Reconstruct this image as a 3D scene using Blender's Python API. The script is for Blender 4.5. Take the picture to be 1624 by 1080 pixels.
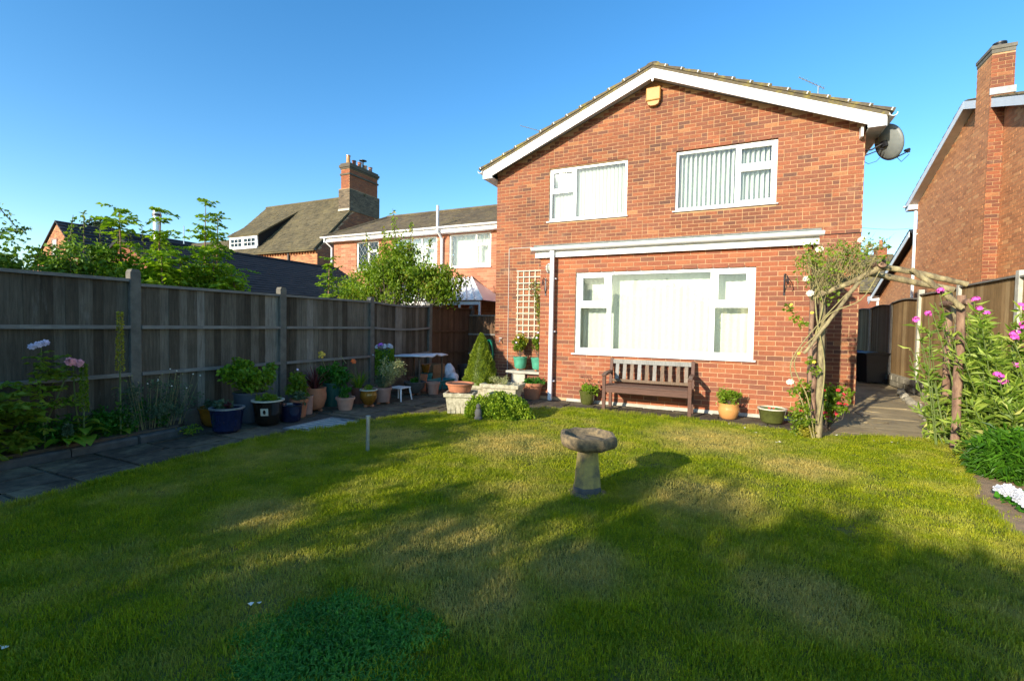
import bpy, math, random
import numpy as np
from mathutils import Matrix, Vector
random.seed(7)
RG = np.random.default_rng(11)
PI = math.pi
scene = bpy.context.scene
for o in list(bpy.data.objects):
    bpy.data.objects.remove(o)
COL = scene.collection

# ------------------------------------------------------------------ camera
CAM_R = [[0.90461924, 0.42589587, 0.01663548],
         [0.02890654, -0.02236474, -0.99933189],
         [-0.42523928, 0.90449573, -0.03254275]]
cam_d = bpy.data.cameras.new('camera')
cam = bpy.data.objects.new('camera', cam_d)
COL.objects.link(cam)
r_, d_, f_ = [Vector(v) for v in CAM_R]
m3 = Matrix((r_, -d_, -f_)).transposed()
cam.matrix_world = Matrix.Translation((0, 0, 1.35)) @ m3.to_4x4()
cam_d.sensor_width = 36.0
cam_d.lens = 16.522
cam_d.clip_start = 0.05
cam_d.clip_end = 2000
scene.camera = cam

# ------------------------------------------------------------------ sky and sun
SUN_T = Vector((0.355, 1.0, -0.345)).normalized()      # the way the light travels
EL = math.asin(-SUN_T.z)
world = bpy.data.worlds.new('World')
scene.world = world
world.use_nodes = True
wn = world.node_tree
wn.nodes.clear()
sky = wn.nodes.new('ShaderNodeTexSky')
sky.sky_type = 'NISHITA'
sky.sun_disc = False
sky.sun_elevation = EL
sky.sun_rotation = math.atan2(-SUN_T.x, -SUN_T.y) % (2 * PI)
sky.air_density = 1.0
sky.dust_density = 0.35
sky.ozone_density = 2.0
sky.altitude = 50
bgn = wn.nodes.new('ShaderNodeBackground')
bgn.inputs['Strength'].default_value = 0.15
wo = wn.nodes.new('ShaderNodeOutputWorld')
hs = wn.nodes.new('ShaderNodeHueSaturation')
hs.inputs['Saturation'].default_value = 1.33
wn.links.new(sky.outputs[0], hs.inputs['Color'])
wn.links.new(hs.outputs[0], bgn.inputs[0])
wn.links.new(bgn.outputs[0], wo.inputs[0])
sd = bpy.data.lights.new('sun', 'SUN')
sd.energy = 3.9
sd.angle = math.radians(0.6)
sd.color = (1.0, 0.90, 0.74)
so = bpy.data.objects.new('sun', sd)
COL.objects.link(so)
so.rotation_euler = SUN_T.to_track_quat('-Z', 'Y').to_euler()
so.location = (-8, -25, 12)
scene.view_settings.view_transform = 'Standard'
scene.view_settings.look = 'None'
scene.view_settings.exposure = 1.0
scene.view_settings.gamma = 1.0
scene.view_settings.use_curve_mapping = False
scene.cycles.use_denoising = True
scene.cycles.max_bounces = 6
scene.cycles.transparent_max_bounces = 16

# ------------------------------------------------------------------ mesh helpers
class MB:
    """collects pieces; each chunk is (verts n x 3, faces m x k, tone m)"""
    def __init__(s):
        s.V, s.F, s.T, s.n = [], [], [], 0
    def add(s, V, F, tone=0.5):
        V = np.asarray(V, float).reshape(-1, 3)
        F = np.asarray(F, int)
        s.V.append(V); s.F.append(F + s.n); s.n += len(V)
        t = np.full(len(F), tone) if np.isscalar(tone) else np.asarray(tone, float)
        s.T.append(t)
        return s
    def box(s, x0, x1, y0, y1, z0, z1, tone=0.5):
        V = [(x, y, z) for x in (x0, x1) for y in (y0, y1) for z in (z0, z1)]
        return s.add(V, BOXF, tone)
    def obox(s, c, U, N, hu, hn, hz, tone=0.5, Z=(0, 0, 1)):
        c, U, N, Z = (np.array(a, float) for a in (c, U, N, Z))
        V = [c + a * hu * U + b * hn * N + d * hz * Z for a in (-1, 1) for b in (-1, 1) for d in (-1, 1)]
        return s.add(V, BOXF, tone)
    def prism(s, poly, axis, a0, a1, tone=0.5):
        """poly of 2-D points extruded along axis ('x': points are y,z; 'y': x,z; 'z': x,y)"""
        n = len(poly)
        def P(p, a):
            return {'x': (a, p[0], p[1]), 'y': (p[0], a, p[1]), 'z': (p[0], p[1], a)}[axis]
        V = [P(p, a0) for p in poly] + [P(p, a1) for p in poly]
        s.add(V, [[i, (i + 1) % n, n + (i + 1) % n, n + i] for i in range(n)], tone)
        s.add(V, [list(range(n))], tone)
        s.add(V, [list(range(n, 2 * n))], tone)
        return s
    def tube(s, pts, rad, n=8, tone=0.5, cap=True, squash=None):
        pts = np.asarray(pts, float); k = len(pts)
        rad = np.full(k, rad) if np.isscalar(rad) else np.asarray(rad, float)
        T = np.gradient(pts, axis=0); T /= np.linalg.norm(T, axis=1)[:, None] + 1e-9
        a = np.array([0.0, 0, 1]) if abs(T[0][2]) < .9 else np.array([1.0, 0, 0])
        u = np.cross(T[0], a); u /= np.linalg.norm(u)
        V = []
        for i in range(k):
            u = u - T[i] * (u @ T[i]); u /= np.linalg.norm(u) + 1e-9
            w = np.cross(T[i], u)
            for j in range(n):
                th = 2 * PI * j / n
                V.append(pts[i] + rad[i] * (math.cos(th) * u + math.sin(th) * w))
        F = [[i * n + j, i * n + (j + 1) % n, (i + 1) * n + (j + 1) % n, (i + 1) * n + j] for i in range(k - 1) for j in range(n)]
        s.add(V, F, tone)
        if cap:
            s.add(V, [list(range(n))[::-1]], tone); s.add(V, [list(range((k - 1) * n, k * n))], tone)
        return s
    def lathe(s, prof, c=(0, 0, 0), n=28, tone=0.5, wob=0.0, closed=False):
        if closed: prof = list(prof) + [prof[0]]
        """prof: (r, z) pairs"""
        c = np.array(c, float); V = []
        for (r, z) in prof:
            for j in range(n):
                th = 2 * PI * j / n
                rr = r * (1 + wob * math.sin(3 * th + z * 20) + wob * .6 * math.sin(7 * th))
                V.append(c + [rr * math.cos(th), rr * math.sin(th), z])
        k = len(prof)
        F = [[i * n + j, i * n + (j + 1) % n, (i + 1) * n + (j + 1) % n, (i + 1) * n + j] for i in range(k - 1) for j in range(n)]
        s.add(V, F, tone)
        if not closed: s.add(V, [list(range(n))[::-1]], tone); s.add(V, [list(range((k - 1) * n, k * n))], tone)
        return s
BOXF = [[0, 1, 3, 2], [4, 6, 7, 5], [0, 4, 5, 1], [2, 3, 7, 6], [0, 2, 6, 4], [1, 5, 7, 3]]

def to_mesh(name, mb, smooth=False, org=(0, 0, 0)):
    me = bpy.data.meshes.new(name)
    if not mb.V:
        return me
    V = np.concatenate(mb.V) - np.array(org, float)
    L, S, T = [], [], []
    for F, t in zip(mb.F, mb.T):
        L.append(F.ravel()); S.append(np.full(len(F), F.shape[1])); T.append(t)
    L = np.concatenate(L); S = np.concatenate(S); T = np.concatenate(T)
    me.vertices.add(len(V)); me.vertices.foreach_set('co', V.ravel().astype(np.float32))
    me.loops.add(len(L)); me.loops.foreach_set('vertex_index', L.astype(np.int32))
    me.polygons.add(len(S))
    st = np.concatenate([[0], np.cumsum(S)[:-1]])
    me.polygons.foreach_set('loop_start', st.astype(np.int32))
    me.update(calc_edges=True)
    me.polygons.foreach_set('use_smooth', np.full(len(S), bool(smooth)))
    a = me.attributes.new('tone', 'FLOAT', 'FACE')
    a.data.foreach_set('value', T.astype(np.float32))
    if smooth:
        me.set_sharp_from_angle(angle=math.radians(42))
    return me

def world_of(o):
    p = Vector((0, 0, 0))
    while o is not None:
        p = p + o.location; o = o.parent
    return p

def obj(name, mb, mat, parent=None, kind=None, smooth=False, bev=0.0, world=True, org=(0, 0, 0)):
    """world=True: the shape is given in world metres; it is moved into its parent's frame"""
    base = world_of(parent) if (parent is not None and world) else Vector((0, 0, 0))
    me = to_mesh(name, mb, smooth, tuple(base + Vector(org)))
    o = bpy.data.objects.new(name, me)
    o.location = org
    me.materials.append(mat)
    COL.objects.link(o)
    if parent is not None:
        o.parent = parent
    if kind:
        o['kind'] = kind
    if bev:
        m = o.modifiers.new('bevel', 'BEVEL'); m.width = bev; m.segments = 2; m.limit_method = 'ANGLE'
    return o

def thing(name, label, cat, loc=(0, 0, 0), group=None):
    o = bpy.data.objects.new(name, None)
    COL.objects.link(o)
    o.empty_display_size = 0.2
    o.location = loc
    o['label'] = label; o['category'] = cat
    if group: o['group'] = group
    return o
def tag(o, label, cat, group=None):
    o['label'] = label; o['category'] = cat
    if group: o['group'] = group
    return o
def inst(name, me, parent, loc, rotz=0.0, scale=None):
    o = bpy.data.objects.new(name, me)
    COL.objects.link(o)
    o.parent = parent
    o.location = Vector(loc) - (world_of(parent) if parent else Vector())
    o.rotation_euler = (0, 0, rotz)
    if scale: o.scale = scale
    return o

# ------------------------------------------------------------------ materials
def nt(name):
    m = bpy.data.materials.new(name); m.use_nodes = True
    t = m.node_tree
    return m, t, t.nodes['Principled BSDF'], t.nodes['Material Output']
def N(t, kind, **kw):
    n = t.nodes.new(kind)
    for k, v in kw.items():
        if k in n.inputs.keys() if hasattr(n.inputs, 'keys') else False:
            n.inputs[k].default_value = v
        else:
            setattr(n, k, v)
    return n
def ramp(t, stops, interp='LINEAR'):
    r = t.nodes.new('ShaderNodeValToRGB'); cr = r.color_ramp; cr.interpolation = interp
    while len(cr.elements) < len(stops): cr.elements.new(0.5)
    for e, (p, c) in zip(cr.elements, stops):
        e.position = p; e.color = (*c, 1) if len(c) == 3 else c
    return r
def mul(t, a, b, fac=1.0, mode='MULTIPLY'):
    m = t.nodes.new('ShaderNodeMix'); m.data_type = 'RGBA'; m.blend_type = mode
    m.inputs[0].default_value = fac if isinstance(fac, (int, float)) else 0
    if not isinstance(fac, (int, float)): t.links.new(fac, m.inputs[0])
    for i, s in ((6, a), (7, b)):
        if isinstance(s, tuple): m.inputs[i].default_value = (*s, 1)
        else: t.links.new(s, m.inputs[i])
    return m.outputs[2]
def noise(t, scale, detail=4, rough=.6, stretch=None, coord='obj'):
    if coord == 'pos':
        src = t.nodes.new('ShaderNodeNewGeometry').outputs['Position']
    else:
        src = t.nodes.new('ShaderNodeTexCoord').outputs['Object']
    if stretch:
        mp = t.nodes.new('ShaderNodeMapping'); mp.inputs['Scale'].default_value = stretch
        t.links.new(src, mp.inputs[0]); src = mp.outputs[0]
    n = t.nodes.new('ShaderNodeTexNoise')
    n.inputs['Scale'].default_value = scale; n.inputs['Detail'].default_value = detail; n.inputs['Roughness'].default_value = rough
    t.links.new(src, n.inputs['Vector'])
    return n.outputs['Fac']
def bump(t, bsdf, h, strength=.3, dist=.01):
    b = t.nodes.new('ShaderNodeBump'); b.inputs['Strength'].default_value = strength; b.inputs['Distance'].default_value = dist
    t.links.new(h, b.inputs['Height']); t.links.new(b.outputs[0], bsdf.inputs['Normal'])
def tone(t):
    a = t.nodes.new('ShaderNodeAttribute'); a.attribute_name = 'tone'
    return a.outputs['Fac']

def mat_plain(name, col, rough=.6, var=.25, scale=8, bumpv=.15, metal=0, coat=0, stretch=None, col2=None, coord='pos', spec=None):
    m, t, b, o = nt(name)
    n = noise(t, scale, 5, .65, stretch, coord)
    c2 = col2 or tuple(c * (1 - var) for c in col)
    c1 = tuple(min(1, c * (1 + var * .5)) for c in col)
    r = ramp(t, [(.3, c2), (.7, c1)])
    t.links.new(n, r.inputs[0])
    t.links.new(r.outputs[0], b.inputs['Base Color'])
    b.inputs['Roughness'].default_value = rough; b.inputs['Metallic'].default_value = metal
    if spec is not None: b.inputs['Specular IOR Level'].default_value = spec
    if coat: b.inputs['Coat Weight'].default_value = coat; b.inputs['Coat Roughness'].default_value = .15
    if bumpv:
        bump(t, b, noise(t, scale * 6, 4, .6, stretch, coord), bumpv, .005)
    return m

def mat_tone(name, stops, rough=.85, grain=.35, gscale=60, bumpv=.4, blot=None, blots=1.5, blotr=(.5, .68), interp='LINEAR', stretch=None, dirt=.25, bstretch=None):
    """colour from each piece's own tone, with grain, blotches and relief"""
    m, t, b, o = nt(name)
    r = ramp(t, stops, interp); t.links.new(tone(t), r.inputs[0])
    g = ramp(t, [(.25, (1 - grain,) * 3), (.75, (1 + grain * .4,) * 3)])
    n1 = noise(t, gscale, 4, .7, stretch, 'pos'); t.links.new(n1, g.inputs[0])
    c = mul(t, r.outputs[0], g.outputs[0])
    if dirt:
        g2 = ramp(t, [(.3, (1 - dirt,) * 3), (.65, (1, 1, 1))]); t.links.new(noise(t, 1.3, 4, .6, None, 'pos'), g2.inputs[0])
        c = mul(t, c, g2.outputs[0])
    if blot:
        g3 = ramp(t, [(blotr[0], (0, 0, 0)), (blotr[1], (.6, .6, .6) if blotr[0] > .55 else (1, 1, 1))]); t.links.new(noise(t, blots, 6, .7, bstretch, 'pos'), g3.inputs[0])
        c = mul(t, c, blot, g3.outputs[0], 'MIX')
    t.links.new(c, b.inputs['Base Color'])
    b.inputs['Roughness'].default_value = rough
    b.inputs['Specular IOR Level'].default_value = .3
    bump(t, b, n1, bumpv, .004)
    return m

def mat_leaf(name, c1, c2, trans=.35, rough=.5, c3=None, patch=2.0):
    m, t, b, o = nt(name)
    st = [(0, c1), (1, c2)] if c3 is None else [(0, c1), (.8, c2), (1, c3)]
    r = ramp(t, st); t.links.new(tone(t), r.inputs[0])
    g = ramp(t, [(.3, (.72, .72, .72)), (.7, (1.2, 1.2, 1.2))]); t.links.new(noise(t, patch, 3, .6, None, 'pos'), g.inputs[0])
    c = mul(t, r.outputs[0], g.outputs[0])
    t.links.new(c, b.inputs['Base Color']); b.inputs['Roughness'].default_value = rough
    b.inputs['Specular IOR Level'].default_value = .35
    tr = t.nodes.new('ShaderNodeBsdfTranslucent')
    c_t = mul(t, c, (1.25, 1.3, .5)); t.links.new(c_t, tr.inputs[0])
    mx = t.nodes.new('ShaderNodeMixShader'); mx.inputs[0].default_value = trans
    t.links.new(b.outputs[0], mx.inputs[1]); t.links.new(tr.outputs[0], mx.inputs[2]); t.links.new(mx.outputs[0], o.inputs[0])
    return m

M = {}
M['brick'] = mat_tone('brick', [(0, (.17, .080, .055)), (.25, (.235, .092, .055)), (.6, (.315, .108, .054)), (.9, (.38, .13, .058)), (1, (.43, .19, .085))], grain=.4, gscale=45, dirt=.30, blot=(.50, .33, .20), blots=2.2, blotr=(.60, .85))
M['brick_red'] = mat_tone('red brick', [(0, (.22, .095, .058)), (.35, (.315, .104, .055)), (.7, (.385, .122, .054)), (1, (.43, .155, .068))], grain=.3, gscale=45, dirt=.22, blot=(.52, .38, .28), blots=1.8, blotr=(.60, .85))
M['brick_side_lit'] = mat_tone('sun-lightened side brick', [(0, (.46, .20, .09)), (.4, (.56, .24, .105)), (.8, (.66, .29, .12)), (1, (.72, .38, .17))], grain=.2, gscale=45, dirt=.12)  # light put into the colour of walls the sun only grazes
M['brick_pale'] = mat_tone('pale brick', [(0, (.33, .13, .08)), (.5, (.46, .18, .10)), (1, (.56, .25, .15))], grain=.25, gscale=40, dirt=.1)
M['brick_old'] = mat_tone('old brick', [(0, (.22, .085, .05)), (.5, (.48, .20, .09)), (1, (.60, .32, .15))], grain=.3, gscale=30)
M['brick_blue'] = mat_tone('blue brick', [(0, (.07, .065, .055)), (.5, (.145, .12, .085)), (1, (.22, .18, .12))], grain=.3, gscale=30)
M['mortar'] = mat_plain('mortar', (.47, .295, .15), .95, .25, 6, .3)
M['mortar_pale'] = mat_plain('pale mortar', (.52, .335, .185), .95, .25, 6, .3)
M['upvc'] = mat_plain('white plastic', (.80, .80, .79), .35, .04, 3, .02)
M['upvc_blue'] = mat_plain('weathered white board', (.68, .70, .71), .45, .08, 3, .02)
M['trellis'] = mat_plain('aged cream paint', (.58, .53, .40), .7, .2, 8, .1)
M['white_old'] = mat_plain('old white paint', (.66, .65, .60), .6, .15, 5, .1)
M['tile'] = mat_tone('roof tile', [(0, (.10, .085, .06)), (.6, (.17, .14, .09)), (1, (.24, .19, .10))], grain=.4, gscale=25, blot=(.27, .22, .05), blots=5, rough=.95)
M['tile_brown'] = mat_tone('brown roof tile', [(0, (.10, .08, .055)), (.6, (.15, .12, .075)), (1, (.20, .15, .09))], grain=.4, gscale=25, blot=(.17, .14, .07), blots=2, rough=.95)
M['tile_old'] = mat_tone('old clay tile', [(0, (.10, .085, .05)), (.5, (.15, .125, .07)), (1, (.19, .155, .085))], grain=.35, gscale=10, blot=(.17, .14, .07), blots=.9, rough=.95)
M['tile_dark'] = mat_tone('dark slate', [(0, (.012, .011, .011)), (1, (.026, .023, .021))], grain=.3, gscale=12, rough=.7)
M['tile_charcoal'] = mat_tone('charcoal tile', [(0, (.030, .030, .034)), (1, (.06, .055, .055))], grain=.3, gscale=8, rough=.8)
M['lead'] = mat_plain('lead', (.40, .41, .40), .6, .3, 12, .15)
M['felt'] = mat_plain('grey roof felt', (.19, .21, .19), .9, .3, 15, .3)
M['alarm'] = mat_plain('yellow plastic', (.50, .25, .055), .5, .12, 10, .03)
M['dark_metal'] = mat_plain('dark metal', (.03, .03, .035), .4, .3, 20, .05, metal=.3)
M['galv'] = mat_plain('galvanised steel', (.42, .48, .52), .38, .25, 25, .08, metal=.75)
M['steel'] = mat_plain('bright steel', (.6, .62, .65), .3, .15, 10, .03, metal=.85)
M['dish'] = mat_plain('grey dish paint', (.19, .205, .195), .5, .15, 12, .04)
M['black_plastic'] = mat_plain('black plastic', (.018, .019, .020), .45, .2, 6, .05)
M['bin'] = mat_plain('charcoal plastic', (.030, .036, .042), .42, .15, 6, .04)
M['blue_plastic'] = mat_plain('blue plastic', (.03, .12, .45), .4, .15, 6, .03)
M['teal'] = mat_plain('teal plastic', (.012, .22, .24), .4, .2, 8, .03)
M['hose'] = mat_plain('green hose', (.005, .26, .13), .35, .15, 30, .05)
M['kerb'] = mat_plain('dark kerb stone', (.085, .08, .07), .95, .4, 9, .7)
M['concrete'] = mat_plain('concrete post', (.155, .142, .112), .95, .35, 9, .5)
M['concrete_pale'] = mat_plain('pale concrete', (.48, .46, .38), .95, .25, 9, .4)
M['stone_wall'] = mat_tone('rough stone', [(0, (.26, .24, .18)), (1, (.46, .42, .32))], grain=.4, gscale=14, bumpv=.9)
M['wood_grey'] = mat_tone('weathered fence board', [(0, (.080, .064, .042)), (.4, (.14, .118, .082)), (.8, (.215, .187, .137)), (1, (.36, .325, .26))], grain=.55, gscale=12, stretch=(4, 4, .30), bumpv=.6, rough=.9, dirt=.4, blot=(.24, .225, .19), blots=9, bstretch=(1, 1, .18), blotr=(.60, .80))
M['rail'] = mat_tone('weathered rail', [(0, (.20, .185, .16)), (1, (.34, .32, .27))], grain=.45, gscale=26, stretch=(4, .25, 4), bumpv=.5, rough=.9)
M['wood_brown'] = mat_tone('brown fence board', [(0, (.105, .058, .030)), (1, (.20, .115, .062))], grain=.45, gscale=22, stretch=(4, 4, .25), bumpv=.5, rough=.9, dirt=.35)
M['wood_tan'] = mat_tone('tan fence board', [(0, (.27, .165, .065)), (.6, (.42, .27, .12)), (1, (.55, .39, .19))], grain=.45, gscale=22, stretch=(4, 4, .22), bumpv=.5, rough=.9, dirt=.3)
M['bench_red'] = mat_plain('brown stained wood', (.115, .050, .028), .65, .4, 18, .35, stretch=(.3, 4, 4))
M['bench_grey'] = mat_tone('worn bench slat', [(0, (.17, .105, .06)), (.5, (.27, .20, .14)), (1, (.36, .36, .33))], grain=.45, gscale=24, stretch=(3, 3, .4), bumpv=.5)
M['log'] = mat_plain('weathered log', (.34, .28, .14), .95, .5, 16, 1.0, stretch=(1, 1, .35), col2=(.075, .05, .03))
M['bark_red'] = mat_plain('reddish bark', (.30, .19, .12), .95, .5, 14, .9, stretch=(1, 1, .35), col2=(.09, .04, .028))
M['cane'] = mat_plain('rose cane', (.30, .27, .10), .8, .35, 14, .4, col2=(.20, .15, .07))
M['bark'] = mat_plain('bark', (.13, .10, .07), .95, .4, 14, .8)
M['green_stem'] = mat_plain('green stem', (.14, .19, .05), .6, .3, 12, .1)
M['bathstone'] = mat_plain('bird bath stone', (.235, .17, .085), .95, .45, 30, 1.0, col2=(.07, .06, .042))
M['bathped'] = mat_plain('lichened pedestal', (.36, .28, .075), .95, .5, 10, .8, col2=(.12, .105, .075))
M['bathdark'] = mat_plain('dark stone', (.085, .085, .08), .9, .3, 18, .5)
M['terracotta'] = mat_plain('terracotta', (.46, .175, .085), .85, .3, 10, .2)
M['terra_pale'] = mat_plain('pale terracotta', (.50, .27, .185), .85, .2, 10, .2)
M['terra_mauve'] = mat_plain('mauve terracotta', (.34, .20, .155), .85, .25, 10, .2)
M['terra_dark'] = mat_plain('dark terracotta', (.20, .075, .045), .8, .3, 10, .2)
M['glaze_blue'] = mat_plain('blue glaze', (.009, .015, .052), .14, .3, 8, .03, coat=.5)
M['glaze_navy'] = mat_plain('navy glaze', (.010, .012, .035), .16, .3, 8, .03, coat=.5)
M['glaze_black'] = mat_plain('black glaze', (.020, .014, .009), .16, .3, 8, .03, coat=.5)
M['glaze_cream'] = mat_plain('cream glaze', (.60, .57, .44), .3, .15, 12, .03)
M['glaze_amber'] = mat_plain('amber glaze', (.26, .115, .012), .2, .4, 7, .03, coat=.4)
M['glaze_orange'] = mat_plain('orange glaze', (.62, .29, .09), .25, .15, 7, .03, coat=.4)
M['glaze_olive'] = mat_plain('olive glaze', (.085, .095, .022), .18, .35, 9, .03, coat=.5)
M['tub_blue'] = mat_plain('slate blue plastic', (.06, .075, .09), .5, .15, 8, .05)
M['pot_green'] = mat_plain('dark green plastic', (.008, .085, .065), .5, .2, 8, .05)
M['pot_jade'] = mat_plain('jade green plastic', (.08, .36, .23), .45, .25, 9, .05)
M['stone_planter'] = mat_plain('reconstituted stone', (.52, .48, .34), .95, .35, 22, .8, col2=(.24, .21, .13))
M['soil'] = mat_plain('soil', (.125, .088, .055), 1.0, .4, 14, 1.0, col2=(.06, .042, .028))
M['soil_dry'] = mat_plain('dry soil', (.37, .235, .12), 1.0, .3, 12, 1.0, col2=(.22, .15, .09))
M['compost'] = mat_plain('compost', (.05, .035, .025), 1.0, .4, 30, 1.0)
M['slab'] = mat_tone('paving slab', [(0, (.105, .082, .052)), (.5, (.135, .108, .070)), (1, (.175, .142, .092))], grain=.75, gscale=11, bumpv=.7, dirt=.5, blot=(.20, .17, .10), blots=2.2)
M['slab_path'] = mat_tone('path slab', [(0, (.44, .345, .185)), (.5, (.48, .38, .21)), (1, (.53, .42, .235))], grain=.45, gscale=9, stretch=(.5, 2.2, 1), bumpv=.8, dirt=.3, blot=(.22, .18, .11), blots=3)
M['joint'] = mat_plain('dirt joint', (.075, .066, .046), 1.0, .4, 12, .8)
M['net'] = None
M['petal_white'] = mat_plain('white petals', (.46, .47, .50), .6, .08, 20, .05)
M['petal_cream'] = mat_plain('cream petals', (.80, .74, .58), .6, .1, 20, .05)
M['petal_pink'] = mat_plain('pink petals', (.80, .10, .50), .6, .3, 30, .05)
M['petal_blush'] = mat_plain('blush petals', (.80, .33, .36), .6, .25, 25, .05)
M['petal_lilac'] = mat_plain('lilac petals', (.72, .62, .74), .6, .25, 25, .05)
M['petal_purple'] = mat_plain('purple petals', (.45, .12, .60), .6, .2, 25, .05)
M['petal_red'] = mat_plain('red petals', (.62, .03, .05), .6, .25, 25, .05)
M['petal_coral'] = mat_plain('coral petals', (.75, .10, .06), .6, .25, 25, .05)
M['petal_orange'] = mat_plain('orange petals', (.80, .15, .02), .6, .2, 25, .05)
M['petal_yellow'] = mat_plain('yellow petals', (.80, .55, .06), .6, .2, 25, .05)
M['fabric_white'] = mat_plain('white blind fabric', (.70, .71, .69), .8, .05, 10, .05)
M['plaster'] = mat_plain('inner plaster', (.45, .43, .40), .9, .1, 3, .05)
M['bag'] = mat_plain('white sack', (.78, .78, .78), .45, .25, 9, .3)
M['dust'] = mat_plain('brown board', (.28, .17, .08), .8, .3, 9, .2)

L = {}
L['shrub'] = mat_leaf('shrub leaves', (.07, .17, .008), (.26, .42, .02))
L['hedge'] = mat_leaf('hedge leaves', (.06, .14, .014), (.22, .35, .035))
L['rowan'] = mat_leaf('sapling leaves', (.12, .25, .010), (.36, .50, .03), .45)
L['peach'] = mat_leaf('peach leaves', (.085, .18, .012), (.29, .40, .025), .42, c3=(.50, .30, .04))
L['conifer'] = mat_leaf('conifer needles', (.10, .16, .010), (.34, .40, .025), .25, patch=9)
L['box'] = mat_leaf('box leaves', (.07, .15, .006), (.36, .47, .03), .3, patch=7)
L['lime'] = mat_leaf('lime leaves', (.085, .18, .008), (.24, .34, .02), .4)
L['deep'] = mat_leaf('deep green leaves', (.02, .10, .008), (.07, .26, .015), .3)
L['lily'] = mat_leaf('strap leaves', (.025, .095, .006), (.10, .25, .012), .35)
L['grey'] = mat_leaf('grey green leaves', (.05, .10, .05), (.16, .23, .12), .3)
L['cream'] = mat_leaf('variegated leaves', (.20, .25, .08), (.62, .58, .30), .3)
L['purple'] = mat_leaf('purple leaves', (.045, .012, .012), (.13, .03, .03), .3)
L['border'] = mat_leaf('border leaves', (.12, .22, .02), (.40, .50, .08), .4, c3=(.60, .52, .18))
L['yellow'] = mat_leaf('yellow leaves', (.25, .24, .02), (.50, .44, .05), .4)
L['rose'] = mat_leaf('rose leaves', (.09, .18, .012), (.30, .38, .03), .4)
L['far'] = mat_leaf('far conifer needles', (.02, .04, .02), (.05, .08, .03), .2)
L['shade'] = mat_leaf('broad crown leaves', (.02, .06, .008), (.06, .13, .015), .3)

def mat_net():
    m, t, b, o = nt('net curtain')
    b.inputs['Roughness'].default_value = .9
    tc = t.nodes.new('ShaderNodeTexCoord')
    mp = t.nodes.new('ShaderNodeMapping'); mp.inputs['Scale'].default_value = (1, 1, 1); t.links.new(tc.outputs['Object'], mp.inputs[0])
    w = t.nodes.new('ShaderNodeTexVoronoi'); w.inputs['Scale'].default_value = 55; t.links.new(mp.outputs[0], w.inputs['Vector'])
    r = ramp(t, [(.15, (.47, .485, .44)), (.5, (.64, .65, .60))]); t.links.new(w.outputs['Distance'], r.inputs[0])
    t.links.new(r.outputs[0], b.inputs['Base Color'])
    return m
M['net'] = mat_net()
def mat_glass():
    m, t, b, o = nt('window glass')
    g = t.nodes.new('ShaderNodeBsdfGlossy'); g.inputs['Roughness'].default_value = .02; g.inputs['Color'].default_value = (.9, .95, .95, 1)
    tr = t.nodes.new('ShaderNodeBsdfTransparent'); tr.inputs[0].default_value = (.93, .96, .94, 1)
    fr = t.nodes.new('ShaderNodeFresnel'); fr.inputs[0].default_value = 1.55
    mx = t.nodes.new('ShaderNodeMixShader')
    t.links.new(fr.outputs[0], mx.inputs[0]); t.links.new(tr.outputs[0], mx.inputs[1]); t.links.new(g.outputs[0], mx.inputs[2]); t.links.new(mx.outputs[0], o.inputs[0])
    return m
M['glass'] = mat_glass()

# ------------------------------------------------------------------ brickwork, walls, tiles
BL, BH, BG = 0.215, 0.065, 0.010
def brick_list(W, z0, z1, holes=(), top=None, umin=0.0, seed=1, heads_=0.0):
    """(u_centre, z_centre, half_u, tone) of every brick on a wall W wide"""
    rg = np.random.default_rng(seed); out = []
    k = 0; z = z0
    while z + BH * .6 < z1:
        off = (k % 2) * (BL + BG) / 2
        u = -off
        zc = z + BH / 2
        while u < W:
            a, b = max(u, umin), min(u + BL, W)
            u += BL + BG
            segs = [(a, b)]
            for (h0, h1, hz0, hz1) in holes:
                if hz0 < zc < hz1:
                    ns = []
                    for (p, q) in segs:
                        if q <= h0 or p >= h1: ns.append((p, q)); continue
                        if p < h0: ns.append((p, h0))
                        if q > h1: ns.append((h1, q))
                    segs = ns
            for (p, q) in segs:
                if q - p < .03: continue
                if top and min(top(p), top(q)) < zc - .02: continue
                if heads_ and q - p > .2 and rg.uniform() < heads_:
                    h_ = (q - p - BG) / 4
                    for c_ in (p + h_, q - h_): out.append((c_, zc, h_, float(np.clip(rg.normal(.40, .25), 0, 1))))
                    continue
                out.append(((p + q) / 2, zc, (q - p) / 2, float(np.clip(rg.normal(.52, .25), 0, 1))))
        z += BH + BG; k += 1
    return out
def bricks_mb(L_, O, U, Nv, proud=.008, depth=.05):
    """joined bricks; O origin on the mortar face, Nv outward"""
    O, U, Nv = (np.array(a, float) for a in (O, U, Nv)); Z = np.array([0, 0, 1.0])
    A = np.array(L_)
    n = len(A)
    pr = np.maximum(proud + RG.uniform(-.002, .003, n), .0012)
    c = O + A[:, :1] * U + A[:, 1:2] * Z
    V = np.zeros((n, 8, 3)); i = 0
    for a in (-1, 1):
        for b in (0, 1):
            for d in (-1, 1):
                V[:, i] = c + (a * A[:, 2:3]) * U + (pr[:, None] * b - depth * 0 * (1 - b)) * Nv + d * BH / 2 * Z
                i += 1
    F5 = np.array(BOXF)
    F = (np.arange(n)[:, None, None] * 8 + F5[None]).reshape(-1, 4)
    mb = MB(); mb.add(V.reshape(-1, 3), F, np.repeat(A[:, 3], 6))
    return mb
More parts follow.
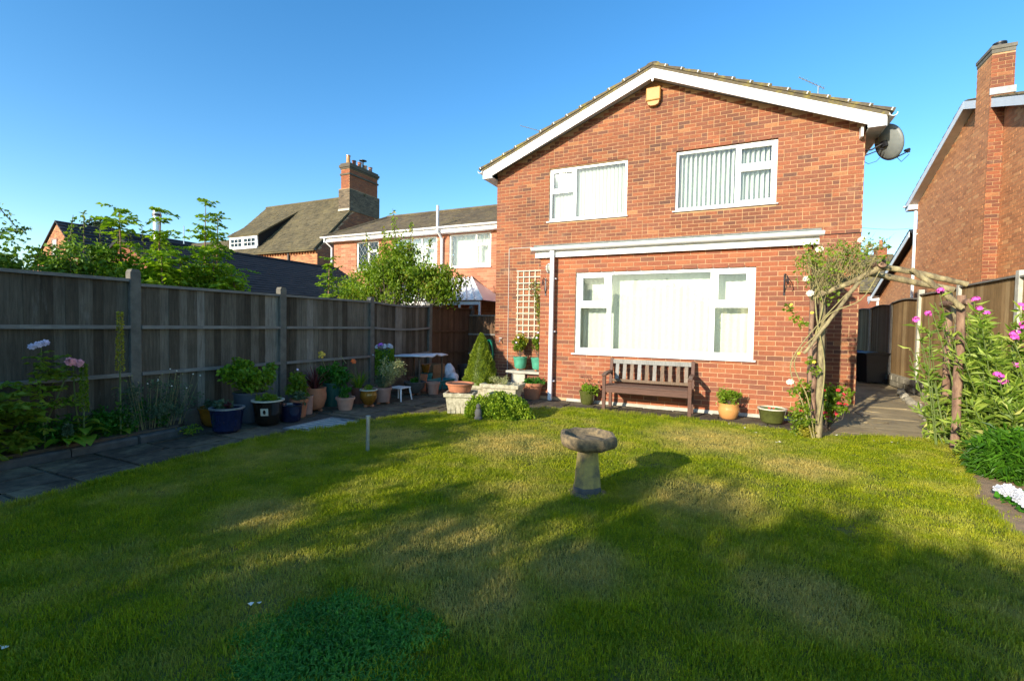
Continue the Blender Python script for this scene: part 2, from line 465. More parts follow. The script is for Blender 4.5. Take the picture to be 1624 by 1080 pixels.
def wall_mb(mb, O, U, Nv, W, z0, z1, th=.12, holes=()):
    """backing wall with rectangular holes, as boxes butted edge to edge"""
    O, U, Nv = (np.array(a, float) for a in (O, U, Nv))
    us = sorted({0.0, W, *[h[0] for h in holes], *[h[1] for h in holes]})
    zs = sorted({z0, z1, *[h[2] for h in holes], *[h[3] for h in holes]})
    for i in range(len(us) - 1):
        # merge vertically where there is no hole
        run = None
        for j in range(len(zs) - 1):
            um, zm = (us[i] + us[i + 1]) / 2, (zs[j] + zs[j + 1]) / 2
            inside = any(h[0] < um < h[1] and h[2] < zm < h[3] for h in holes)
            if not inside:
                if run is None: run = [zs[j], zs[j + 1]]
                else: run[1] = zs[j + 1]
            if (inside or j == len(zs) - 2) and run is not None:
                c = O + um * U - th / 2 * Nv + np.array([0, 0, (run[0] + run[1]) / 2])
                mb.obox(c, U, Nv, (us[i + 1] - us[i]) / 2, th / 2, (run[1] - run[0]) / 2)
                run = None
def tiles_mb(O, U, S, W, Ln, tw=.30, gauge=.33, th=.018, seed=3, jig=.004, inside=None):
    """tiled slope: O lower corner, U along the eave, S up the slope"""
    rg = np.random.default_rng(seed)
    O, U, S = (np.array(a, float) for a in (O, U, S)); Nn = np.cross(U, S); Nn /= np.linalg.norm(Nn)
    if Nn[2] < 0: Nn = -Nn
    nu, ns = int(math.ceil(W / tw)), int(math.ceil(Ln / gauge))
    C, T = [], []
    for s in range(ns):
        off = (s % 2) * tw / 2
        for u in range(-1, nu + 1):
            a, b = max(0, u * tw + off), min(W, (u + 1) * tw + off)
            if b - a < .03: continue
            s0, s1 = s * gauge, min(Ln, (s + 1) * gauge + .03)
            if inside and not inside((a + b) / 2, (s0 + s1) / 2): continue
            j = rg.uniform(-jig, jig)
            g = .002
            C.append([O + (a + g) * U + s0 * S + Nn * (th * 1.0 + j), O + (b - g) * U + s0 * S + Nn * (th * 1.0 + j),
                      O + (b - g) * U + s1 * S + Nn * .002, O + (a + g) * U + s1 * S + Nn * .002,
                      O + (a + g) * U + s0 * S + Nn * (-.004), O + (b - g) * U + s0 * S + Nn * (-.004),
                      O + (b - g) * U + s1 * S - Nn * .004, O + (a + g) * U + s1 * S - Nn * .004])
            T.append(float(np.clip(rg.normal(.5, .22), 0, 1)))
    n = len(C); C = np.array(C)
    F0 = np.array([[0, 1, 2, 3], [0, 4, 5, 1], [1, 5, 6, 2], [3, 7, 4, 0], [2, 6, 7, 3]])
    mb = MB(); mb.add(C.reshape(-1, 3), (np.arange(n)[:, None, None] * 8 + F0[None]).reshape(-1, 4), np.repeat(T, 5))
    return mb

# window helper: facing -y at plane yw (outer brick face); frame set back
def window(house, x0, x1, z0, z1, yw, cells, fw=.06, setback=.05, sill=True, extra=None, glassmat='glass', frame_mat='upvc', mull=.05):
    """cells: list of (x0,x1,z0,z1,opening) fractions of the frame's inside; bars are left between"""
    fr = MB(); y0, y1 = yw + setback, yw + setback + .065
    fr.box(x0, x1, y0, y1, z0, z0 + fw); fr.box(x0, x1, y0, y1, z1 - fw, z1)
    fr.box(x0, x0 + fw, y0, y1, z0 + fw, z1 - fw); fr.box(x1 - fw, x1, y0, y1, z0 + fw, z1 - fw)
    ix0, ix1, iz0, iz1 = x0 + fw, x1 - fw, z0 + fw, z1 - fw
    w = obj('window', fr, M[frame_mat], house, bev=.004)
    xs = sorted({c[0] for c in cells} | {c[1] for c in cells})
    mb = MB(); used = False
    for fx in xs[1:-1]:
        xx = ix0 + fx * (ix1 - ix0); mb.box(xx - mull / 2, xx + mull / 2, y0 + .002, y1 - .002, iz0, iz1); used = True
    for c in cells:
        cx0, cx1 = ix0 + c[0] * (ix1 - ix0), ix0 + c[1] * (ix1 - ix0)
        cx0 += mull / 2 if c[0] > 0 else 0; cx1 -= mull / 2 if c[1] < 1 else 0
        if c[3] < 1:
            zz = iz0 + c[3] * (iz1 - iz0); mb.box(cx0, cx1, y0 + .004, y1 - .004, zz - mull / 2, zz + mull / 2); used = True
    if used: obj('mullion', mb, M[frame_mat], w)
    for c in cells:
        cx0, cx1 = ix0 + c[0] * (ix1 - ix0), ix0 + c[1] * (ix1 - ix0)
        cx0 += mull / 2 if c[0] > 0 else 0; cx1 -= mull / 2 if c[1] < 1 else 0
        cz0, cz1 = iz0 + c[2] * (iz1 - iz0), iz0 + c[3] * (iz1 - iz0)
        cz0 += mull / 2 if c[2] > 0 else 0; cz1 -= mull / 2 if c[3] < 1 else 0
        if len(c) > 4 and c[4]:                                  # opening casement
            s = MB(); sw = .045; ya, yb = y0 - .018, y0 + .03
            s.box(cx0, cx1, ya, yb, cz0, cz0 + sw); s.box(cx0, cx1, ya, yb, cz1 - sw, cz1)
            s.box(cx0, cx0 + sw, ya, yb, cz0 + sw, cz1 - sw); s.box(cx1 - sw, cx1, ya, yb, cz0 + sw, cz1 - sw)
            obj('casement', s, M[frame_mat], w, bev=.004)
            cx0 += sw; cx1 -= sw; cz0 += sw; cz1 -= sw
        p = MB(); p.box(cx0 + .001, cx1 - .001, y0 + .032, y0 + .038, cz0 + .001, cz1 - .001)
        obj('pane', p, M[glassmat], w)
    if sill:
        sb = MB(); sb.prism([(yw - .05, z0 - .035), (y0 + .04, z0 - .035), (y0 + .04, z0 - .003), (yw - .05, z0 - .018)], 'x', x0 - .045, x1 + .03)
        obj('sill', sb, M[frame_mat], w)
    return w
def blind(win, x0, x1, z0, z1, y, pitch=.085, sw=.089, ang=40, bow=0):
    mb = MB(); x = x0 + sw * .3; k = 0
    while x < x1:
        a = math.radians(ang + random.uniform(-4, 4))
        U = (math.cos(a), math.sin(a), 0); Nn = (-math.sin(a), math.cos(a), 0)
        mb.obox((x, y, (z0 + z1) / 2), U, Nn, sw / 2, .0015, (z1 - z0) / 2, .5)
        x += pitch; k += 1
    obj('blind', mb, M['fabric_white'], win, kind='stuff')

# ------------------------------------------------------------------ foliage
def rvec(n):
    v = RG.normal(size=(n, 3)); return v / np.linalg.norm(v, axis=1)[:, None]
def leaves(mb, P, size, aspect=.35, up=.6, droop=0.0, D=None, tlo=0, thi=1, outw=None):
    P = np.asarray(P, float); n = len(P)
    if n == 0: return
    d = rvec(n) if D is None else np.asarray(D, float)
    if outw is not None: d = d + outw
    d[:, 2] -= droop
    d /= np.linalg.norm(d, axis=1)[:, None] + 1e-9
    nn = rvec(n); nn[:, 2] += up * 2
    s = np.cross(d, nn); s /= np.linalg.norm(s, axis=1)[:, None] + 1e-9
    nn = np.cross(s, d)
    Ls = size * RG.uniform(.65, 1.25, n)[:, None]; W = Ls * aspect
    V = np.stack([P, P + d * Ls * .45 + s * W + nn * Ls * .10, P + d * Ls - nn * Ls * .12, P + d * Ls * .45 - s * W + nn * Ls * .10], 1)
    F = (np.arange(n)[:, None, None] * 4 + np.array([[0, 1, 2], [0, 2, 3]])[None]).reshape(-1, 3)
    mb.add(V.reshape(-1, 3), F, np.repeat(RG.uniform(tlo, thi, n), 2))
def clump_points(c, r, n, shell=.6):
    v = rvec(n); rad = RG.uniform(0, 1, n) ** (1 - shell * .66)
    return np.array(c) + v * rad[:, None] * np.array(r)
def crown(mb, c, r, clumps, per, size, cr=.25, aspect=.35, up=.6, droop=0, shell=.7, flat=1.0):
    C = clump_points(c, r, clumps, shell)
    C[:, 2] = np.maximum(C[:, 2], c[2] - r[2] * .95)
    for k in range(clumps):
        q = cr * RG.uniform(.6, 1.3)
        P = C[k] + rvec(per) * (RG.uniform(0, 1, per) ** .45)[:, None] * np.array([q, q, q * flat])
        lo = RG.uniform(0, .35)
        leaves(mb, P, size, aspect, up, droop, tlo=lo, thi=lo + .65)
    return C
def branches(mb, base, C, r0=.03, every=1, top=None):
    base = np.array(base, float)
    for k in range(0, len(C), every):
        e = C[k]; m = base * .45 + e * .55; m[2] = base[2] + (e[2] - base[2]) * .35
        h0 = base + (np.array([0, 0, 1]) * (e[2] - base[2]) * .15)
        mb.tube([base, h0, m + RG.normal(0, .03, 3), e], [r0, r0 * .8, r0 * .45, r0 * .12], 5)
def strap(mb, base, az, Ln, W, rise, arch, seg=5, t=.5):
    """a strap leaf: starts steep, arches over"""
    base = np.array(base, float); V = []
    dx, dy = math.cos(az), math.sin(az); s = np.array([-dy, dx, 0])
    p = base.copy(); ang = rise
    for i in range(seg + 1):
        f = i / seg; w = W * (1 - f ** 2.2) * .5 + .0005
        V += [p - s * w, p + s * w]
        st = Ln / seg
        p = p + np.array([dx * math.cos(ang), dy * math.cos(ang), math.sin(ang)]) * st
        ang -= arch / seg
    F = [[2 * i, 2 * i + 1, 2 * i + 3, 2 * i + 2] for i in range(seg)]
    mb.add(V, F, t)
def tuft(mb, c, n, Ln, W, spread=.05, rise=(1.0, 1.5), arch=(.3, 1.5)):
    for i in range(n):
        a = random.uniform(0, 2 * PI)
        strap(mb, (c[0] + math.cos(a) * random.uniform(0, spread), c[1] + math.sin(a) * random.uniform(0, spread), c[2]), a,
              Ln * random.uniform(.6, 1.1), W, random.uniform(*rise), random.uniform(*arch), 5, random.uniform(0, 1))
def pinnate(mb, base, az, Ln, pairs=7, size=.07, aspect=.28, el=.5, droopy=.9):
    base = np.array(base, float); d = np.array([math.cos(az), math.sin(az), 0]); s = np.array([-d[1], d[0], 0])
    P, D = [], []; p = base.copy(); e = el
    for i in range(pairs):
        p = p + (d * math.cos(e) + np.array([0, 0, math.sin(e)])) * Ln / pairs; e -= droopy / pairs
        for sg in (-1, 1):
            P.append(p.copy()); D.append(d * .35 + sg * s + np.array([0, 0, -.18]) + RG.normal(0, .12, 3))
    P.append(p); D.append(d)
    leaves(mb, np.array(P), size, aspect, .7, 0, D=np.array(D), tlo=random.uniform(0, .4), thi=random.uniform(.6, 1))
    return p
def flower(mb, c, r, n=7, layers=2, up=(0, 0, 1), cup=.4):
    """open flower head made of petals"""
    c = np.array(c, float); up = np.array(up, float); up /= np.linalg.norm(up)
    a = np.cross(up, [1, .3, 0]); a /= np.linalg.norm(a); b = np.cross(up, a)
    for l in range(layers):
        for k in range(n):
            th = 2 * PI * (k + .5 * l) / n + random.uniform(-.15, .15)
            d = math.cos(th) * a + math.sin(th) * b; s = np.cross(up, d)
            q = r * (1 - .28 * l); h = cup * (l + .3)
            V = [c, c + d * q * .55 + s * q * .42 + up * q * h * .6, c + d * q + s * q * .12 + up * q * h, c + d * q - s * q * .12 + up * q * h, c + d * q * .55 - s * q * .42 + up * q * h * .6]
            mb.add(V, [[0, 1, 2, 3, 4]], .5)
def floret_ball(mb, c, r, n, fr, squash=.8):
    for i in range(n):
        v = rvec(1)[0]; v[2] = abs(v[2]) * .9 - .15
        v /= np.linalg.norm(v)
        flower(mb, np.array(c) + v * np.array([r, r, r * squash]), fr, 5, 1, v, .3)

# ================================================================== GROUND
def mat_lawn_ground():
    m, t, b, o = nt('turf')
    n = noise(t, 1.1, 5, .65, None, 'pos')
    r = ramp(t, [(.30, (.12, .155, .02)), (.55, (.20, .20, .05)), (.75, (.30, .25, .10))]); t.links.new(n, r.inputs[0])
    g = ramp(t, [(.3, (.65, .65, .65)), (.7, (1.1, 1.1, 1.1))]); t.links.new(noise(t, 60, 4, .7, None, 'pos'), g.inputs[0])
    t.links.new(mul(t, r.outputs[0], g.outputs[0]), b.inputs['Base Color'])
    b.inputs['Roughness'].default_value = 1.0; b.inputs['Specular IOR Level'].default_value = .1
    bump(t, b, noise(t, 90, 4, .7, None, 'pos'), 1.0, .02)
    return m
M['turf'] = mat_lawn_ground()
M['ground'] = mat_plain('rough ground', (.10, .105, .05), 1.0, .4, .6, .8, col2=(.06, .055, .03))

g = MB(); g.box(-300, 300, -300, 400, -.5, -.055)
obj('ground', g, M['ground'], kind='structure')

LAWN = [(-4.62, -7), (-4.56, 0.6), (-4.55, 1.4), (-4.66, 2.2), (-4.72, 2.9), (-4.80, 3.5), (-4.74, 3.95), (-4.55, 4.35), (-4.45, 4.8), (-4.28, 5.35), (-3.97, 5.85),
        (-3.45, 6.2), (-3.1, 6.6), (-2.82, 6.95), (-2.4, 7.25), (-1.41, 7.34), (-.48, 7.27), (.33, 7.16), (1.02, 7.02), (1.35, 7.22), (1.9, 7.38), (2.30, 7.40), (2.27, 7.0), (2.24, 6.5), (2.10, 6.0), (1.93, 5.5), (1.80, 5.0), (1.73, 4.5), (1.70, 4.0), (1.72, 3.2), (1.8, 2.0), (1.9, 0), (1.9, -7)]
def inside(x, y, poly=LAWN):
    c = False; n = len(poly); j = n - 1
    for i in range(n):
        xi, yi = poly[i]; xj, yj = poly[j]
        if (yi > y) != (yj > y) and x < (xj - xi) * (y - yi) / (yj - yi) + xi: c = not c
        j = i
    return c
lb = MB(); lb.prism(LAWN, 'z', -.05, .012)
lawn = obj('lawn', lb, M['turf'], kind='structure')

# joint sheet below all paving
jb = MB(); jb.box(-6.4, 3.7, -3, 24, -.054, -.014)
patio = obj('patio', jb, M['joint'], kind='structure')
def slabs(x0, x1, y0, y1, sx, sy, mat, ok=None, jit=.03, rows='x', lift=0.0, gap=.005):
    y = y0; k = 0
    while y < y1 - .05:
        h = sy * random.uniform(.8, 1.2); x = x0 - random.uniform(0, sx)
        while x < x1 - .03:
            w = sx * random.uniform(.7, 1.35)
            a, b, c, d = max(x, x0), min(x + w, x1), y, min(y + h, y1)
            x += w
            if b - a < .08: continue
            if ok and not ok((a + b) / 2, (c + d) / 2): continue
            g_ = gap; q = lambda: random.uniform(-jit, jit) * .35
            zt = lift + random.uniform(-.004, .005)
            P = [(a + g_ + abs(q()), c + g_ + abs(q())), (b - g_ - abs(q()), c + g_ + abs(q())), (b - g_ - abs(q()), d - g_ - abs(q())), (a + g_ + abs(q()), d - g_ - abs(q()))]
            if random.random() < .35:                             # a broken corner
                i = random.randrange(4); p, n1, n0 = P[i], P[(i + 1) % 4], P[i - 1]; f = random.uniform(.15, .4)
                P = P[:i] + [(p[0] + (n0[0] - p[0]) * f, p[1] + (n0[1] - p[1]) * f), (p[0] + (n1[0] - p[0]) * f, p[1] + (n1[1] - p[1]) * f)] + P[i + 1:]
            cx, cy = (a + b) / 2, (c + d) / 2
            mb = MB(); mb.prism([(p[0] - cx, p[1] - cy) for p in P], 'z', -.05, 0, random.random())
            s = obj('paving_slab', mb, mat, patio, world=False)
            s.location = (cx, cy, zt); s.rotation_euler = (random.uniform(-.004, .004), random.uniform(-.004, .004), 0)
        y += h
MAN = (-5.12, -4.52, 4.10, 4.92)
def okp(x, y):
    if MAN[0] - .05 < x < MAN[1] + .05 and MAN[2] - .05 < y < MAN[3] + .05: return False
    return not (inside(x + .10, y) and inside(x, y - .12) and inside(x + .1, y - .12) and inside(x, y))
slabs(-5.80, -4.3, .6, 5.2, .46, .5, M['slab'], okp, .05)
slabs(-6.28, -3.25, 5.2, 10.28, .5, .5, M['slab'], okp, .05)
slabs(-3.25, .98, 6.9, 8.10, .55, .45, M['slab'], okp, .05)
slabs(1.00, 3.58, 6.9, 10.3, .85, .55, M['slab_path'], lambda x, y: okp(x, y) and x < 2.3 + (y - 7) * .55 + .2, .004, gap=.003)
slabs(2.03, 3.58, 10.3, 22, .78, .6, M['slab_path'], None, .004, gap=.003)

# raised soil of the two beds
sb = MB(); sb.prism([(-6.27, -3), (-5.93, -3), (-5.93, 1.2), (-5.95, 3.35), (-6.27, 3.6)], 'z', -.05, .09)
obj('flower_bed', sb, M['soil'], kind='structure')
BED = [(1.9, -3), (3.6, -3), (3.6, 11.3), (3.25, 11.3), (2.85, 9.6), (2.5, 8.1), (2.31, 7.42), (2.28, 7.0), (2.25, 6.5), (2.11, 6.0), (1.94, 5.5), (1.81, 5.0), (1.74, 4.5), (1.71, 4.0), (1.73, 3.2), (1.81, 2.0)]
sb = MB(); sb.prism(BED, 'z', -.05, .022)
obj('flower_bed', sb, M['soil_dry'], kind='structure')

# kerb stones along the left bed
kerb = thing('bed_edging', 'low weathered concrete kerb along the shaded left-hand flower bed', 'kerb', (-5.86, 1.5, 0))
y = -.6
while y < 3.4:
    n_ = .58; xk = -5.86 + (.06 if y > 2.6 else 0) * (y - 2.6)
    mb = MB(); mb.prism([(-.045, -.05), (.045, -.05), (.045, .055), (.03, .075), (-.03, .075), (-.045, .055)], 'y', 0, n_ - .012, random.random())
    k = obj('kerb_stone', mb, M['kerb'], kerb, world=False); k.location = (xk + 5.86, y - 1.5, random.uniform(-.006, .006)); k.rotation_euler = (0, 0, random.uniform(-.02, .02) - (.10 if y > 2.6 else 0) * -1)
    y += n_

# manhole cover set in the path
mh = thing('manhole_cover', 'grey rectangular drain cover with raised ribs set in the shaded path', 'drain cover', (-4.82, 4.51, 0))
a_ = math.radians(0)
fb = MB()
for (x0, x1, y0, y1) in ((-.29, .29, -.40, -.37), (-.29, .29, .37, .40), (-.29, -.26, -.37, .37), (.26, .29, -.37, .37)): fb.box(x0, x1, y0, y1, -.03, .008)
obj('frame', fb, M['galv'], mh, world=False)
cb = MB(); cb.box(-.255, .255, -.365, .365, -.03, .002)
cv = obj('cover', cb, M['concrete_pale'], mh, world=False)
rb = MB()
for i in range(7):
    yy = -.30 + i * .1
    if abs(yy) > .02: rb.box(-.21, .21, yy - .008, yy + .008, .0022, .009)
rb.box(-.235, .235, -.008, .008, .0022, .009)
obj('rib', rb, M['galv'], cv, kind='stuff', world=False)
for yy in (-.33, .33):
    hb = MB(); hb.box(-.05, .05, yy - .016, yy + .016, .0022, .006); obj('lifting_slot', hb, M['black_plastic'], mh, world=False)

# ================================================================== MAIN HOUSE
HX0, HX1, HY, HYB = -5.30, 2.02, 10.30, 18.4
APX, APZ, EZ = -1.64, 6.50, 4.94
BX0, BX1, BY = -3.24, 1.00, 8.10
house = thing('brick_house', 'two-storey red brick house with white windows facing the lawn', 'house', (HX0, HY, 0))
def gable(u):           # wall top above u metres from the left corner
    x = HX0 + u
    return (EZ + (APZ - EZ) * (1 - abs(x - APX) / (APX - HX0 + .12))) - .02
W1 = (-3.95, -2.16, 3.77, 4.96); W2 = (-1.17, .67, 3.77, 4.97)
holes = [(W1[0] - HX0, W1[1] - HX0, W1[2] - .035, W1[3]), (W2[0] - HX0, W2[1] - HX0, W2[2] - .035, W2[3])]
wm = MB(); wall_mb(wm, (HX0, HY, 0), (1, 0, 0), (0, -1, 0), HX1 - HX0, -.05, EZ + .02, .22, holes)
# gable triangle above the eave line; window heads cut into it
tri = [(HX0, EZ + .02)]
tri = [(HX0, EZ + .0201), (HX1, EZ + .0201), (APX, APZ)]
for (a, b) in ((HX0, W1[0]), (W1[1], W2[0]), (W2[1], HX1)): pass
wm.prism([(HX0, EZ + .0601), (HX1, EZ + .0601), (HX1, EZ + .08), (APX, APZ), (HX0, EZ + .08)], 'y', HY, HY + .22)
for (a, b) in ((HX0, W1[0]), (W1[1], W2[0]), (W2[1], HX1)): wm.box(a, b, HY, HY + .22, EZ + .0201, EZ + .060)
# side and back walls
wm.box(HX0, HX0 + .22, HY + .2201, HYB, -.05, EZ); wm.box(HX1 - .22, HX1, HY + .2201, HYB, -.05, EZ)
wm.box(HX0 + .2201, HX1 - .2201, HYB - .22, HYB, -.05, EZ)
wm.box(HX0 + .2201, HX1 - .2201, HY + .2201, HYB - .2201, 2.5, 2.62)
wm.box(HX0 + .2201, HX1 - .2201, HY + .2201, HYB - .2201, EZ + .065, EZ + .085)
wm.prism([(HX0, EZ + .0201), (HX1, EZ + .0201), (APX, APZ)], 'y', HYB - .22, HYB)
wall = obj('wall', wm, M['mortar'], house)
hole_b = holes + [(BX0 - HX0, BX1 - HX0, -1, 2.80)]
Lb = brick_list(HX1 - HX0, .03, 6.6, hole_b, gable, seed=4, heads_=.16)
bs = obj('brickwork', bricks_mb(Lb, (HX0, HY, 0), (1, 0, 0), (0, -1, 0), .0035), M['brick'], wall, kind='stuff')
# side wall towards the path
Ls = brick_list(HYB - HY, .03, EZ, (), None, seed=5)
obj('brickwork', bricks_mb(Ls, (HX1, HY, 0), (0, 1, 0), (1, 0, 0), .006), M['brick'], wall, kind='stuff')
obj('brickwork', bricks_mb(Ls, (HX0, HY, 0), (0, 1, 0), (-1, 0, 0), .006), M['brick'], wall, kind='stuff')

# bay: front, cheeks, flat roof
bw = (-2.57, .29, .885, 2.335)
bm = MB(); wall_mb(bm, (BX0, BY, 0), (1, 0, 0), (0, -1, 0), BX1 - BX0, -.05, 2.60, .20, [(bw[0] - BX0, bw[1] - BX0, bw[2] - .035, bw[3])])
bm.box(BX0, BX0 + .2, BY + .2001, HY - .001, -.05, 2.60); bm.box(BX1 - .2, BX1, BY + .2001, HY - .001, -.05, 2.60)
bay = obj('bay_wall', bm, M['mortar_pale'], house)
Lbay = brick_list(BX1 - BX0, .055, 2.62, [(bw[0] - BX0, bw[1] - BX0, bw[2] - .035, bw[3])], None, seed=8)
full = sorted([i for i, q in enumerate(Lbay) if abs(q[2] - BL / 2) < .004], key=lambda i: -Lbay[i][0])[:290]
fs = set(full)
variants = []
for k in range(10):
    mb = MB(); mb.obox((0, 0, 0), (1, 0, 0), (0, -1, 0), BL / 2, .004, BH / 2, (k + .5) / 10)
    variants.append(to_mesh('brick', mb)); variants[-1].materials.append(M['brick_red'])
for i in full:
    u, z, hu, tn = Lbay[i]
    b = inst('brick', variants[min(9, int(tn * 10))], bay, (BX0 + u, BY - .0005 - random.uniform(0, .002), z))
    b.rotation_euler = (random.uniform(-.006, .006), random.uniform(-.002, .002), random.uniform(-.006, .006))
obj('brickwork', bricks_mb([q for i, q in enumerate(Lbay) if i not in fs], (BX0, BY, 0), (1, 0, 0), (0, -1, 0), .006), M['brick_red'], bay, kind='stuff')
Lc = brick_list(HY - BY - .01, .055, 2.62, (), None, seed=9)
obj('brickwork', bricks_mb(Lc, (BX0, BY, 0), (0, 1, 0), (-1, 0, 0), .006), M['brick_red'], bay, kind='stuff')
obj('brickwork', bricks_mb(Lc, (BX1, BY, 0), (0, 1, 0), (1, 0, 0), .006), M['brick_red'], bay, kind='stuff')
# rendered plinth at the foot of the bay
pb = MB(); pb.prism([(BY - .045, -.05), (BY + .02, -.05), (BY + .02, .05), (BY - .012, .05), (BY - .035, .02)], 'x', BX0 + .55, BX1 - .002)
obj('plinth', pb, M['concrete_pale'], house, bev=.006)
# flat roof
fr_ = MB(); fr_.box(BX0 - .10, BX1 + .10, BY - .14, HY - .002, 2.765, 2.805)
obj('flat_roof', fr_, M['felt'], house, bev=.008)
fa = MB(); fa.box(BX0 - .08, BX1 + .08, BY - .09, BY - .065, 2.585, 2.7595); fa.box(BX0 - .08, BX0 - .055, BY - .0649, HY - .01, 2.585, 2.7595); fa.box(BX1 + .055, BX1 + .08, BY - .0649, HY - .01, 2.585, 2.7595)
fa.box(BX0 - .0549, BX1 + .0549, BY - .0649, BY - .004, 2.601, 2.615)
obj('fascia', fa, M['upvc'], house)
def gutter(parent, x0, x1, yf, z, r=.056, mat='upvc', name='gutter', ax='x'):
    """half-round gutter with a rolled lip, along x (or y)"""
    mb = MB(); n = 9; prof = []
    for i in range(n + 1):
        th = PI + PI * i / n
        prof.append((r * math.cos(th), r * math.sin(th)))
    inner = [(p[0] * .86, p[1] * .86) for p in prof[::-1]]
    poly = [(yf + p[0], z + p[1]) for p in prof + inner]
    m = len(poly)
    if ax == 'x': V = [(x0, p[0], p[1]) for p in poly] + [(x1, p[0], p[1]) for p in poly]
    else: V = [(p[0], x0, p[1]) for p in poly] + [(p[0], x1, p[1]) for p in poly]
    mb.add(V, [[i, (i + 1) % m, m + (i + 1) % m, m + i] for i in range(m)])
    half = m // 2
    for base in (0, m):
        mb.add(V, [[base + i, base + i + 1, base + m - 2 - i, base + m - 1 - i] for i in range(half - 1)])
    e = [(yf + r * math.cos(PI + PI * i / n), z + r * math.sin(PI + PI * i / n)) for i in range(n + 1)]
    if ax == 'x':
        for xa in (x0, x1 - .004): mb.prism(e, 'x', xa + .0001, xa + .004)
    return obj(name, mb, M[mat], parent, smooth=True)
gutter(house, BX0 - .13, BX1 + .13, BY - .155, 2.755, .062)
dp = MB(); xd = BX0 + .26
dp.box(xd - .036, xd + .036, BY - .14, BY - .075, .0, 2.66, .5)
d_ = obj('downpipe', dp, M['upvc'], house, bev=.012)
for z in (.35, 1.25, 2.2):
    q = MB(); q.box(xd - .055, xd + .062, BY - .0749, BY - .0089, z - .012, z + .012); obj('pipe_clip', q, M['upvc'], d_)
sh = MB(); sh.box(xd - .042, xd + .042, BY - .15, BY - .0749, 2.60, 2.70); obj('hopper', sh, M['upvc'], d_, bev=.01)

# bay window with net curtain
f1, f2 = .192, .808
w = window(house, *bw, BY, [(0, f1, 0, .585), (0, f1, .585, 1, 1), (f1, f2, 0, 1), (f2, 1, 0, .585), (f2, 1, .585, 1, 1)], fw=.085, setback=.03, mull=.075)
nb = MB(); nn_ = 160; x0, x1 = BX0 + .22, BX1 - .22; V = []
for i in range(nn_ + 1):
    x = x0 + (x1 - x0) * i / nn_; yy = BY + .285 + .008 * math.sin(i * 1.35) + .004 * math.sin(i * .41)
    V += [(x, yy, .78), (x, yy, 2.42)]
nb.add(V, [[2 * i, 2 * i + 2, 2 * i + 3, 2 * i + 1] for i in range(nn_)])
obj('net_curtain', nb, M['net'], w, smooth=True)
ib = MB(); ib.box(BX0 + .201, BX1 - .201, BY + .2001, BY + .42, .72, .76); obj('window_board', ib, M['upvc'], w)

# upper windows
w1 = window(house, *W1, HY, [(0, .33, 0, .56), (0, .33, .56, 1, 1), (.33, 1, 0, 1)], fw=.055, setback=.04, mull=.055)
blind(w1, W1[0] + .08, W1[1] - .08, W1[2] + .03, W1[3] - .02, HY + .17, .083, .080, 38)
w2 = window(house, *W2, HY, [(0, .63, 0, 1), (.63, 1, 0, .62, 1), (.63, 1, .62, 1, 1)], fw=.055, setback=.04, mull=.055)
blind(w2, W2[0] + .08, W2[1] - .10, W2[2] + .03, W2[3] - .02, HY + .17, .088, .075, -52)
# net added behind the slats as pale reflection, then curtain folds at the edge
cb = MB(); V = []
for i in range(91):
    x = W2[0] + .06 + (W2[1] - W2[0] - .12) * i / 90; V += [(x, HY + .245 + .008 * math.sin(i * 1.1), W2[2] - .05), (x, HY + .245 + .008 * math.sin(i * 1.1), W2[3])]
cb.add(V, [[2 * i, 2 * i + 2, 2 * i + 3, 2 * i + 1] for i in range(90)]); obj('net_curtain', cb, M['net'], w2, smooth=True)
cb = MB(); V = []
for i in range(25):
    x = W2[0] + .07 + .20 * i / 24; V += [(x, HY + .26 + .018 * math.sin(i * 1.3), W2[2] - .1), (x, HY + .26 + .018 * math.sin(i * 1.3), W2[3])]
cb.add(V, [[2 * i, 2 * i + 2, 2 * i + 3, 2 * i + 1] for i in range(24)]); obj('curtain', cb, M['fabric_white'], w2, smooth=True)

# roof
RYF, RYB = HY - .27, HYB + .2
slope_dx = APX - (HX0 - .30); rise = 1.63
SL = math.hypot(slope_dx, rise); ux, uz = slope_dx / SL, rise / SL
EVZ = EZ + .155; RZ = EVZ + rise
roof = MB()
roof.prism([(HX0 - .30, EVZ - .02), (APX, RZ - .02), (HX1 + .28, EVZ - .02), (HX1 + .28, EVZ - .06), (APX, RZ - .065), (HX0 - .30, EVZ - .06)], 'y', RYF + .03, RYB)
rf = obj('roof', roof, M['felt'], house)
tl = tiles_mb((HX0 - .34, RYB, EVZ - .02), (0, -1, 0), (ux, 0, uz), RYB - RYF - .30, SL, .30, .335, .03, 21)
obj('tile_field', tl, M['tile'], rf, kind='stuff')
tr_ = tiles_mb((HX1 + .32, RYF + .30, EVZ - .02), (0, 1, 0), (-ux, 0, uz), RYB - RYF - .30, SL, .30, .335, .03, 22)
obj('tile_field', tr_, M['tile'], rf, kind='stuff')
vt = []
for k in range(3):
    mb = MB(); mb.prism([(-.02, -.004), (.36, -.012), (.36, .022), (-.02, .058)], 'y', -.165, .15, .3 + .25 * k)
    me = to_mesh('roof_tile', mb); me.materials.append(M['tile']); vt.append(me)
clip_mb = MB(); clip_mb.box(-.009, .009, -.176, -.1655, .012, .060); clip_mb.box(-.009, .009, -.1654, -.13, .058, .063)
clip_me = to_mesh('tile_clip', clip_mb); clip_me.materials.append(M['white_old'])
n_t = int(SL / .335)
ang = math.atan2(rise, slope_dx)
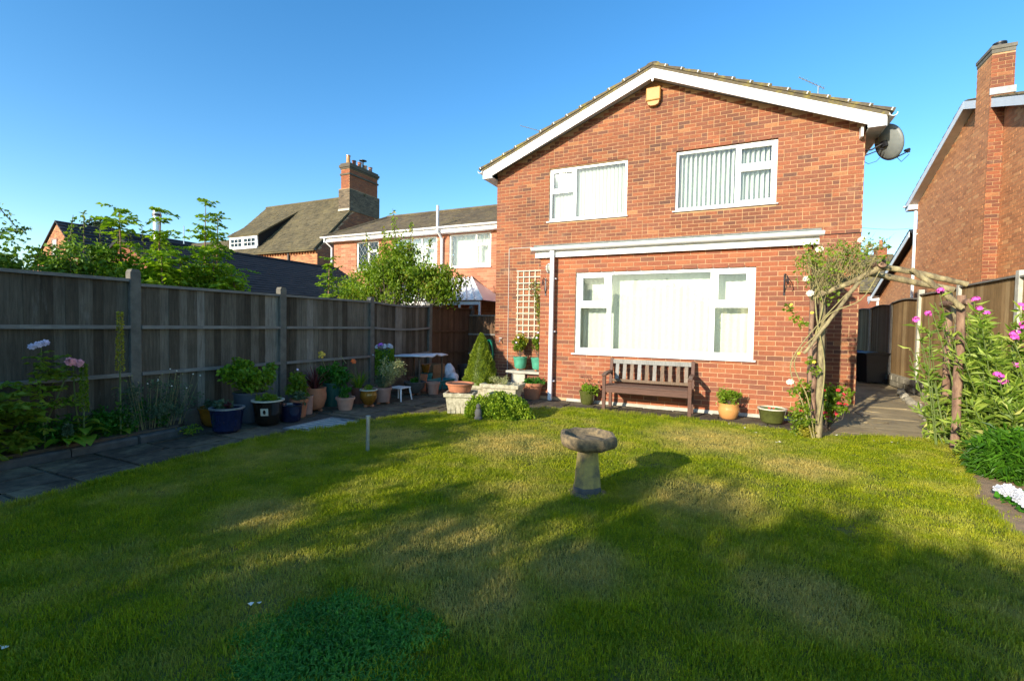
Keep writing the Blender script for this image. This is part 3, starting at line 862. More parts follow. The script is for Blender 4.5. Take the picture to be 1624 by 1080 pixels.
for sgn in (1, -1):
    for k in range(n_t + 1):
        s = k * .335
        x = (HX0 - .34 + s * ux) if sgn == 1 else (HX1 + .32 - s * ux); z = EVZ - .02 + s * uz + random.uniform(-.004, .006)
        o = inst('roof_tile', random.choice(vt), rf, (x, RYF + .15, z))
        o.rotation_euler = (0, -ang, 0) if sgn == 1 else (0, -ang, PI)
        if sgn == -1:
            o.rotation_euler = (0, 0, 0); o.matrix_local = Matrix.Translation(o.location) @ Matrix.Rotation(ang, 4, 'Y') @ Matrix.Diagonal((-1, 1, 1, 1))
        c = inst('tile_clip', clip_me, rf, (x + sgn * .03, RYF + .15, z))
        c.rotation_euler = (0, -ang * sgn, 0)
# undercloak mortar and ridge
ub = MB()
ub.prism([(HX0 - .30, EVZ - .018), (APX, RZ - .018), (HX1 + .28, EVZ - .018), (HX1 + .28, EVZ - .088), (APX, RZ - .088), (HX0 - .30, EVZ - .088)], 'y', RYF + .004, RYF + .0299)
obj('verge_mortar', ub, M['tile'], rf)
y = RYF; k = 0
while y < RYB:
    mb = MB(); P = []
    for i in range(9):
        th = PI * i / 8; P.append((.15 * math.cos(th), .085 * math.sin(th)))
    mb.prism(P, 'y', 0, .445, random.random()); o = obj('ridge_tile', mb, M['tile'], rf, world=False)
    o.location = Vector((APX, y, RZ - .035)) - world_of(rf); y += .45
# barge boards: two lengths with a boxed foot, and the strip at the apex
bb = MB(); bd = .185
yb0, yb1 = RYF + .012, RYF + .038
zt = -.085
bb.prism([(HX0 - .26, EVZ + zt + .012), (APX - .003, RZ + zt), (APX - .003, RZ + zt - bd), (HX0 - .02, EVZ + zt - .10), (HX0 - .02, EVZ - .24), (HX0 - .26, EVZ - .24)], 'y', yb0 - .012, yb1 - .03 + .012)
L1 = obj('barge_board', bb, M['upvc'], house)
bb = MB()
bb.prism([(APX + .003, RZ + zt), (HX1 + .24, EVZ + zt + .012), (HX1 + .24, EVZ - .24), (HX1 - .02, EVZ - .24), (HX1 - .02, EVZ + zt - .10), (APX + .003, RZ + zt - bd)], 'y', yb0 - .012, yb1 - .03 + .012)
obj('barge_board', bb, M['upvc'], house)
ap = MB(); ap.prism([(APX - .035, RZ + zt - bd + .02), (APX + .035, RZ + zt - bd + .02), (APX + .012, RZ - bd - .17), (APX - .012, RZ - bd - .17)], 'y', yb0 - .03, yb0 - .0125)
obj('finial', ap, M['upvc'], house)
# soffit behind the barge boards, and boxed eaves
sf = MB()
sf.prism([(HX0 - .255, EVZ - .16), (APX, RZ - .215), (HX1 + .235, EVZ - .16), (HX1 + .235, EVZ - .145), (APX, RZ - .20), (HX0 - .255, EVZ - .145)], 'y', yb0 + .003, HY - .001)
sf.box(HX0 - .255, HX0 - .001, yb0 + .003, RYB, EVZ - .239, EVZ - .225); sf.box(HX1 + .001, HX1 + .235, yb0 + .003, RYB, EVZ - .239, EVZ - .225)
obj('soffit', sf, M['white_old'], house)
ff = MB(); ff.box(HX0 - .262, HX0 - .2552, yb0 + .02, RYB, EVZ - .24, EVZ - .04); ff.box(HX1 + .2405, HX1 + .255, yb0 + .02, RYB, EVZ - .24, EVZ - .04)
obj('eaves_fascia', ff, M['upvc'], house)
gutter(house, RYF - .03, RYB, HX0 - .33, EVZ - .05, .06, ax='y')
gutter(house, RYF - .03, RYB, HX1 + .325, EVZ - .05, .06, ax='y')
bk = MB(); bk.box(HX1 - .09, HX1 - .055, HY - .16, HY - .008, EVZ - .34, EVZ - .16); obj('bracket', bk, M['white_old'], house)
# alarm box under the apex
al = thing('alarm_box', 'yellow burglar alarm box on the gable under the roof apex', 'alarm', (-1.65, HY - .09, 6.02))
mb = MB(); mb.box(-1.79, -1.50, HY - .13, HY - .007, 6.06, 6.33); obj('cover', mb, M['alarm'], al, bev=.02)
mb = MB(); mb.prism([(-1.77, 6.058), (-1.52, 6.058), (-1.545, 5.99), (-1.60, 5.965), (-1.69, 5.965), (-1.745, 5.99)], 'y', HY - .10, HY - .012); obj('sounder', mb, M['alarm'], al, bev=.01)

# telephone wire and cable on the wall
wr = MB(); wr.tube([(-4.95, HY - .013, .05), (-4.95, HY - .013, 3.17), (-4.93, HY - .013, 3.19), (-4.36, HY - .013, 3.19)], .006, 5); tag(obj('wall_cable', wr, M['white_old']), 'thin grey cable running up the brick wall beside the trellis', 'cable')
wr = MB(); P = [(1.12 + i * .3, HY - .013, 3.10 + .002 * i) for i in range(4)]; wr.tube(P, .007, 5); tag(obj('wall_cable', wr, M['black_plastic']), 'thin black cable clipped across the brick above the bay roof', 'cable')
P = [(1.9 + (i / 16) * 14.5, 18.3 + (i / 16) * 36, 5.0 + (i / 16) * 6.2 - .5 * math.sin(PI * i / 16)) for i in range(17)]
wr = MB(); wr.tube(P, .010, 5); tag(obj('overhead_wire', wr, M['black_plastic']), 'overhead telephone wire crossing the sky gap between the houses', 'wire')

# satellite dish on the side wall
dish = thing('satellite_dish', 'grey satellite dish bracketed to the right side of the house', 'satellite dish', (2.02, 10.5, 4.6))
c = np.array([2.36, 10.5, 4.70]); nn = np.array([.80, .52, .30]); nn /= np.linalg.norm(nn)
a = np.cross(nn, [0, 0, 1]); a /= np.linalg.norm(a); b = np.cross(a, nn)
mb = MB(); rings, seg = 7, 36; V = []
for i in range(rings + 1):
    q = i / rings
    for j in range(seg):
        th = 2 * PI * j / seg; V.append(c + a * .27 * q * math.cos(th) + b * .31 * q * math.sin(th) + nn * .075 * q * q)
mb.add(V, [[i * seg + j, i * seg + (j + 1) % seg, (i + 1) * seg + (j + 1) % seg, (i + 1) * seg + j] for i in range(rings) for j in range(seg)])
do = obj('reflector', mb, M['dish'], dish, smooth=True); sm = do.modifiers.new('thick', 'SOLIDIFY'); sm.thickness = .006
mb = MB(); mb.tube([V[rings * seg + j % seg] for j in range(seg + 1)], .006, 6); obj('rim', mb, M['dark_metal'], dish)
mb = MB(); mb.tube([c - nn * .01, c - nn * .09, np.array([2.15, 10.46, 4.60]), np.array([2.03, 10.46, 4.60])], .014, 8); mb.tube([c - nn * .06 - b * .08, np.array([2.03, 10.46, 4.50])], .010, 6)
mb.obox(c - nn * .03, a, nn, .05, .03, .05, .5, b); obj('mount', mb, M['dark_metal'], dish)
low = c - b * .30 + nn * .07; lnb = c + nn * .42 - b * .22
mb = MB(); mb.tube([low - nn * .04, low + nn * .05, lnb - nn * .03 - b * .03], .011, 6); mb.tube([low + nn * .1, low + nn * .16 - b * .09, lnb - b * .08], .005, 5); arm = obj('arm', mb, M['dark_metal'], dish)
mb = MB(); mb.tube([lnb + nn * .02, lnb - nn * .07], [.03, .022], 10); mb.tube([lnb, lnb - b * .05], [.024, .024], 8); obj('receiver_head', mb, M['dark_metal'], arm)
mb = MB(); mb.tube([c - nn * .05 - b * .15, (2.24, 10.5, 4.40), (2.12, 10.48, 4.36), (2.03, 10.46, 4.42)], .005, 5); obj('cable', mb, M['black_plastic'], dish)

# two aerials on the roof
def aerial(label, base, tip, pz, direction, n=9, span=.32):
    t = thing('television_aerial', label, 'aerial', base)
    b0 = np.array(base); top = np.array([base[0], base[1], pz])
    mb = MB(); mb.tube([b0, top], .016, 6); obj('mast', mb, M['galv'], t)
    d = np.array(tip) - top; Ld = np.linalg.norm(d); d /= Ld; s = np.cross(d, [0, 0, 1]); s /= np.linalg.norm(s)
    mb = MB(); mb.tube([top - d * .15, np.array(tip)], .011, 6); obj('boom', mb, M['galv'], t)
    mb = MB()
    for i in range(n):
        p = top - d * .12 + d * (Ld + .1) * i / (n - 1); q = span * (.55 - .25 * i / n); mb.tube([p - s * q, p + s * q], .004, 4)
    obj('element', mb, M['galv'], t, kind='stuff')
aerial('television aerial poking above the left slope of the roof', (-5.0, 13.4, 5.1), (-6.05, 13.2, 7.42), 7.05, None, 6, .10)
aerial('television aerial poking above the right slope of the roof', (1.62, 13.0, 5.2), (1.22, 13.0, 7.28), 7.0, None, 8, .2)

# wall light, brackets, tap
wl = thing('wall_light', 'oval bulkhead lamp on the brick beside the downpipe', 'light', (-3.07, BY - .05, 2.40))
mb = MB(); mb.lathe([(.001, 0), (.075, 0), (.075, .012), (.062, .03)], (0, 0, 0), 20)
def tilt_y(mbs, c, sx=1, sz=1.3):
    for i, V in enumerate(mbs.V):
        mbs.V[i] = np.stack([V[:, 0] * sx + c[0], c[1] - V[:, 2], V[:, 1] * sz + c[2]], 1)
    return mbs
obj('base', tilt_y(mb, (-3.07, BY - .008, 2.40)), M['galv'], wl, smooth=True)
mb = MB(); mb.lathe([(.060, .028), (.055, .06), (.035, .085), (.001, .095)], (0, 0, 0), 20)
obj('lamp_shade', tilt_y(mb, (-3.07, BY - .010, 2.40)), M['glaze_cream'], wl, smooth=True)
mb = MB(); mb.box(-3.075, -3.065, BY - .115, BY - .105, 2.33, 2.47); mb.box(-3.135, -3.005, BY - .1, BY - .09, 2.395, 2.405); obj('guard', mb, M['dark_metal'], wl)
def hook(label, x, z, g='hanging basket brackets on the bay wall'):
    t = thing('hanging_bracket', label, 'bracket', (x, BY - .03, z), g)
    mb = MB(); mb.box(x - .012, x + .012, BY - .018, BY - .008, z - .16, z + .16); obj('back_plate', mb, M['dark_metal'], t)
    mb = MB(); mb.tube([(x, BY - .015, z + .12), (x, BY - .12, z + .15), (x + .02, BY - .22, z + .10), (x + .03, BY - .27, z + .02), (x + .02, BY - .25, z - .01)], .007, 6)
    mb.tube([(x, BY - .015, z - .12), (x, BY - .08, z - .02), (x, BY - .13, z + .12)], .006, 6)
    for k in range(9):
        pass
    sp = [(x + .015, BY - .16 + .045 * math.cos(a) * (1 - a / 9), z + .04 + .045 * math.sin(a) * (1 - a / 9)) for a in np.linspace(0, 7, 14)]
    mb.tube(sp, .005, 5); obj('arm', mb, M['dark_metal'], t)
hook('black iron basket bracket between the downpipe and the left bay edge', -3.14, 2.06)
hook('black iron basket bracket right of the bay window', .67, 2.02)
tp = thing('garden_tap', 'small brass garden tap on the wall left of the trellis', 'tap', (-5.13, HY, .97))
mb = MB(); mb.tube([(-5.13, HY - .008, .98), (-5.13, HY - .09, .98), (-5.13, HY - .11, .93)], .013, 8); obj('spout', mb, M['steel'], tp)
mb = MB(); mb.tube([(-5.13, HY - .06, .98), (-5.13, HY - .06, 1.03)], .008, 6); mb.box(-5.17, -5.09, HY - .066, HY - .054, 1.03, 1.042); obj('handle', mb, M['steel'], tp)

# ================================================================== NEIGHBOUR ON THE RIGHT
nx = 4.97; ny0, ny1 = 11.1, 18.25; nE, nA = 5.25, 6.62; nyc = (ny0 + ny1) / 2
nb_h = thing('brick_house', 'tall brick neighbouring house with a gable chimney at the right edge', 'house', (nx, ny0, 0))
mb = MB()
mb.prism([(ny0, -.05), (ny1, -.05), (ny1, nE), (nyc, nA), (ny0, nE)], 'x', nx, nx + .2)
mb.box(nx + .2001, nx + 8, ny0, ny0 + .2, -.05, nE); mb.box(nx + .2001, nx + 8, ny1 - .2, ny1, -.05, nE)
wn_ = obj('wall', mb, M['mortar'], nb_h)
def ngab(u): return nE + (nA - nE) * (1 - abs(u - (ny1 - ny0) / 2) / ((ny1 - ny0) / 2))
NB0, NB1 = 13.30, 13.98
Ln = brick_list(ny1 - ny0, .03, 6.7, [(NB0 - ny0, NB1 - ny0, -1, 9)], ngab, seed=31)
obj('brickwork', bricks_mb(Ln, (nx, ny0, 0), (0, 1, 0), (-1, 0, 0), .0015), M['brick_side_lit'], wn_, kind='stuff')
# chimney breast and stack
cx0, cx1 = 4.73, 5.10
ch = MB(); ch.box(cx0 + .008, cx1, NB0 + .008, NB1 - .008, -.05, 7.26); chim = obj('chimney', ch, M['mortar'], nb_h)
Lf = brick_list(cx1 - cx0, .03, 7.18, (), None, seed=33)
obj('brickwork', bricks_mb(Lf, (cx0, NB0 + .008, 0), (1, 0, 0), (0, -1, 0), .006), M['brick'], chim, kind='stuff')
Lf = brick_list(NB1 - NB0, .03, 7.18, (), None, seed=34)
obj('brickwork', bricks_mb(Lf, (cx0 + .008, NB0, 0), (0, 1, 0), (-1, 0, 0), .0015), M['brick_side_lit'], chim, kind='stuff')  # side face lightened in colour against the grazing sun, front left plain
ch = MB(); ch.box(cx0 - .02, cx1 + .02, NB0 - .02, NB1 + .02, 7.261, 7.34); ch.box(cx0 - .005, cx1 + .005, NB0 - .005, NB1 + .005, 7.18, 7.2609); obj('chimney_cap', ch, M['concrete'], chim, bev=.01)
ch = MB(); ch.lathe([(.11, 7.341), (.10, 7.42), (.115, 7.43), (.115, 7.46), (.085, 7.46), (.085, 7.35)], ((cx0 + cx1) / 2, 13.5, 0), 18); obj('flue_pot', ch, M['black_plastic'], chim, smooth=True)
fl = MB(); fl.box(cx0 - .012, cx1 + .03, NB0 - .014, NB0 - .0001, 6.33, 6.47); fl.box(cx1 + .0001, cx1 + .03, NB0, NB1, 6.33, 6.47); obj('flashing', fl, M['lead'], chim)
# roof: ridge along x
ov = .22; nS = (nA - nE) / ((ny1 - ny0) / 2)
y0r, y1r = ny0 - .35, ny1 + .35; zr = nA + .12; ze = zr - nS * (nyc - y0r)
mb = MB(); mb.prism([(y0r, ze), (nyc, zr), (y1r, ze), (y1r, ze + .05), (nyc, zr + .055), (y0r, ze + .05)], 'x', nx - ov + .02, nx + 8); nrf = obj('roof', mb, M['felt'], nb_h)
sv = np.array([0, nyc - y0r, zr - ze]); Lr = np.linalg.norm(sv); sv /= Lr
obj('tile_field', tiles_mb((nx - ov, y0r - .03, ze + .052), (1, 0, 0), sv, 8, Lr, .3, .33, .03, 41), M['tile'], nrf, kind='stuff')
obj('tile_field', tiles_mb((nx - ov, y1r + .03, ze + .052), (1, 0, 0), (0, -sv[1], sv[2]), 8, Lr, .3, .33, .03, 42), M['tile'], nrf, kind='stuff')
def barge(parent, pts, depth, x0, x1, mat='upvc_blue'):
    (ya, za), (yb, zb) = pts
    mb = MB(); mb.prism([(ya, za), (yb, zb), (yb, zb - depth), (ya, za - depth)], 'x', x0, x1); return obj('barge_board', mb, M[mat], parent)
barge(nb_h, ((y0r, ze + .045), (nyc - .002, zr + .05)), .18, nx - ov, nx - ov + .018)
barge(nb_h, ((nyc + .002, zr + .05), (y1r, ze + .045)), .18, nx - ov, nx - ov + .018)
mb = MB(); mb.prism([(y0r, ze - .11), (nyc, zr - .11), (y1r, ze - .11), (y1r, ze - .10), (nyc, zr - .10), (y0r, ze - .10)], 'x', nx - ov + .0185, nx - .001); obj('soffit', mb, M['white_old'], nb_h)
mb = MB(); mb.box(nx - ov, nx + .1, ny1 + .001, y1r, ze - .16, ze - .02); obj('boxed_eaves', mb, M['upvc'], nb_h)
gutter(nb_h, nx - ov - .04, nx + 8, y1r + .06, ze + .03, .055)
mb = MB(); mb.box(nx - .085, nx - .02, ny1 - .03, ny1 + .04, .0, ze - .21)
dpn = obj('downpipe', mb, M['upvc'], nb_h, bev=.012)
for z in (1.6, 2.9, 4.3):
    q = MB(); q.box(nx - .0199, nx - .007, ny1 - .10, ny1 + .02, z, z + .025); obj('pipe_clip', q, M['upvc'], dpn)
q = MB(); q.tube([(nx - .02, 14.12, 2.2), (nx - .02, 14.12, 6.2)], .014, 6); obj('cable', q, M['black_plastic'], nb_h)
q = MB(); q.box(nx - .03, nx - .007, 11.95, 12.05, 2.9, 3.06); obj('vent', q, M['black_plastic'], nb_h)

# house behind it, gable facing the path
rx = 6.6; a0, a1, ea, rz = 18.6, 29.3, 3.15, 5.35; am = 23.9
rh = thing('brick_house', 'low brick gable with dark tiled roof seen behind the arch', 'house', (rx, a0, 0))
mb = MB(); mb.prism([(a0, -.05), (a1, -.05), (a1, ea), (am, rz - .1), (a0, ea)], 'x', rx, rx + 5); rw = obj('wall', mb, M['mortar'], rh)
def rg_(u): return ea + (rz - .1 - ea) * (1 - abs(u + a0 - am) / (a1 - am))
obj('brickwork', bricks_mb(brick_list(a1 - a0, .03, rz, (), rg_, seed=51), (rx, a0, 0), (0, 1, 0), (-1, 0, 0), .002), M['brick_side_lit'], rw, kind='stuff')
s1 = (rz - ea) / (a1 - am)
mb = MB(); mb.prism([(am, rz), (a1 + .5, rz - s1 * (a1 + .5 - am)), (a1 + .5, rz - s1 * (a1 + .5 - am) + .09), (am, rz + .09), (a0 - .5, ea - .1 + .09), (a0 - .5, ea - .1)], 'x', rx - .32, rx + 5); rr = obj('roof', mb, M['tile_charcoal'], rh)
sv2 = np.array([0, -(a1 + .5 - am), s1 * (a1 + .5 - am)]); l2 = np.linalg.norm(sv2)
obj('tile_field', tiles_mb((rx - .33, a1 + .52, rz - s1 * (a1 + .5 - am) + .092), (1, 0, 0), sv2 / l2, 5, l2, .3, .3, .035, 52), M['tile_charcoal'], rr, kind='stuff')
mb = MB(); mb.prism([(am, rz - .005), (a1 + .5, rz - s1 * (a1 + .5 - am) - .005), (a1 + .5, rz - s1 * (a1 + .5 - am) - .22), (am, rz - .22)], 'x', rx - .345, rx - .3205); obj('barge_board', mb, M['upvc_blue'], rh)
mb = MB(); mb.box(rx - .36, rx - .02, a1 - .1, a1 + .62, ea - .27, ea - .02); obj('boxed_eaves', mb, M['upvc'], rh)
mb = MB(); mb.box(rx - .10, rx - .02, a1 - .02, a1 + .1, 0, ea - .28); obj('downpipe', mb, M['upvc'], rh)

# far house with a grey roof beyond the path
gh = thing('brick_house', 'distant house with a plain grey roof glimpsed past the corner', 'house', (6, 40, 0))
mb = MB(); mb.box(3, 10.2, 40, 46, -.05, 4.2); gw = obj('wall', mb, M['brick'], gh)
gsv = np.array([0, 3.4, 2.9]); gl = np.linalg.norm(gsv)
mb = MB(); mb.prism([(39.7, 4.1), (43.1, 7.0), (46.5, 4.1), (46.5, 4.0), (39.7, 4.0)], 'x', 2.8, 10.4); gr_ = obj('roof', mb, M['tile'], gh)
obj('tile_field', tiles_mb((2.8, 39.65, 4.12), (1, 0, 0), gsv / gl, 7.6, gl, .3, .32, .03, 61), M['tile'], gr_, kind='stuff')
mb = MB(); mb.box(9.35, 9.95, 42.6, 43.6, 5.5, 7.4); gc = obj('chimney', mb, M['brick_red'], gh)
mb = MB(); mb.box(9.30, 10.0, 42.55, 43.65, 7.4, 7.5); obj('chimney_cap', mb, M['concrete'], gc)
mb = MB(); mb.lathe([(.15, 7.5), (.12, 7.6), (.11, 8.0), (.14, 8.05)], (9.65, 43.0, 0), 14); obj('chimney_pot', mb, M['terracotta'], gc, smooth=True)

# ================================================================== HOUSE BEHIND ON THE LEFT
wx0, wx1, wy = -12.93, -5.62, 12.5
wg = thing('brick_house', 'brick house with a brown hipped roof and leaded windows behind the fence', 'house', (wx0, wy, 0))
WW = [(-11.88, -10.90, 3.14, 4.13), (-10.28, -8.55, 3.13, 4.13), (-8.10, -6.62, 3.11, 4.13)]
wh = [(a - wx0, b - wx0, c - .03, d) for a, b, c, d in WW]
mb = MB(); wall_mb(mb, (wx0, wy, 0), (1, 0, 0), (0, -1, 0), wx1 - wx0, -.05, 4.20, .22, wh)
mb.box(wx0, wx0 + .22, wy + .2201, wy + 4.4, -.05, 4.20); mb.box(wx1 - .22, wx1, wy + .2201, wy + 4.4, -.05, 4.2); mb.box(wx0 + .2201, wx1 - .2201, wy + 4.18, wy + 4.4, -.05, 4.2)
mb.box(wx0 + .2201, wx1 - .2201, wy + .2201, wy + 4.1799, 2.4, 2.5)
ww = obj('wall', mb, M['mortar_pale'], wg)
obj('brickwork', bricks_mb(brick_list(wx1 - wx0, .9, 4.19, wh, None, seed=71), (wx0, wy, 0), (1, 0, 0), (0, -1, 0), .006), M['brick_pale'], ww, kind='stuff')
def leaded(win, x0, x1, z0, z1, y):
    mb = MB(); p = .16; w_, h_ = x1 - x0, z1 - z0
    for sg in (1, -1):
        n = int((w_ + h_ * .6) / p) + 2
        for i in range(-n, n):
            # line z = z0 + (x - xs) * 1.6 * sg
            xs = (x0 if sg == 1 else x1) + sg * i * p
            pts = []
            for k in range(33):
                f = k / 32; z = z0 + h_ * f; x = xs + sg * (z - z0) / 1.6
                if x0 <= x <= x1: pts.append((x, y, z))
            if len(pts) > 1: mb.tube([pts[0], pts[-1]], .0028, 4, cap=False)
    obj('lead_came', mb, M['upvc_blue'], win, kind='stuff')
for i, (a, b, c, d) in enumerate(WW):
    cells = [(0, .52, 0, 1), (.52, 1, 0, .70, 1), (.52, 1, .70, 1)] if i == 0 else [(0, .66, 0, 1), (.66, 1, 0, .70, 1), (.66, 1, .70, 1)]
    q = window(wg, a, b, c, d, wy, cells, fw=.05, setback=.03, mull=.045)
    leaded(q, a + .06, b - .06, c + .05, d - .05, wy + .055)
    cb = MB(); V = []; nn_ = 60
    for k in range(nn_ + 1):
        x = a + (b - a) * k / nn_; yy = wy + .28 + .02 * math.sin(k * 1.1); V += [(x, yy, c), (x, yy, d)]
    cb.add(V, [[2 * k, 2 * k + 2, 2 * k + 3, 2 * k + 1] for k in range(nn_)]); obj('net_curtain', cb, M['net'], q, smooth=True)
mb = MB(); ex0, ex1, ey0, ey1 = wx0 - .28, wx1, wy - .25, wy + 4.7; ez, rz2 = 4.33, 5.42; rxl = wx0 + .62; rym = wy + 2.1
Vv = [(ex0, ey0, ez), (ex1, ey0, ez), (ex1, ey1, ez), (ex0, ey1, ez), (rxl, rym, rz2), (ex1, rym, rz2)]
mb.add(Vv, [[0, 1, 5, 4], [2, 3, 4, 5]]); mb.add(Vv, [[3, 0, 4], [1, 2, 5]]); mb.add(Vv, [[0, 3, 2, 1]]); wr_ = obj('roof', mb, M['felt'], wg)
s_ = np.array([0, rym - ey0, rz2 - ez]); ls = np.linalg.norm(s_)
hipf = (rxl - ex0) / ls
obj('tile_field', tiles_mb((ex0, ey0 - .02, ez + .006), (1, 0, 0), s_ / ls, ex1 - ex0, ls, .22, .17, .014, 72, inside=lambda u, s: u > s * hipf), M['tile_brown'], wr_, kind='stuff')
s_ = np.array([rxl - ex0, 0, rz2 - ez]); l3 = np.linalg.norm(s_)
mb = MB(); mb.tube([(ex0, ey0, ez + .02), (rxl, rym, rz2 + .03)], .06, 6); mb.tube([(rxl, rym, rz2 + .03), (ex1, rym, rz2 + .03)], .07, 6); obj('ridge', mb, M['tile_brown'], wr_)
mb = MB(); mb.box(ex0 + .02, ex1, ey0 + .012, ey0 + .03, ez - .17, ez - .004); mb.box(ex0 + .02, ex1, ey0 + .0301, wy - .001, ez - .17, ez - .15)
mb.box(ex0 + .02, ex0 + .04, ey0 + .0301, ey1, ez - .17, ez - .004); obj('fascia', mb, M['upvc'], wg)
gutter(wg, ex0 - .05, ex1, ey0 - .045, ez + .0, .055)
mb = MB(); mb.tube([(ex0 + .12, ey0 - .04, ez - .03), (ex0 + .12, ey0 - .04, ez - .12), (wx0 - .06, wy - .05, ez - .35), (wx0 - .06, wy - .05, 0)], .034, 8); obj('downpipe', mb, M['upvc'], wg, smooth=True)
mb = MB(); mb.tube([(-8.32, wy - .07, 2.3), (-8.32, wy - .07, 4.0), (-8.32, wy - .32, 4.2), (-8.32, wy - .32, 4.98)], .045, 8); obj('soil_pipe', mb, M['upvc_blue'], wg, smooth=True)
# lean-to conservatory with a ribbed white roof
cs = thing('conservatory', 'white ribbed conservatory roof half hidden by the peach tree', 'conservatory', (-8, 12, 0))
TOPc = [(-9.3, 12.46, 2.78), (-7.25, 12.46, 2.78)]; BOTc = [(-9.95, 10.9, 2.02), (-6.0, 10.9, 2.0), (-6.0, 12.46, 2.0)]
mb = MB(); Vc = [TOPc[0], TOPc[1], BOTc[1], BOTc[0], BOTc[2], (-9.95, 12.46, 2.0)]; mb.add(Vc, [[0, 3, 2, 1]]); mb.add(Vc, [[1, 2, 4], [0, 5, 3]]); cr = obj('roof', mb, M['upvc'], cs)
rb = MB(); P0, P1, P2, P3 = [np.array(p, float) + [0, -.005, .02] for p in (BOTc[0], BOTc[1], TOPc[0], TOPc[1])]
for i in range(17):
    f = i / 16; rb.tube([P0 * (1 - f) + P1 * f, P2 * (1 - f) + P3 * f], .022, 5)
obj('glazing_bar', rb, M['upvc_blue'], cr, kind='stuff')
mb = MB(); mb.box(-9.9, -6.1, 10.95, 11.0, 1.88, 1.975)
for i in range(7):
    x = -9.9 + i * (3.75 / 6); mb.box(x, x + .05, 10.95, 11.0, .5, 1.8799)
mb.box(-9.9, -6.1, 10.95, 11.05, -.05, .4999); obj('frame', mb, M['upvc'], cs)

# ================================================================== OLD HOUSE
ox0, ox1, oy, od = -31.2, -22.0, 20.0, 7.6
oE, oR = 5.55, 9.55
oh = thing('brick_house', 'old brick house with steep mossy roof, white dormer and tall chimney', 'house', (ox0, oy, 0))
mb = MB(); mb.prism([(oy, -.05), (oy + od, -.05), (oy + od, oE), (oy + od / 2, oR - .15), (oy, oE)], 'x', ox0, ox1); ow = obj('wall', mb, M['mortar_pale'], oh)
obj('brickwork', bricks_mb(brick_list(ox1 - ox0, 3.2, oE - .1, [(5.15, 6.2, 0, 5.0)], None, seed=81), (ox0, oy, 0), (1, 0, 0), (0, -1, 0), .006), M['brick_old'], ow, kind='stuff')
def og(u): return oE + (oR - .15 - oE) * (1 - abs(u - od / 2) / (od / 2))
obj('brickwork', bricks_mb(brick_list(od, 3.2, oR, (), og, seed=82), (ox1, oy, 0), (0, 1, 0), (1, 0, 0), .006), M['brick'], ow, kind='stuff')
db = MB(); x = ox0 + .1
while x < ox1: db.box(x, x + .11, oy - .09, oy - .001, oE - .20, oE - .08); x += .23
obj('dentil', db, M['brick_old'], ow, kind='stuff')
P = [(ox0 + 5.2, 4.2), (ox0 + 6.15, 4.2)] + [(ox0 + 5.675 + .475 * math.cos(t), 4.62 + .16 * math.sin(t)) for t in np.linspace(0, PI, 9)]
mb = MB(); mb.prism(P, 'y', oy - .035, oy - .001); obj('window', mb, M['upvc'], oh)
P1 = [(ox0 + 5.675 + .50 * math.cos(t), 4.63 + .18 * math.sin(t)) for t in np.linspace(0, PI, 9)]; P2 = [(ox0 + 5.675 + .66 * math.cos(t), 4.63 + .38 * math.sin(t)) for t in np.linspace(PI, 0, 9)]
mb = MB(); mb.prism(P1 + P2, 'y', oy - .02, oy - .0015); obj('window_arch', mb, M['brick_blue'], oh)
mb = MB(); mb.tube([(ox0 + 6.9, oy - .08, 3.5), (ox0 + 6.9, oy - .08, oE - .02)], .06, 8); mb.tube([(ox0 - .1, oy - .22, oE - .02), (ox1 + .1, oy - .22, oE - .02)], .06, 8); obj('downpipe', mb, M['black_plastic'], oh)
oy0 = oy - .3; ze_ = oE - .02; zr_ = oR + .05
mb = MB(); mb.prism([(oy0, ze_), (oy + od / 2, zr_), (oy + od + .3, ze_), (oy + od + .3, ze_ - .08), (oy + od / 2, zr_ - .1), (oy0, ze_ - .08)], 'x', ox0 - .1, ox1 + .03); orf = obj('roof', mb, M['tile_old'], oh)
s_ = np.array([0, oy + od / 2 - oy0, zr_ - ze_]); l4 = np.linalg.norm(s_); s4 = s_ / l4
obj('tile_field', tiles_mb((ox0 - .12, oy0 - .02, ze_ + .005), (1, 0, 0), s4, ox1 - ox0 + .17, l4, .24, .2, .02, 83, jig=.012), M['tile_old'], orf, kind='stuff')
mb = MB(); mb.tube([(ox0 - .1, oy + od / 2, zr_ + .03), (ox1 + .1, oy + od / 2, zr_ + .03)], .10, 8); obj('ridge', mb, M['tile_old'], orf)
# cat-slide dormer: shallow roof from near the ridge to the window head
dx0, dx1 = -29.95, -27.2
dy = 20.12; dzb = ze_ + (dy - oy0) * (zr_ - ze_) / (oy + od / 2 - oy0); dzt = 6.80
ty = 23.0; tz = ze_ + (ty - oy0) * (zr_ - ze_) / (oy + od / 2 - oy0)
mb = MB(); mb.prism([(dy, dzb - .1), (dy, dzt), (ty, tz), (ty, tz - .3)], 'x', dx0 + .02, dx1 - .02); dm = obj('dormer', mb, M['lead'], oh)
dm.data.materials[0] = M['tile_dark']
mb = MB(); mb.prism([(dy - .12, dzt - .0), (ty + .1, tz + .10), (ty + .1, tz + .02), (dy - .12, dzt - .07)], 'x', dx0 - .12, dx1 + .12)
dr = obj('dormer_roof', mb, M['tile_old'], oh)
s_ = np.array([0, ty + .1 - dy + .12, tz + .1 - dzt]); l5 = np.linalg.norm(s_)
obj('tile_field', tiles_mb((dx0 - .14, dy - .14, dzt + .005), (1, 0, 0), s_ / l5, dx1 - dx0 + .28, l5, .24, .2, .02, 84, jig=.012), M['tile_old'], dr, kind='stuff')
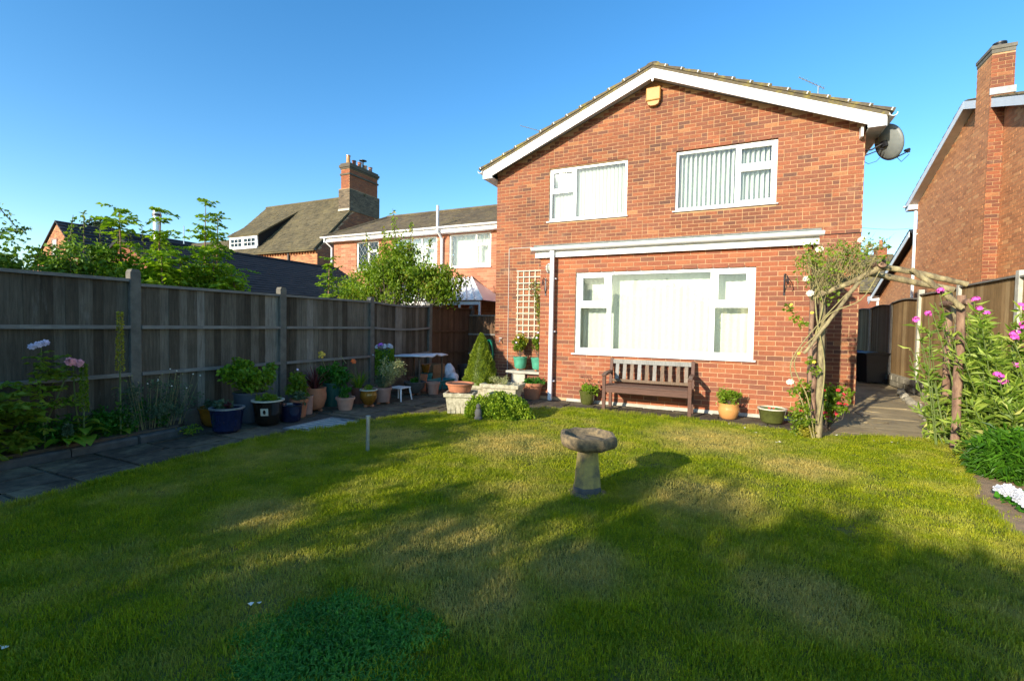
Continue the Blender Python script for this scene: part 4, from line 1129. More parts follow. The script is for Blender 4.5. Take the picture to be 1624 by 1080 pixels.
q = window(oh, dx0 + .02, dx1 - .1, dzb + .02, dzt - .08, dy - .06, [(0, .5, 0, 1, 1), (.5, 1, 0, 1, 1)], fw=.10, setback=-.01, mull=.12, sill=True)
gb = MB(); iz0, iz1 = dzb + .17, dzt - .23
for a, b in ((dx0 + .17, (dx0 + dx1) / 2 - .15), ((dx0 + dx1) / 2 + .07, dx1 - .25)):
    for k in (1, 2): x = a + (b - a) * k / 3; gb.box(x - .02, x + .02, dy - .085, dy - .075, iz0, iz1)
    z = (iz0 + iz1) / 2; gb.box(a, b, dy - .087, dy - .077, z - .02, z + .02)
obj('glazing_bar', gb, M['upvc'], q)
cb = MB(); cb.box(dx0 + .1, dx1 - .1, dy - .0185, dy - .012, dzb + .1, dzt - .2); obj('net_curtain', cb, M['net'], q)
mb = MB(); mb.tube([(dx1 - .03, dy - .1, dzt - .1), (dx1 + .03, dy - .1, dzb + .1)], .035, 6); obj('downpipe', mb, M['upvc_blue'], dm)
# tall chimney on the gable end
ccx0, ccx1, ccy0, ccy1 = -22.75, -22.05, 22.55, 25.1
zb = 8.0
mb = MB(); mb.box(ccx0, ccx1, ccy0, ccy1, zb, 11.0); oc = obj('chimney', mb, M['mortar'], oh)
def face_bricks(z0, z1, m_, g_=0.0, seed=1):
    obj('brickwork', bricks_mb([(u, z, h, t) for (u, z, h, t) in brick_list(ccx1 - ccx0 + 2 * g_, z0, z1, (), None, seed=seed)], (ccx0 - g_, ccy0 - g_, 0), (1, 0, 0), (0, -1, 0), .006), m_, oc, kind='stuff')
    obj('brickwork', bricks_mb(brick_list(ccy1 - ccy0 + 2 * g_, z0, z1, (), None, seed=seed + 1), (ccx1 + g_, ccy0 - g_, 0), (0, 1, 0), (1, 0, 0), .006), m_, oc, kind='stuff')
mb = MB(); mb.box(ccx0 - .10, ccx1 + .10, ccy0 - .10, ccy1 + .10, 8.36, 9.75); obj('chimney_base', mb, M['mortar'], oh)
face_bricks(8.37, 9.72, M['brick_blue'], .10, 85); face_bricks(9.77, 10.95, M['brick_red'], 0, 87)
mb = MB(); mb.box(ccx0 - .06, ccx1 + .06, ccy0 - .06, ccy1 + .06, 10.62, 10.72); mb.box(ccx0 - .05, ccx1 + .05, ccy0 - .05, ccy1 + .05, 11.0, 11.1); mb.box(ccx0 - .10, ccx1 + .10, ccy0 - .10, ccy1 + .10, 11.1001, 11.25); mb.box(ccx0 - .04, ccx1 + .04, ccy0 - .04, ccy1 + .04, 11.2501, 11.36); obj('chimney_cap', mb, M['brick_blue'], oc)
for i in range(5):
    yy = ccy0 + .25 + i * .5; hh = (.55, .38, .42, .36, .40)[i]
    mb = MB(); mb.lathe([(.17, 11.36), (.13, 11.45), (.115, 11.36 + hh - .05), (.145, 11.36 + hh - .04), (.145, 11.36 + hh), (.10, 11.36 + hh)], ((ccx0 + ccx1) / 2, yy, 0), 12)
    obj('chimney_pot', mb, M[('glaze_orange', 'terra_dark', 'terracotta', 'glaze_orange', 'terra_mauve')[i]], oc, smooth=True)
mb = MB(); mb.tube([(-22.4, 24.1, 11.4), (-22.4, 24.1, 12.0)], .05, 6); mb.lathe([(.001, 12.06), (.25, 12.0), (.25, 11.98), (.001, 11.98)], (-22.4, 24.1, 0), 12); obj('cowl', mb, M['black_plastic'], oc)
mb = MB(); mb.box(ccx0 - .115, ccx1 + .115, ccy0 - .13, ccy0 - .101, 8.365, 8.50); obj('flashing', mb, M['concrete_pale'], oh)
# lower range to its left
mb = MB(); mb.prism([(20.5, 5.0), (23.2, 7.4), (26, 5.0)], 'x', -40.5, ox0 - .11); orf2 = obj('lower_roof', mb, M['tile_old'], oh)
s_ = np.array([0, 2.7, 2.4]); l6 = np.linalg.norm(s_)
obj('tile_field', tiles_mb((-40.5, 20.48, 5.01), (1, 0, 0), s_ / l6, 40.5 + ox0 - .13, l6, .3, .25, .03, 88), M['tile_old'], orf2, kind='stuff')
mb = MB(); mb.box(-40.3, ox0 - .12, 21, 25.5, -.05, 4.99); obj('lower_wall', mb, M['brick_old'], oh)

# ================================================================== DARK ROOFED OUTBUILDING
dk = thing('outbuilding', 'long low outbuilding with a dark slate roof in shadow beyond the fence', 'outbuilding', (-10.5, 7.5, 0))
ky0, ky1, kx, kz = 4.9, 10.35, -10.55, 2.90
mb = MB(); mb.prism([(-12.4, -.05), (-8.7, -.05), (-8.7, 1.92), (kx, 2.84), (-12.4, 1.92)], 'y', ky0 + .1, ky1 - .1); obj('wall', mb, M['brick'], dk)
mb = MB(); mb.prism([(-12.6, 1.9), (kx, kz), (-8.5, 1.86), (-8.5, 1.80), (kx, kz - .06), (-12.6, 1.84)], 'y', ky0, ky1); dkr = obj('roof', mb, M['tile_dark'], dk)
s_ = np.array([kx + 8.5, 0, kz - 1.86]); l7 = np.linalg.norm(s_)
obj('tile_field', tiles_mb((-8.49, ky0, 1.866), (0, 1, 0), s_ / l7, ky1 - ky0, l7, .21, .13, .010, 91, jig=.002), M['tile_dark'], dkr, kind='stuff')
mb = MB(); mb.tube([(kx, ky0, kz + .015), (kx, ky1, kz + .015)], .035, 6); obj('ridge', mb, M['tile_charcoal'], dkr)
for (x, y, z0, z1, r, cap) in ((-11.5, 6.06, 2.3, 3.72, .075, 1), (-11.5, 6.62, 2.3, 3.05, .06, 0)):
    mb = MB(); mb.tube([(x, y, z0), (x, y, z1)], r, 12)
    if not cap: mb.tube([(x, y, z1), (x, y, z1 + .45)], .012, 5)
    fo = obj('metal_flue', mb, M['steel'], dk, smooth=True)
    if cap:
        mb = MB(); mb.tube([(x, y, z1 + .002), (x, y, z1 + .05)], .10, 10); mb.tube([(x, y, z1 - .12), (x, y, z1 - .07)], .09, 10); obj('cowl', mb, M['black_plastic'], fo)

# ================================================================== FAR LEFT GABLE
fh = thing('brick_house', 'distant brick cottage with a charcoal tiled roof at far left', 'house', (-39.4, 15, 0))
fy = 15.0; fax, fz, feL, feR, fez = -39.4, 7.45, -43.4, -35.4, 4.0
mb = MB(); mb.prism([(feL, -.05), (feR, -.05), (feR, fez), (fax, fz - .05), (feL, fez)], 'y', fy, fy + 13); fw_ = obj('wall', mb, M['mortar_pale'], fh)
def fg(u): return fez + (fz - fez) * (1 - abs(feL + u - fax) / (fax - feL))
obj('brickwork', bricks_mb(brick_list(8, 2.6, 7.5, [(3.25, 4.0, 5.3, 6.45)], fg, seed=95), (feL, fy, 0), (1, 0, 0), (0, -1, 0), .006), M['brick_old'], fw_, kind='stuff')
q = window(fh, feL + 3.25, feL + 4.0, 5.3, 6.45, fy - .02, [(0, 1, 0, .5), (0, 1, .5, 1)], fw=.09, setback=-.02, mull=.1, frame_mat='terra_mauve', sill=False)
cb = MB(); cb.box(feL + 3.3, feL + 3.95, fy - .003, fy - .0005, 5.35, 6.4); obj('net_curtain', cb, M['net'], q)
sr = (fz - fez) / (feR - fax)
mb = MB(); mb.prism([(feL - .2, fez - .1), (fax, fz + .02), (feR + .5, fz + .02 - sr * (feR + .5 - fax)), (feR + .5, fz + .1 - sr * (feR + .5 - fax)), (fax, fz + .10), (feL - .2, fez)], 'y', fy - .12, fy + 13.2); frf = obj('roof', mb, M['tile_charcoal'], fh)
s_ = np.array([-(feR + .5 - fax), 0, sr * (feR + .5 - fax)]); l8 = np.linalg.norm(s_)
tb = tiles_mb((feR + .5, fy - .14, fz + .105 - sr * (feR + .5 - fax)), (0, 1, 0), s_ / l8, 13.3, l8, .33, .36, .06, 96, jig=.002)
obj('tile_field', tb, M['tile_charcoal'], frf, kind='stuff')
mb = MB(); mb.box(-37.2, -36.1, fy + 8.2, fy + 9.4, 4.6, 5.9); obj('skylight', mb, M['glass'], fh)

# ================================================================== FENCES
def board_variants(h, w, mat, n=8, th=.018):
    out = []
    for k in range(n):
        mb = MB(); mb.prism([(-w / 2 - .010, 0), (w / 2, 0), (w / 2, th * .5), (-w / 2 - .010, th * 1.5)], 'z', 0, h, (k + .5) / n)
        me = to_mesh('board', mb); me.materials.append(mat); out.append(me)
    return out
FX = -6.30
lf = thing('garden_fence', 'long weathered grey panel fence with concrete posts along the left side', 'fence', (FX, 1.0, 0))
posts = [-.85, 1.10, 3.07, 5.04, 7.01, 8.93, 10.86]
ptop = [1.87, 1.87, 1.91, 1.86, 1.83, 1.80, 1.83]
for y, zt_ in zip(posts, ptop):
    mb = MB(); mb.box(FX - .05, FX + .05, y - .055, y + .055, -.05, zt_ - .03)
    mb.prism([(y - .055, zt_ - .0299), (y + .055, zt_ - .0299), (y + .035, zt_ + .012), (y - .035, zt_ + .012)], 'x', FX - .05, FX + .05)
    obj('post', mb, M['concrete'], lf, bev=.006)
bgm = board_variants(1.55, .112, M['wood_grey']); bbr = board_variants(1.55, .085, M['wood_brown'])
for i in range(6):
    y0, y1 = posts[i] + .057, posts[i + 1] - .057
    top = 1.81 if i <= 1 else 1.765; brown = (i == 5)
    if i == 4: sag = .035
    else: sag = 0
    wm_ = M['rail'] if not brown else M['wood_brown']
    gb = MB(); gb.box(FX - .025, FX + .022, y0 + .001, y1 - .001, -.04, .20); obj('gravel_board', gb, M['concrete'], lf, bev=.005)
    bwid = .112 if not brown else .085; n = int(round((y1 - y0) / bwid)); st = (y1 - y0) / n
    for k in range(n):
        f = (k + .5) / n; yy = y0 + (k + .5) * st; dz = -4 * sag * f * (1 - f)
        o = inst('board', random.choice(bbr if brown else bgm), lf, (FX + .001 + random.uniform(-.004, .003), yy, .202 + (top - .242 - 1.53) * 0), PI / 2 + random.uniform(-.01, .01))
        o.scale = (1, 1, (top + dz - .035 - .202) / 1.55); o.rotation_euler[1] = random.uniform(-.003, .003)
    def rail(zc, dx0_, dx1_, hh, nm='rail'):
        mb = MB(); K = 8
        for k in range(K):
            a, b = y0 + (y1 - y0) * k / K, y0 + (y1 - y0) * (k + 1) / K
            da, db_ = (-4 * sag * (k / K) * (1 - k / K), -4 * sag * ((k + 1) / K) * (1 - (k + 1) / K))
            V = [(x, yy, z + d) for x in (FX + dx0_, FX + dx1_) for (yy, d) in ((a, da), (b, db_)) for z in (zc - hh, zc + hh)]
            mb.add(V, [[0, 1, 3, 2], [4, 6, 7, 5], [0, 4, 5, 1], [2, 3, 7, 6], [0, 2, 6, 4], [1, 5, 7, 3]], random.uniform(.3, .7))
        obj(nm, mb, wm_, lf)
    rail(top - .018, -.028, .042, .017)
    if brown:
        rail(1.18, .024, .036, .022); rail(.66, .024, .036, .022); rail(.26, .024, .036, .022)
    else:
        rail(1.255, .024, .060, .020); rail(.71, .024, .060, .020)
# weathered scraps: knots as dark spots belong to the board material
cf = thing('garden_fence', 'short low fence closing the gap between the long fence and the house', 'fence', (-5.8, 10.62, 0))
cy = 10.64; bcf = board_variants(1.36, .10, M['wood_brown'], 6)
for k in range(9): inst('board', random.choice(bcf), cf, (-6.20 + k * .1, cy, .21), 0).rotation_euler = (0, 0, PI)
mb = MB(); mb.box(-6.24, -5.303, cy - .03, cy + .03, 1.572, 1.60); obj('rail', mb, M['rail'], cf)
for z in (1.1, .6): mb = MB(); mb.box(-6.24, -5.303, cy - .05, cy - .019, z - .02, z + .02); obj('rail', mb, M['rail'], cf)
mb = MB(); mb.box(-6.24, -5.303, cy - .02, cy + .02, -.04, .208); obj('gravel_board', mb, M['concrete'], cf)

RX = 3.65
rfn = thing('garden_fence', 'tan close-boarded fence with pale concrete posts along the right-hand path', 'fence', (RX, 13, 0))
rp = [5.1, 7.07, 9.05, 11.0, 12.97, 14.95, 16.95, 18.95, 20.95]
rt = [2.22, 2.22, 2.24, 2.24, 2.26, 2.06, 2.03, 2.03, 2.03]
for y, zt_ in zip(rp, rt):
    mb = MB(); mb.box(RX - .05, RX + .05, y - .05, y + .05, -.05, zt_); obj('post', mb, M['concrete_pale'], rfn, bev=.008)
btn = board_variants(1.5, .085, M['wood_tan'], 8); 
for i in range(8):
    y0, y1 = rp[i] + .052, rp[i + 1] - .052; top = (2.16, 2.16, 2.18, 2.16, 2.12 if False else 2.00 if i >= 5 else 2.17, 2.02, 2.0, 2.0)[i]
    if i == 4: top = 2.08
    zb_ = .30 if i < 5 else .22
    n = int(round((y1 - y0) / .118)); st = (y1 - y0) / n
    for k in range(n):
        f = (k + .5) / n; arch_ = .05 * math.sin(PI * f) if i >= 4 else 0
        o = inst('board', random.choice(btn), rfn, (RX - .004, y0 + (k + .5) * st, zb_ + .001), -PI / 2)
        o.scale = (st / .09, 1.6, (top + arch_ - zb_ - .03) / 1.5)
    mb = MB(); K = 10
    for k in range(K):
        fa_, fb_ = k / K, (k + 1) / K; ar = .05 if i >= 4 else 0
        V = [(x, y0 + (y1 - y0) * q, top + ar * math.sin(PI * q) + dz) for x in (RX - .045, RX + .03) for q in (fa_, fb_) for dz in (-.028, .0)]
        mb.add(V, [[0, 1, 3, 2], [4, 6, 7, 5], [0, 4, 5, 1], [2, 3, 7, 6], [0, 2, 6, 4], [1, 5, 7, 3]], .5)
    obj('rail', mb, M['rail'], rfn)
    mb = MB(); mb.box(RX - .02, RX + .025, y0 + .001, y1 - .001, -.04, zb_); obj('gravel_board', mb, M['stone_wall'], rfn, bev=.01)
    # rock-faced blocks on the gravel board
    if 2 <= i <= 6:
        for r_i in range(2 if i < 5 else 1):
            yy = y0 + .01
            while yy < y1 - .05:
                ln = min(random.uniform(.18, .34), y1 - yy - .01)
                mb = MB(); z0_ = .015 + r_i * .13
                mb.prism([(yy, z0_), (yy + ln - .01, z0_ + random.uniform(-.005, .005)), (yy + ln - .012, z0_ + .118), (yy + .002, z0_ + .12)], 'x', RX - .05 - random.uniform(0, .02), RX - .0205, random.random())
                obj('stone_block', mb, M['stone_wall'], rfn, bev=.01); yy += ln

# edging rocks where the path meets the border
def rock(name, label, c, r, mat, seed, group=None):
    rg = np.random.default_rng(seed); mb = MB(); n, m = 10, 7; V = []
    for i in range(m):
        ph = PI * i / (m - 1)
        for j in range(n):
            th = 2 * PI * j / n; q = 1 + rg.uniform(-.18, .18)
            V.append((c[0] + r[0] * q * math.sin(ph) * math.cos(th), c[1] + r[1] * q * math.sin(ph) * math.sin(th), c[2] + r[2] * math.cos(ph) * q))
    mb.add(V, [[i * n + j, (i + 1) * n + j, (i + 1) * n + (j + 1) % n, i * n + (j + 1) % n] for i in range(m - 1) for j in range(n)], rg.uniform(0, 1))
    o = obj(name, mb, mat, None, smooth=False, org=(c[0], c[1], 0)); tag(o, label, 'rock', group); return o
for k in range(9):
    f = k / 8
    rock('edging_rock', 'rough pale stone in the low row between the path and the right fence', (3.34 - .62 * (1 - f) + random.uniform(-.03, .03), 9.0 + 3.9 * f, .03), (.085, .14, .075), M['stone_wall'], 100 + k, 'rocks edging the right-hand border')

# ================================================================== BIRD BATH
bb_ = thing('bird_bath', 'mossy stone bird bath on a tapered pedestal standing on the lawn', 'bird bath', (-1.03, 3.66, .01))
def rough(mb, amp, sc=20):
    for i, V in enumerate(mb.V):
        n = np.stack([np.sin(V[:, 1] * sc + V[:, 2] * sc * 1.3 + 1) * np.cos(V[:, 0] * sc * .9), np.sin(V[:, 0] * sc * 1.1 + V[:, 2] * sc) * np.cos(V[:, 1] * sc * .8 + 2), np.sin(V[:, 0] * sc * .7 + V[:, 1] * sc * 1.2)], 1)
        mb.V[i] = V + n * amp
    return mb
mb = MB(); prof = [(.105, .372), (.16, .378), (.205, .40), (.226, .428), (.228, .47), (.218, .492), (.196, .494), (.182, .482), (.174, .452), (.150, .438), (.138, .446), (.09, .440), (.01, .438)]
mb.lathe(prof, (-1.03, 3.66, 0), 40, wob=.012)
# eight-sided outline
for i, V in enumerate(mb.V):
    d = V[:, :2] - np.array([-1.03, 3.66]); r = np.linalg.norm(d, axis=1); th = np.arctan2(d[:, 1], d[:, 0])
    k = (1 / np.cos((th % (PI / 4)) - PI / 8)) * .955; k = 1 + (k - 1) * np.clip((r - .14) / .06, 0, 1)
    V[:, :2] = np.array([-1.03, 3.66]) + d * k[:, None]; V[:, 2] += d[:, 0] * -.02
rough(mb, .004, 34)
obj('bowl', mb, M['bathstone'], bb_, smooth=True)
mb = MB(); prof = [(.112, .075), (.108, .10), (.098, .22), (.086, .345), (.083, .364), (.070, .372)]
mb.lathe(prof, (-1.03, 3.66, 0), 8); rough(mb, .002, 30); obj('pedestal', mb, M['bathped'], bb_, bev=.006)
mb = MB(); mb.lathe([(.112, .0), (.118, .02), (.115, .065), (.108, .0745)], (-1.03, 3.66, 0), 8); rough(mb, .002, 30); obj('plinth', mb, M['bathdark'], bb_, bev=.006)  # foot in a darker stone tone than the pedestal
mb = MB(); mb.lathe([(.16, .0), (.155, .022), (.12, .028)], (-1.03, 3.66, 0), 14, wob=.03); rough(mb, .003, 22); obj('footing', mb, M['bathstone'], bb_)

# washing-line socket in the lawn
mb = MB(); mb.tube([(-3.39, 3.74, .0), (-3.385, 3.74, .385)], .019, 14); mb.tube([(-3.385, 3.74, .36), (-3.385, 3.74, .392)], .024, 14)
tag(obj('metal_post', mb, M['galv'], smooth=True, org=(-3.39, 3.74, 0)), 'short galvanised metal tube standing upright in the lawn', 'post')

# ================================================================== BENCH
bn = thing('garden_bench', 'brown slatted wooden garden bench under the big window', 'bench', (-1.2, 7.65, 0))
bx0, bx1, byf, byb = -1.86, -.56, 7.48, 7.93
for x in (bx0, bx1):
    mb = MB(); mb.box(x - .026, x + .026, byf - .026, byf + .026, .0, .585); obj('leg', mb, M['bench_red'], bn, bev=.004)
    mb = MB(); V = [(x + sx, byb + sy + off, z) for (z, off) in ((0, 0), (.42, 0), (.82, .075)) for (sx, sy) in ((-.026, -.026), (.026, -.026), (.026, .026), (-.026, .026))]
    mb.add(V, [[i * 4 + j, i * 4 + (j + 1) % 4, i * 4 + 4 + (j + 1) % 4, i * 4 + 4 + j] for i in range(2) for j in range(4)] + [[8, 9, 10, 11], [3, 2, 1, 0]], .5)
    obj('leg', mb, M['bench_red'] if x == bx0 else M['bench_red'], bn, bev=.004)
    mb = MB(); mb.prism([(byf - .05, .587), (byf + .12, .612), (byb + .03, .622), (byb + .03, .592), (byf - .05, .560)], 'x', x - .032, x + .032); obj('arm', mb, M['bench_red'], bn, bev=.005)
    mb = MB(); mb.box(x - .018, x + .018, byf + .027, byb - .027, .30, .385); obj('side_rail', mb, M['bench_red'], bn)
mb = MB(); mb.box(bx0 + .027, bx1 - .027, byf - .02, byf + .012, .30, .385); obj('apron', mb, M['bench_red'], bn, bev=.004)
for k in range(6):
    yy = byf - .02 + k * .076
    mb = MB(); mb.box(bx0 + (.028 if k in (0,) else -.02) + (0.05 if k == 5 else 0), bx1 - (.028 if k in (0,) else -.02) - (.05 if k == 5 else 0), yy + (.0 if k else .0), yy + .066, .387, .407, .1 + .05 * k)
    obj('seat_slat', mb, M['bench_red'], bn, bev=.003)
def backy(z): return byb + .075 * (z - .42) / .40
mb = MB(); mb.obox(((bx0 + bx1) / 2, backy(.765) - .004, .765), (1, 0, 0), (0, 1, -.18), (bx1 - bx0) / 2 - .027, .014, .036, .95); obj('top_rail', mb, M['bench_grey'], bn, bev=.004)
mb = MB(); mb.obox(((bx0 + bx1) / 2, backy(.45) - .004, .452), (1, 0, 0), (0, 1, -.18), (bx1 - bx0) / 2 - .027, .014, .024, .2); obj('bottom_rail', mb, M['bench_grey'], bn, bev=.004)
for k in range(10):
    x = bx0 + .10 + k * (bx1 - bx0 - .20) / 9
    mb = MB(); P0, P1 = np.array([x, backy(.476), .476]), np.array([x, backy(.728), .728]); Zd = (P1 - P0) / np.linalg.norm(P1 - P0)
    mb.obox((P0 + P1) / 2, (1, 0, 0), np.cross(Zd, [1, 0, 0]), .028, .008, np.linalg.norm(P1 - P0) / 2, random.choice([.3, .5, .6, .8, .95]), Z=Zd)
    obj('back_slat', mb, M['bench_grey'], bn)

# ================================================================== POTS
def pot(name, label, c, r, h, mat, style='taper', rim=None, feet=False, rb=None, z0=0.0, group='potted plants on the paving', n=28):
    t = thing(name, label, 'plant pot', (c[0], c[1], z0), group)
    rb = rb or r * .68
    if style == 'taper': prof = [(rb, 0), (r * .90, h * .82), (r * .905, h * .82), (r, h * .825), (r * 1.01, h), (r * .9, h), (r * .84, h * .8), (r * .8, h * .8)]
    elif style == 'bowl': prof = [(rb * .8, 0), (rb * 1.1, h * .12), (r * .88, h * .5), (r * .97, h * .86), (r * 1.04, h * .95), (r * 1.03, h), (r * .92, h), (r * .86, h * .85), (r * .8, h * .85)]
    elif style == 'belly': prof = [(rb * .85, 0), (rb * 1.2, h * .1), (r * 1.02, h * .5), (r * 1.03, h * .68), (r * .95, h * .84), (r * 1.0, h * .95), (r, h), (r * .88, h), (r * .84, h * .85), (r * .8, h * .84)]
    else: prof = [(rb, 0), (r * .97, h * .93), (r * 1.03, h * .94), (r * 1.03, h), (r * .93, h), (r * .9, h * .88), (r * .85, h * .87)]
    zoff = .035 if feet else 0
    prof = [(a, b + zoff) for a, b in prof]
    mb = MB(); mb.lathe(prof, (0, 0, 0), n); obj('body', mb, M[mat], t, smooth=True, world=False)
    if rim:
        ht = prof[-3][1]
        mb = MB(); mb.lathe([(r * .90, ht - .012), (r * 1.045, ht - .012), (r * 1.05, ht + .004), (r * .90, ht + .006)], (0, 0, 0), n, closed=True); obj('rim', mb, M[rim], t, smooth=True, world=False)
    mb = MB(); mb.lathe([(r * .86, h * .84 + zoff), (r * .5, h * .87 + zoff), (.002, h * .88 + zoff)], (0, 0, 0), 16); obj('soil', mb, M['compost'], t, world=False)
    if feet:
        for a in (0.4, 2.5, 4.6):
            mb = MB(); mb.box(rb * .8 * math.cos(a) - .022, rb * .8 * math.cos(a) + .022, rb * .8 * math.sin(a) - .022, rb * .8 * math.sin(a) + .022, 0, .0345); obj('foot', mb, M['terracotta'], t, world=False, bev=.005)
    t['top'] = h * .88 + zoff + z0
    return t
def plant(name, label, c, cat='plant', group=None): return thing(name, label, cat, c, group)
def bushy(t, c, r, mat, clumps, per, size, cr=None, aspect=.38, stem='green_stem', base=None, flat=1.0, up=.6, droop=0, sr=.008, every=1, shell=.6, nm='foliage'):
    mb = MB(); C = crown(mb, c, r, clumps, per, size, cr or min(r) * .4, aspect, up, droop, shell, flat); obj(nm, mb, L[mat], t)
    if base is not None:
        sb_ = MB(); branches(sb_, base, C, sr, every); obj('stem', sb_, M[stem], t)
    return C
def outward(p):
    """flowers lean to the open side of the garden and up"""
    v = np.array([-.5 - p[0], 1.5 - p[1], 0.0]); v /= np.linalg.norm(v)
    return tuple(v * .8 + np.array([random.uniform(-.25, .25), random.uniform(-.25, .25), .55]))
def heads(t, pts, mat, r=.03, kind='ball', nm='flower'):
    for p in pts:
        mb = MB()
        if kind == 'ball': floret_ball(mb, p, r, 16, r * .5)
        elif kind == 'open': flower(mb, p, r, 6, 2, outward(p))
        elif kind == 'rose':
            flower(mb, p, r, 8, 4, outward(p), .35)
            floret_ball(mb, p, r * .62, 16, r * .55)
        obj(nm, mb, M[mat], t)

pg = 'potted plants on the paving'
# --- left row, front to back
t = pot('plant_pot', 'amber glazed bowl pot behind the big blue pot', (-6.02, 3.83), .19, .24, 'glaze_amber', 'bowl')
p = plant('succulent', 'low grey-green succulents in the amber bowl', (-6.02, 3.83, .21)); bushy(p, (-6.0, 3.83, .27), (.14, .14, .06), 'grey', 12, 40, .035, .05)
t = pot('plant_pot', 'large cobalt blue glazed pot with a pale rim', (-5.52, 3.66), .185, .30, 'glaze_blue', 'bowl', rim='galv', rb=.14)
p = plant('succulent', 'purple and green succulents in the cobalt pot', (-5.52, 3.66, .27)); bushy(p, (-5.58, 3.66, .31), (.10, .10, .035), 'grey', 9, 40, .035, .04); bushy(p, (-5.50, 3.64, .32), (.05, .06, .03), 'purple', 4, 30, .03, .03, nm='rosette')
t = pot('plant_pot', 'slate blue tub holding the big leafy hydrangea', (-5.86, 4.20), .20, .40, 'tub_blue', 'tub', rb=.15)
p = plant('hydrangea', 'large round leafy hydrangea in the slate blue tub', (-5.86, 4.20, .36), 'shrub')
bushy(p, (-5.86, 4.22, .62), (.30, .34, .21), 'shrub', 46, 60, .055, .10, .42, base=(-5.86, 4.2, .36), sr=.009); heads(p, [(-5.70, 4.12, .52), (-5.74, 4.0, .60)], 'petal_yellow', .012, 'open')
t = pot('plant_pot', 'black glazed pot with a cream leaf emblem and rim', (-5.50, 4.20), .19, .32, 'glaze_black', 'bowl', rim='glaze_cream', rb=.14)
nv = np.array([.63, -.78, 0]); nv /= np.linalg.norm(nv); uv = np.array([.78, .63, 0]); pc = np.array([-5.50, 4.20, .185]) + nv * .176
mb = MB(); mb.obox(pc, uv, nv, .044, .004, .048, .5, Z=(nv[0] * .2, nv[1] * .2, .98)); em = obj('emblem', mb, M['glaze_cream'], t)
mb = MB(); V = [pc + nv * .0055 + uv * .017 * math.cos(a) + np.array([nv[0] * .2, nv[1] * .2, .98]) * .031 * math.sin(a) for a in np.linspace(0, 2 * PI, 16, endpoint=False)]
mb.add(V, [list(range(16))]); mb2 = MB(); mb2.add(np.array(V) + nv * .002, [list(range(16))]); lf_ = obj('leaf_motif', mb, M['glaze_black'], em)
p = plant('ground_cover', 'low spreading green plant filling the black emblem pot', (-5.50, 4.20, .28)); bushy(p, (-5.50, 4.20, .335), (.16, .16, .055), 'lime', 26, 60, .022, .05, .5)
t = pot('plant_pot', 'small navy glazed pot beside the emblem pot', (-5.44, 4.50), .15, .22, 'glaze_navy', 'tub', rb=.125)
t = pot('plant_pot', 'orange rimmed terracotta pot behind the navy pot', (-5.56, 4.74), .125, .26, 'terracotta', 'taper')
p = plant('flowering_plant', 'upright leafy plant with one pale flower above the navy pot', (-5.56, 4.74, .22)); bushy(p, (-5.60, 4.74, .44), (.13, .15, .18), 'lime', 22, 36, .055, .07, .3, base=(-5.56, 4.74, .22)); bushy(p, (-5.50, 4.66, .28), (.09, .08, .06), 'grey', 7, 30, .05, .05, .3, nm='trailing_leaves')
mb = MB(); mb.tube([(-5.58, 4.74, .3), (-5.57, 4.73, .66)], .003, 4); obj('stalk', mb, M['green_stem'], p); heads(p, [(-5.57, 4.72, .67)], 'petal_lilac', .018, 'open')
t = pot('plant_pot', 'small dull brown pot between the navy and cordyline pots', (-5.64, 4.93), .10, .27, 'terra_mauve', 'tub', rb=.085)
t = pot('plant_pot', 'round rust terracotta pot with feet holding the red cordyline', (-5.72, 5.16), .165, .32, 'terra_dark', 'belly', feet=True)
t.children[0].data.materials[0] = M['terracotta']
p = plant('cordyline', 'spiky dark red cordyline in the rust terracotta pot', (-5.72, 5.16, .31)); mb = MB(); tuft(mb, (-5.72, 5.16, .31), 46, .48, .022, .03, (.7, 1.5), (.1, 1.5)); obj('foliage', mb, L['purple'], p)
t = pot('plant_pot', 'tall dark green plastic pot with a bushy drooping plant', (-5.84, 5.62), .145, .38, 'pot_green', 'tub', rb=.115)
p = plant('lily', 'bushy green lily with a yellow drooping flower head', (-5.84, 5.62, .33)); bushy(p, (-5.82, 5.62, .52), (.27, .22, .15), 'deep', 26, 34, .085, .10, .22, base=(-5.84, 5.62, .34), droop=.3)
mb = MB(); mb.tube([(-5.86, 5.6, .4), (-5.93, 5.5, .75), (-5.92, 5.42, .84), (-5.86, 5.40, .80)], .005, 5); mb.tube([(-5.84, 5.6, .4), (-5.83, 5.66, .74), (-5.75, 5.72, .80), (-5.68, 5.76, .68)], .005, 5); obj('stalk', mb, M['cane'], p); heads(p, [(-5.88, 5.42, .80), (-5.90, 5.44, .86), (-5.87, 5.46, .83)], 'petal_yellow', .035, 'ball')
t = pot('plant_pot', 'pink terracotta pot standing forward on the paving', (-5.40, 5.46), .145, .20, 'terra_pale', 'taper', rb=.095)
p = plant('herb', 'small straggly green herb in the pink terracotta pot', (-5.40, 5.46, .17)); bushy(p, (-5.40, 5.46, .27), (.12, .12, .09), 'deep', 16, 40, .03, .05, .3)
t = pot('plant_pot', 'plain dark brown pot half hidden behind the amber urn', (-5.66, 6.02), .13, .27, 'terra_dark', 'tub')
p = plant('day_lily', 'grassy day lily with one orange flower behind the amber urn', (-5.66, 6.02, .23)); mb = MB(); tuft(mb, (-5.64, 6.0, .23), 60, .42, .014, .07, (1.0, 1.5), (.3, 1.6)); obj('foliage', mb, L['lime'], p)
mb = MB(); mb.tube([(-5.66, 6.0, .25), (-5.72, 5.98, .68)], .004, 4); obj('stalk', mb, M['green_stem'], p); heads(p, [(-5.72, 5.96, .70)], 'petal_orange', .05, 'open')
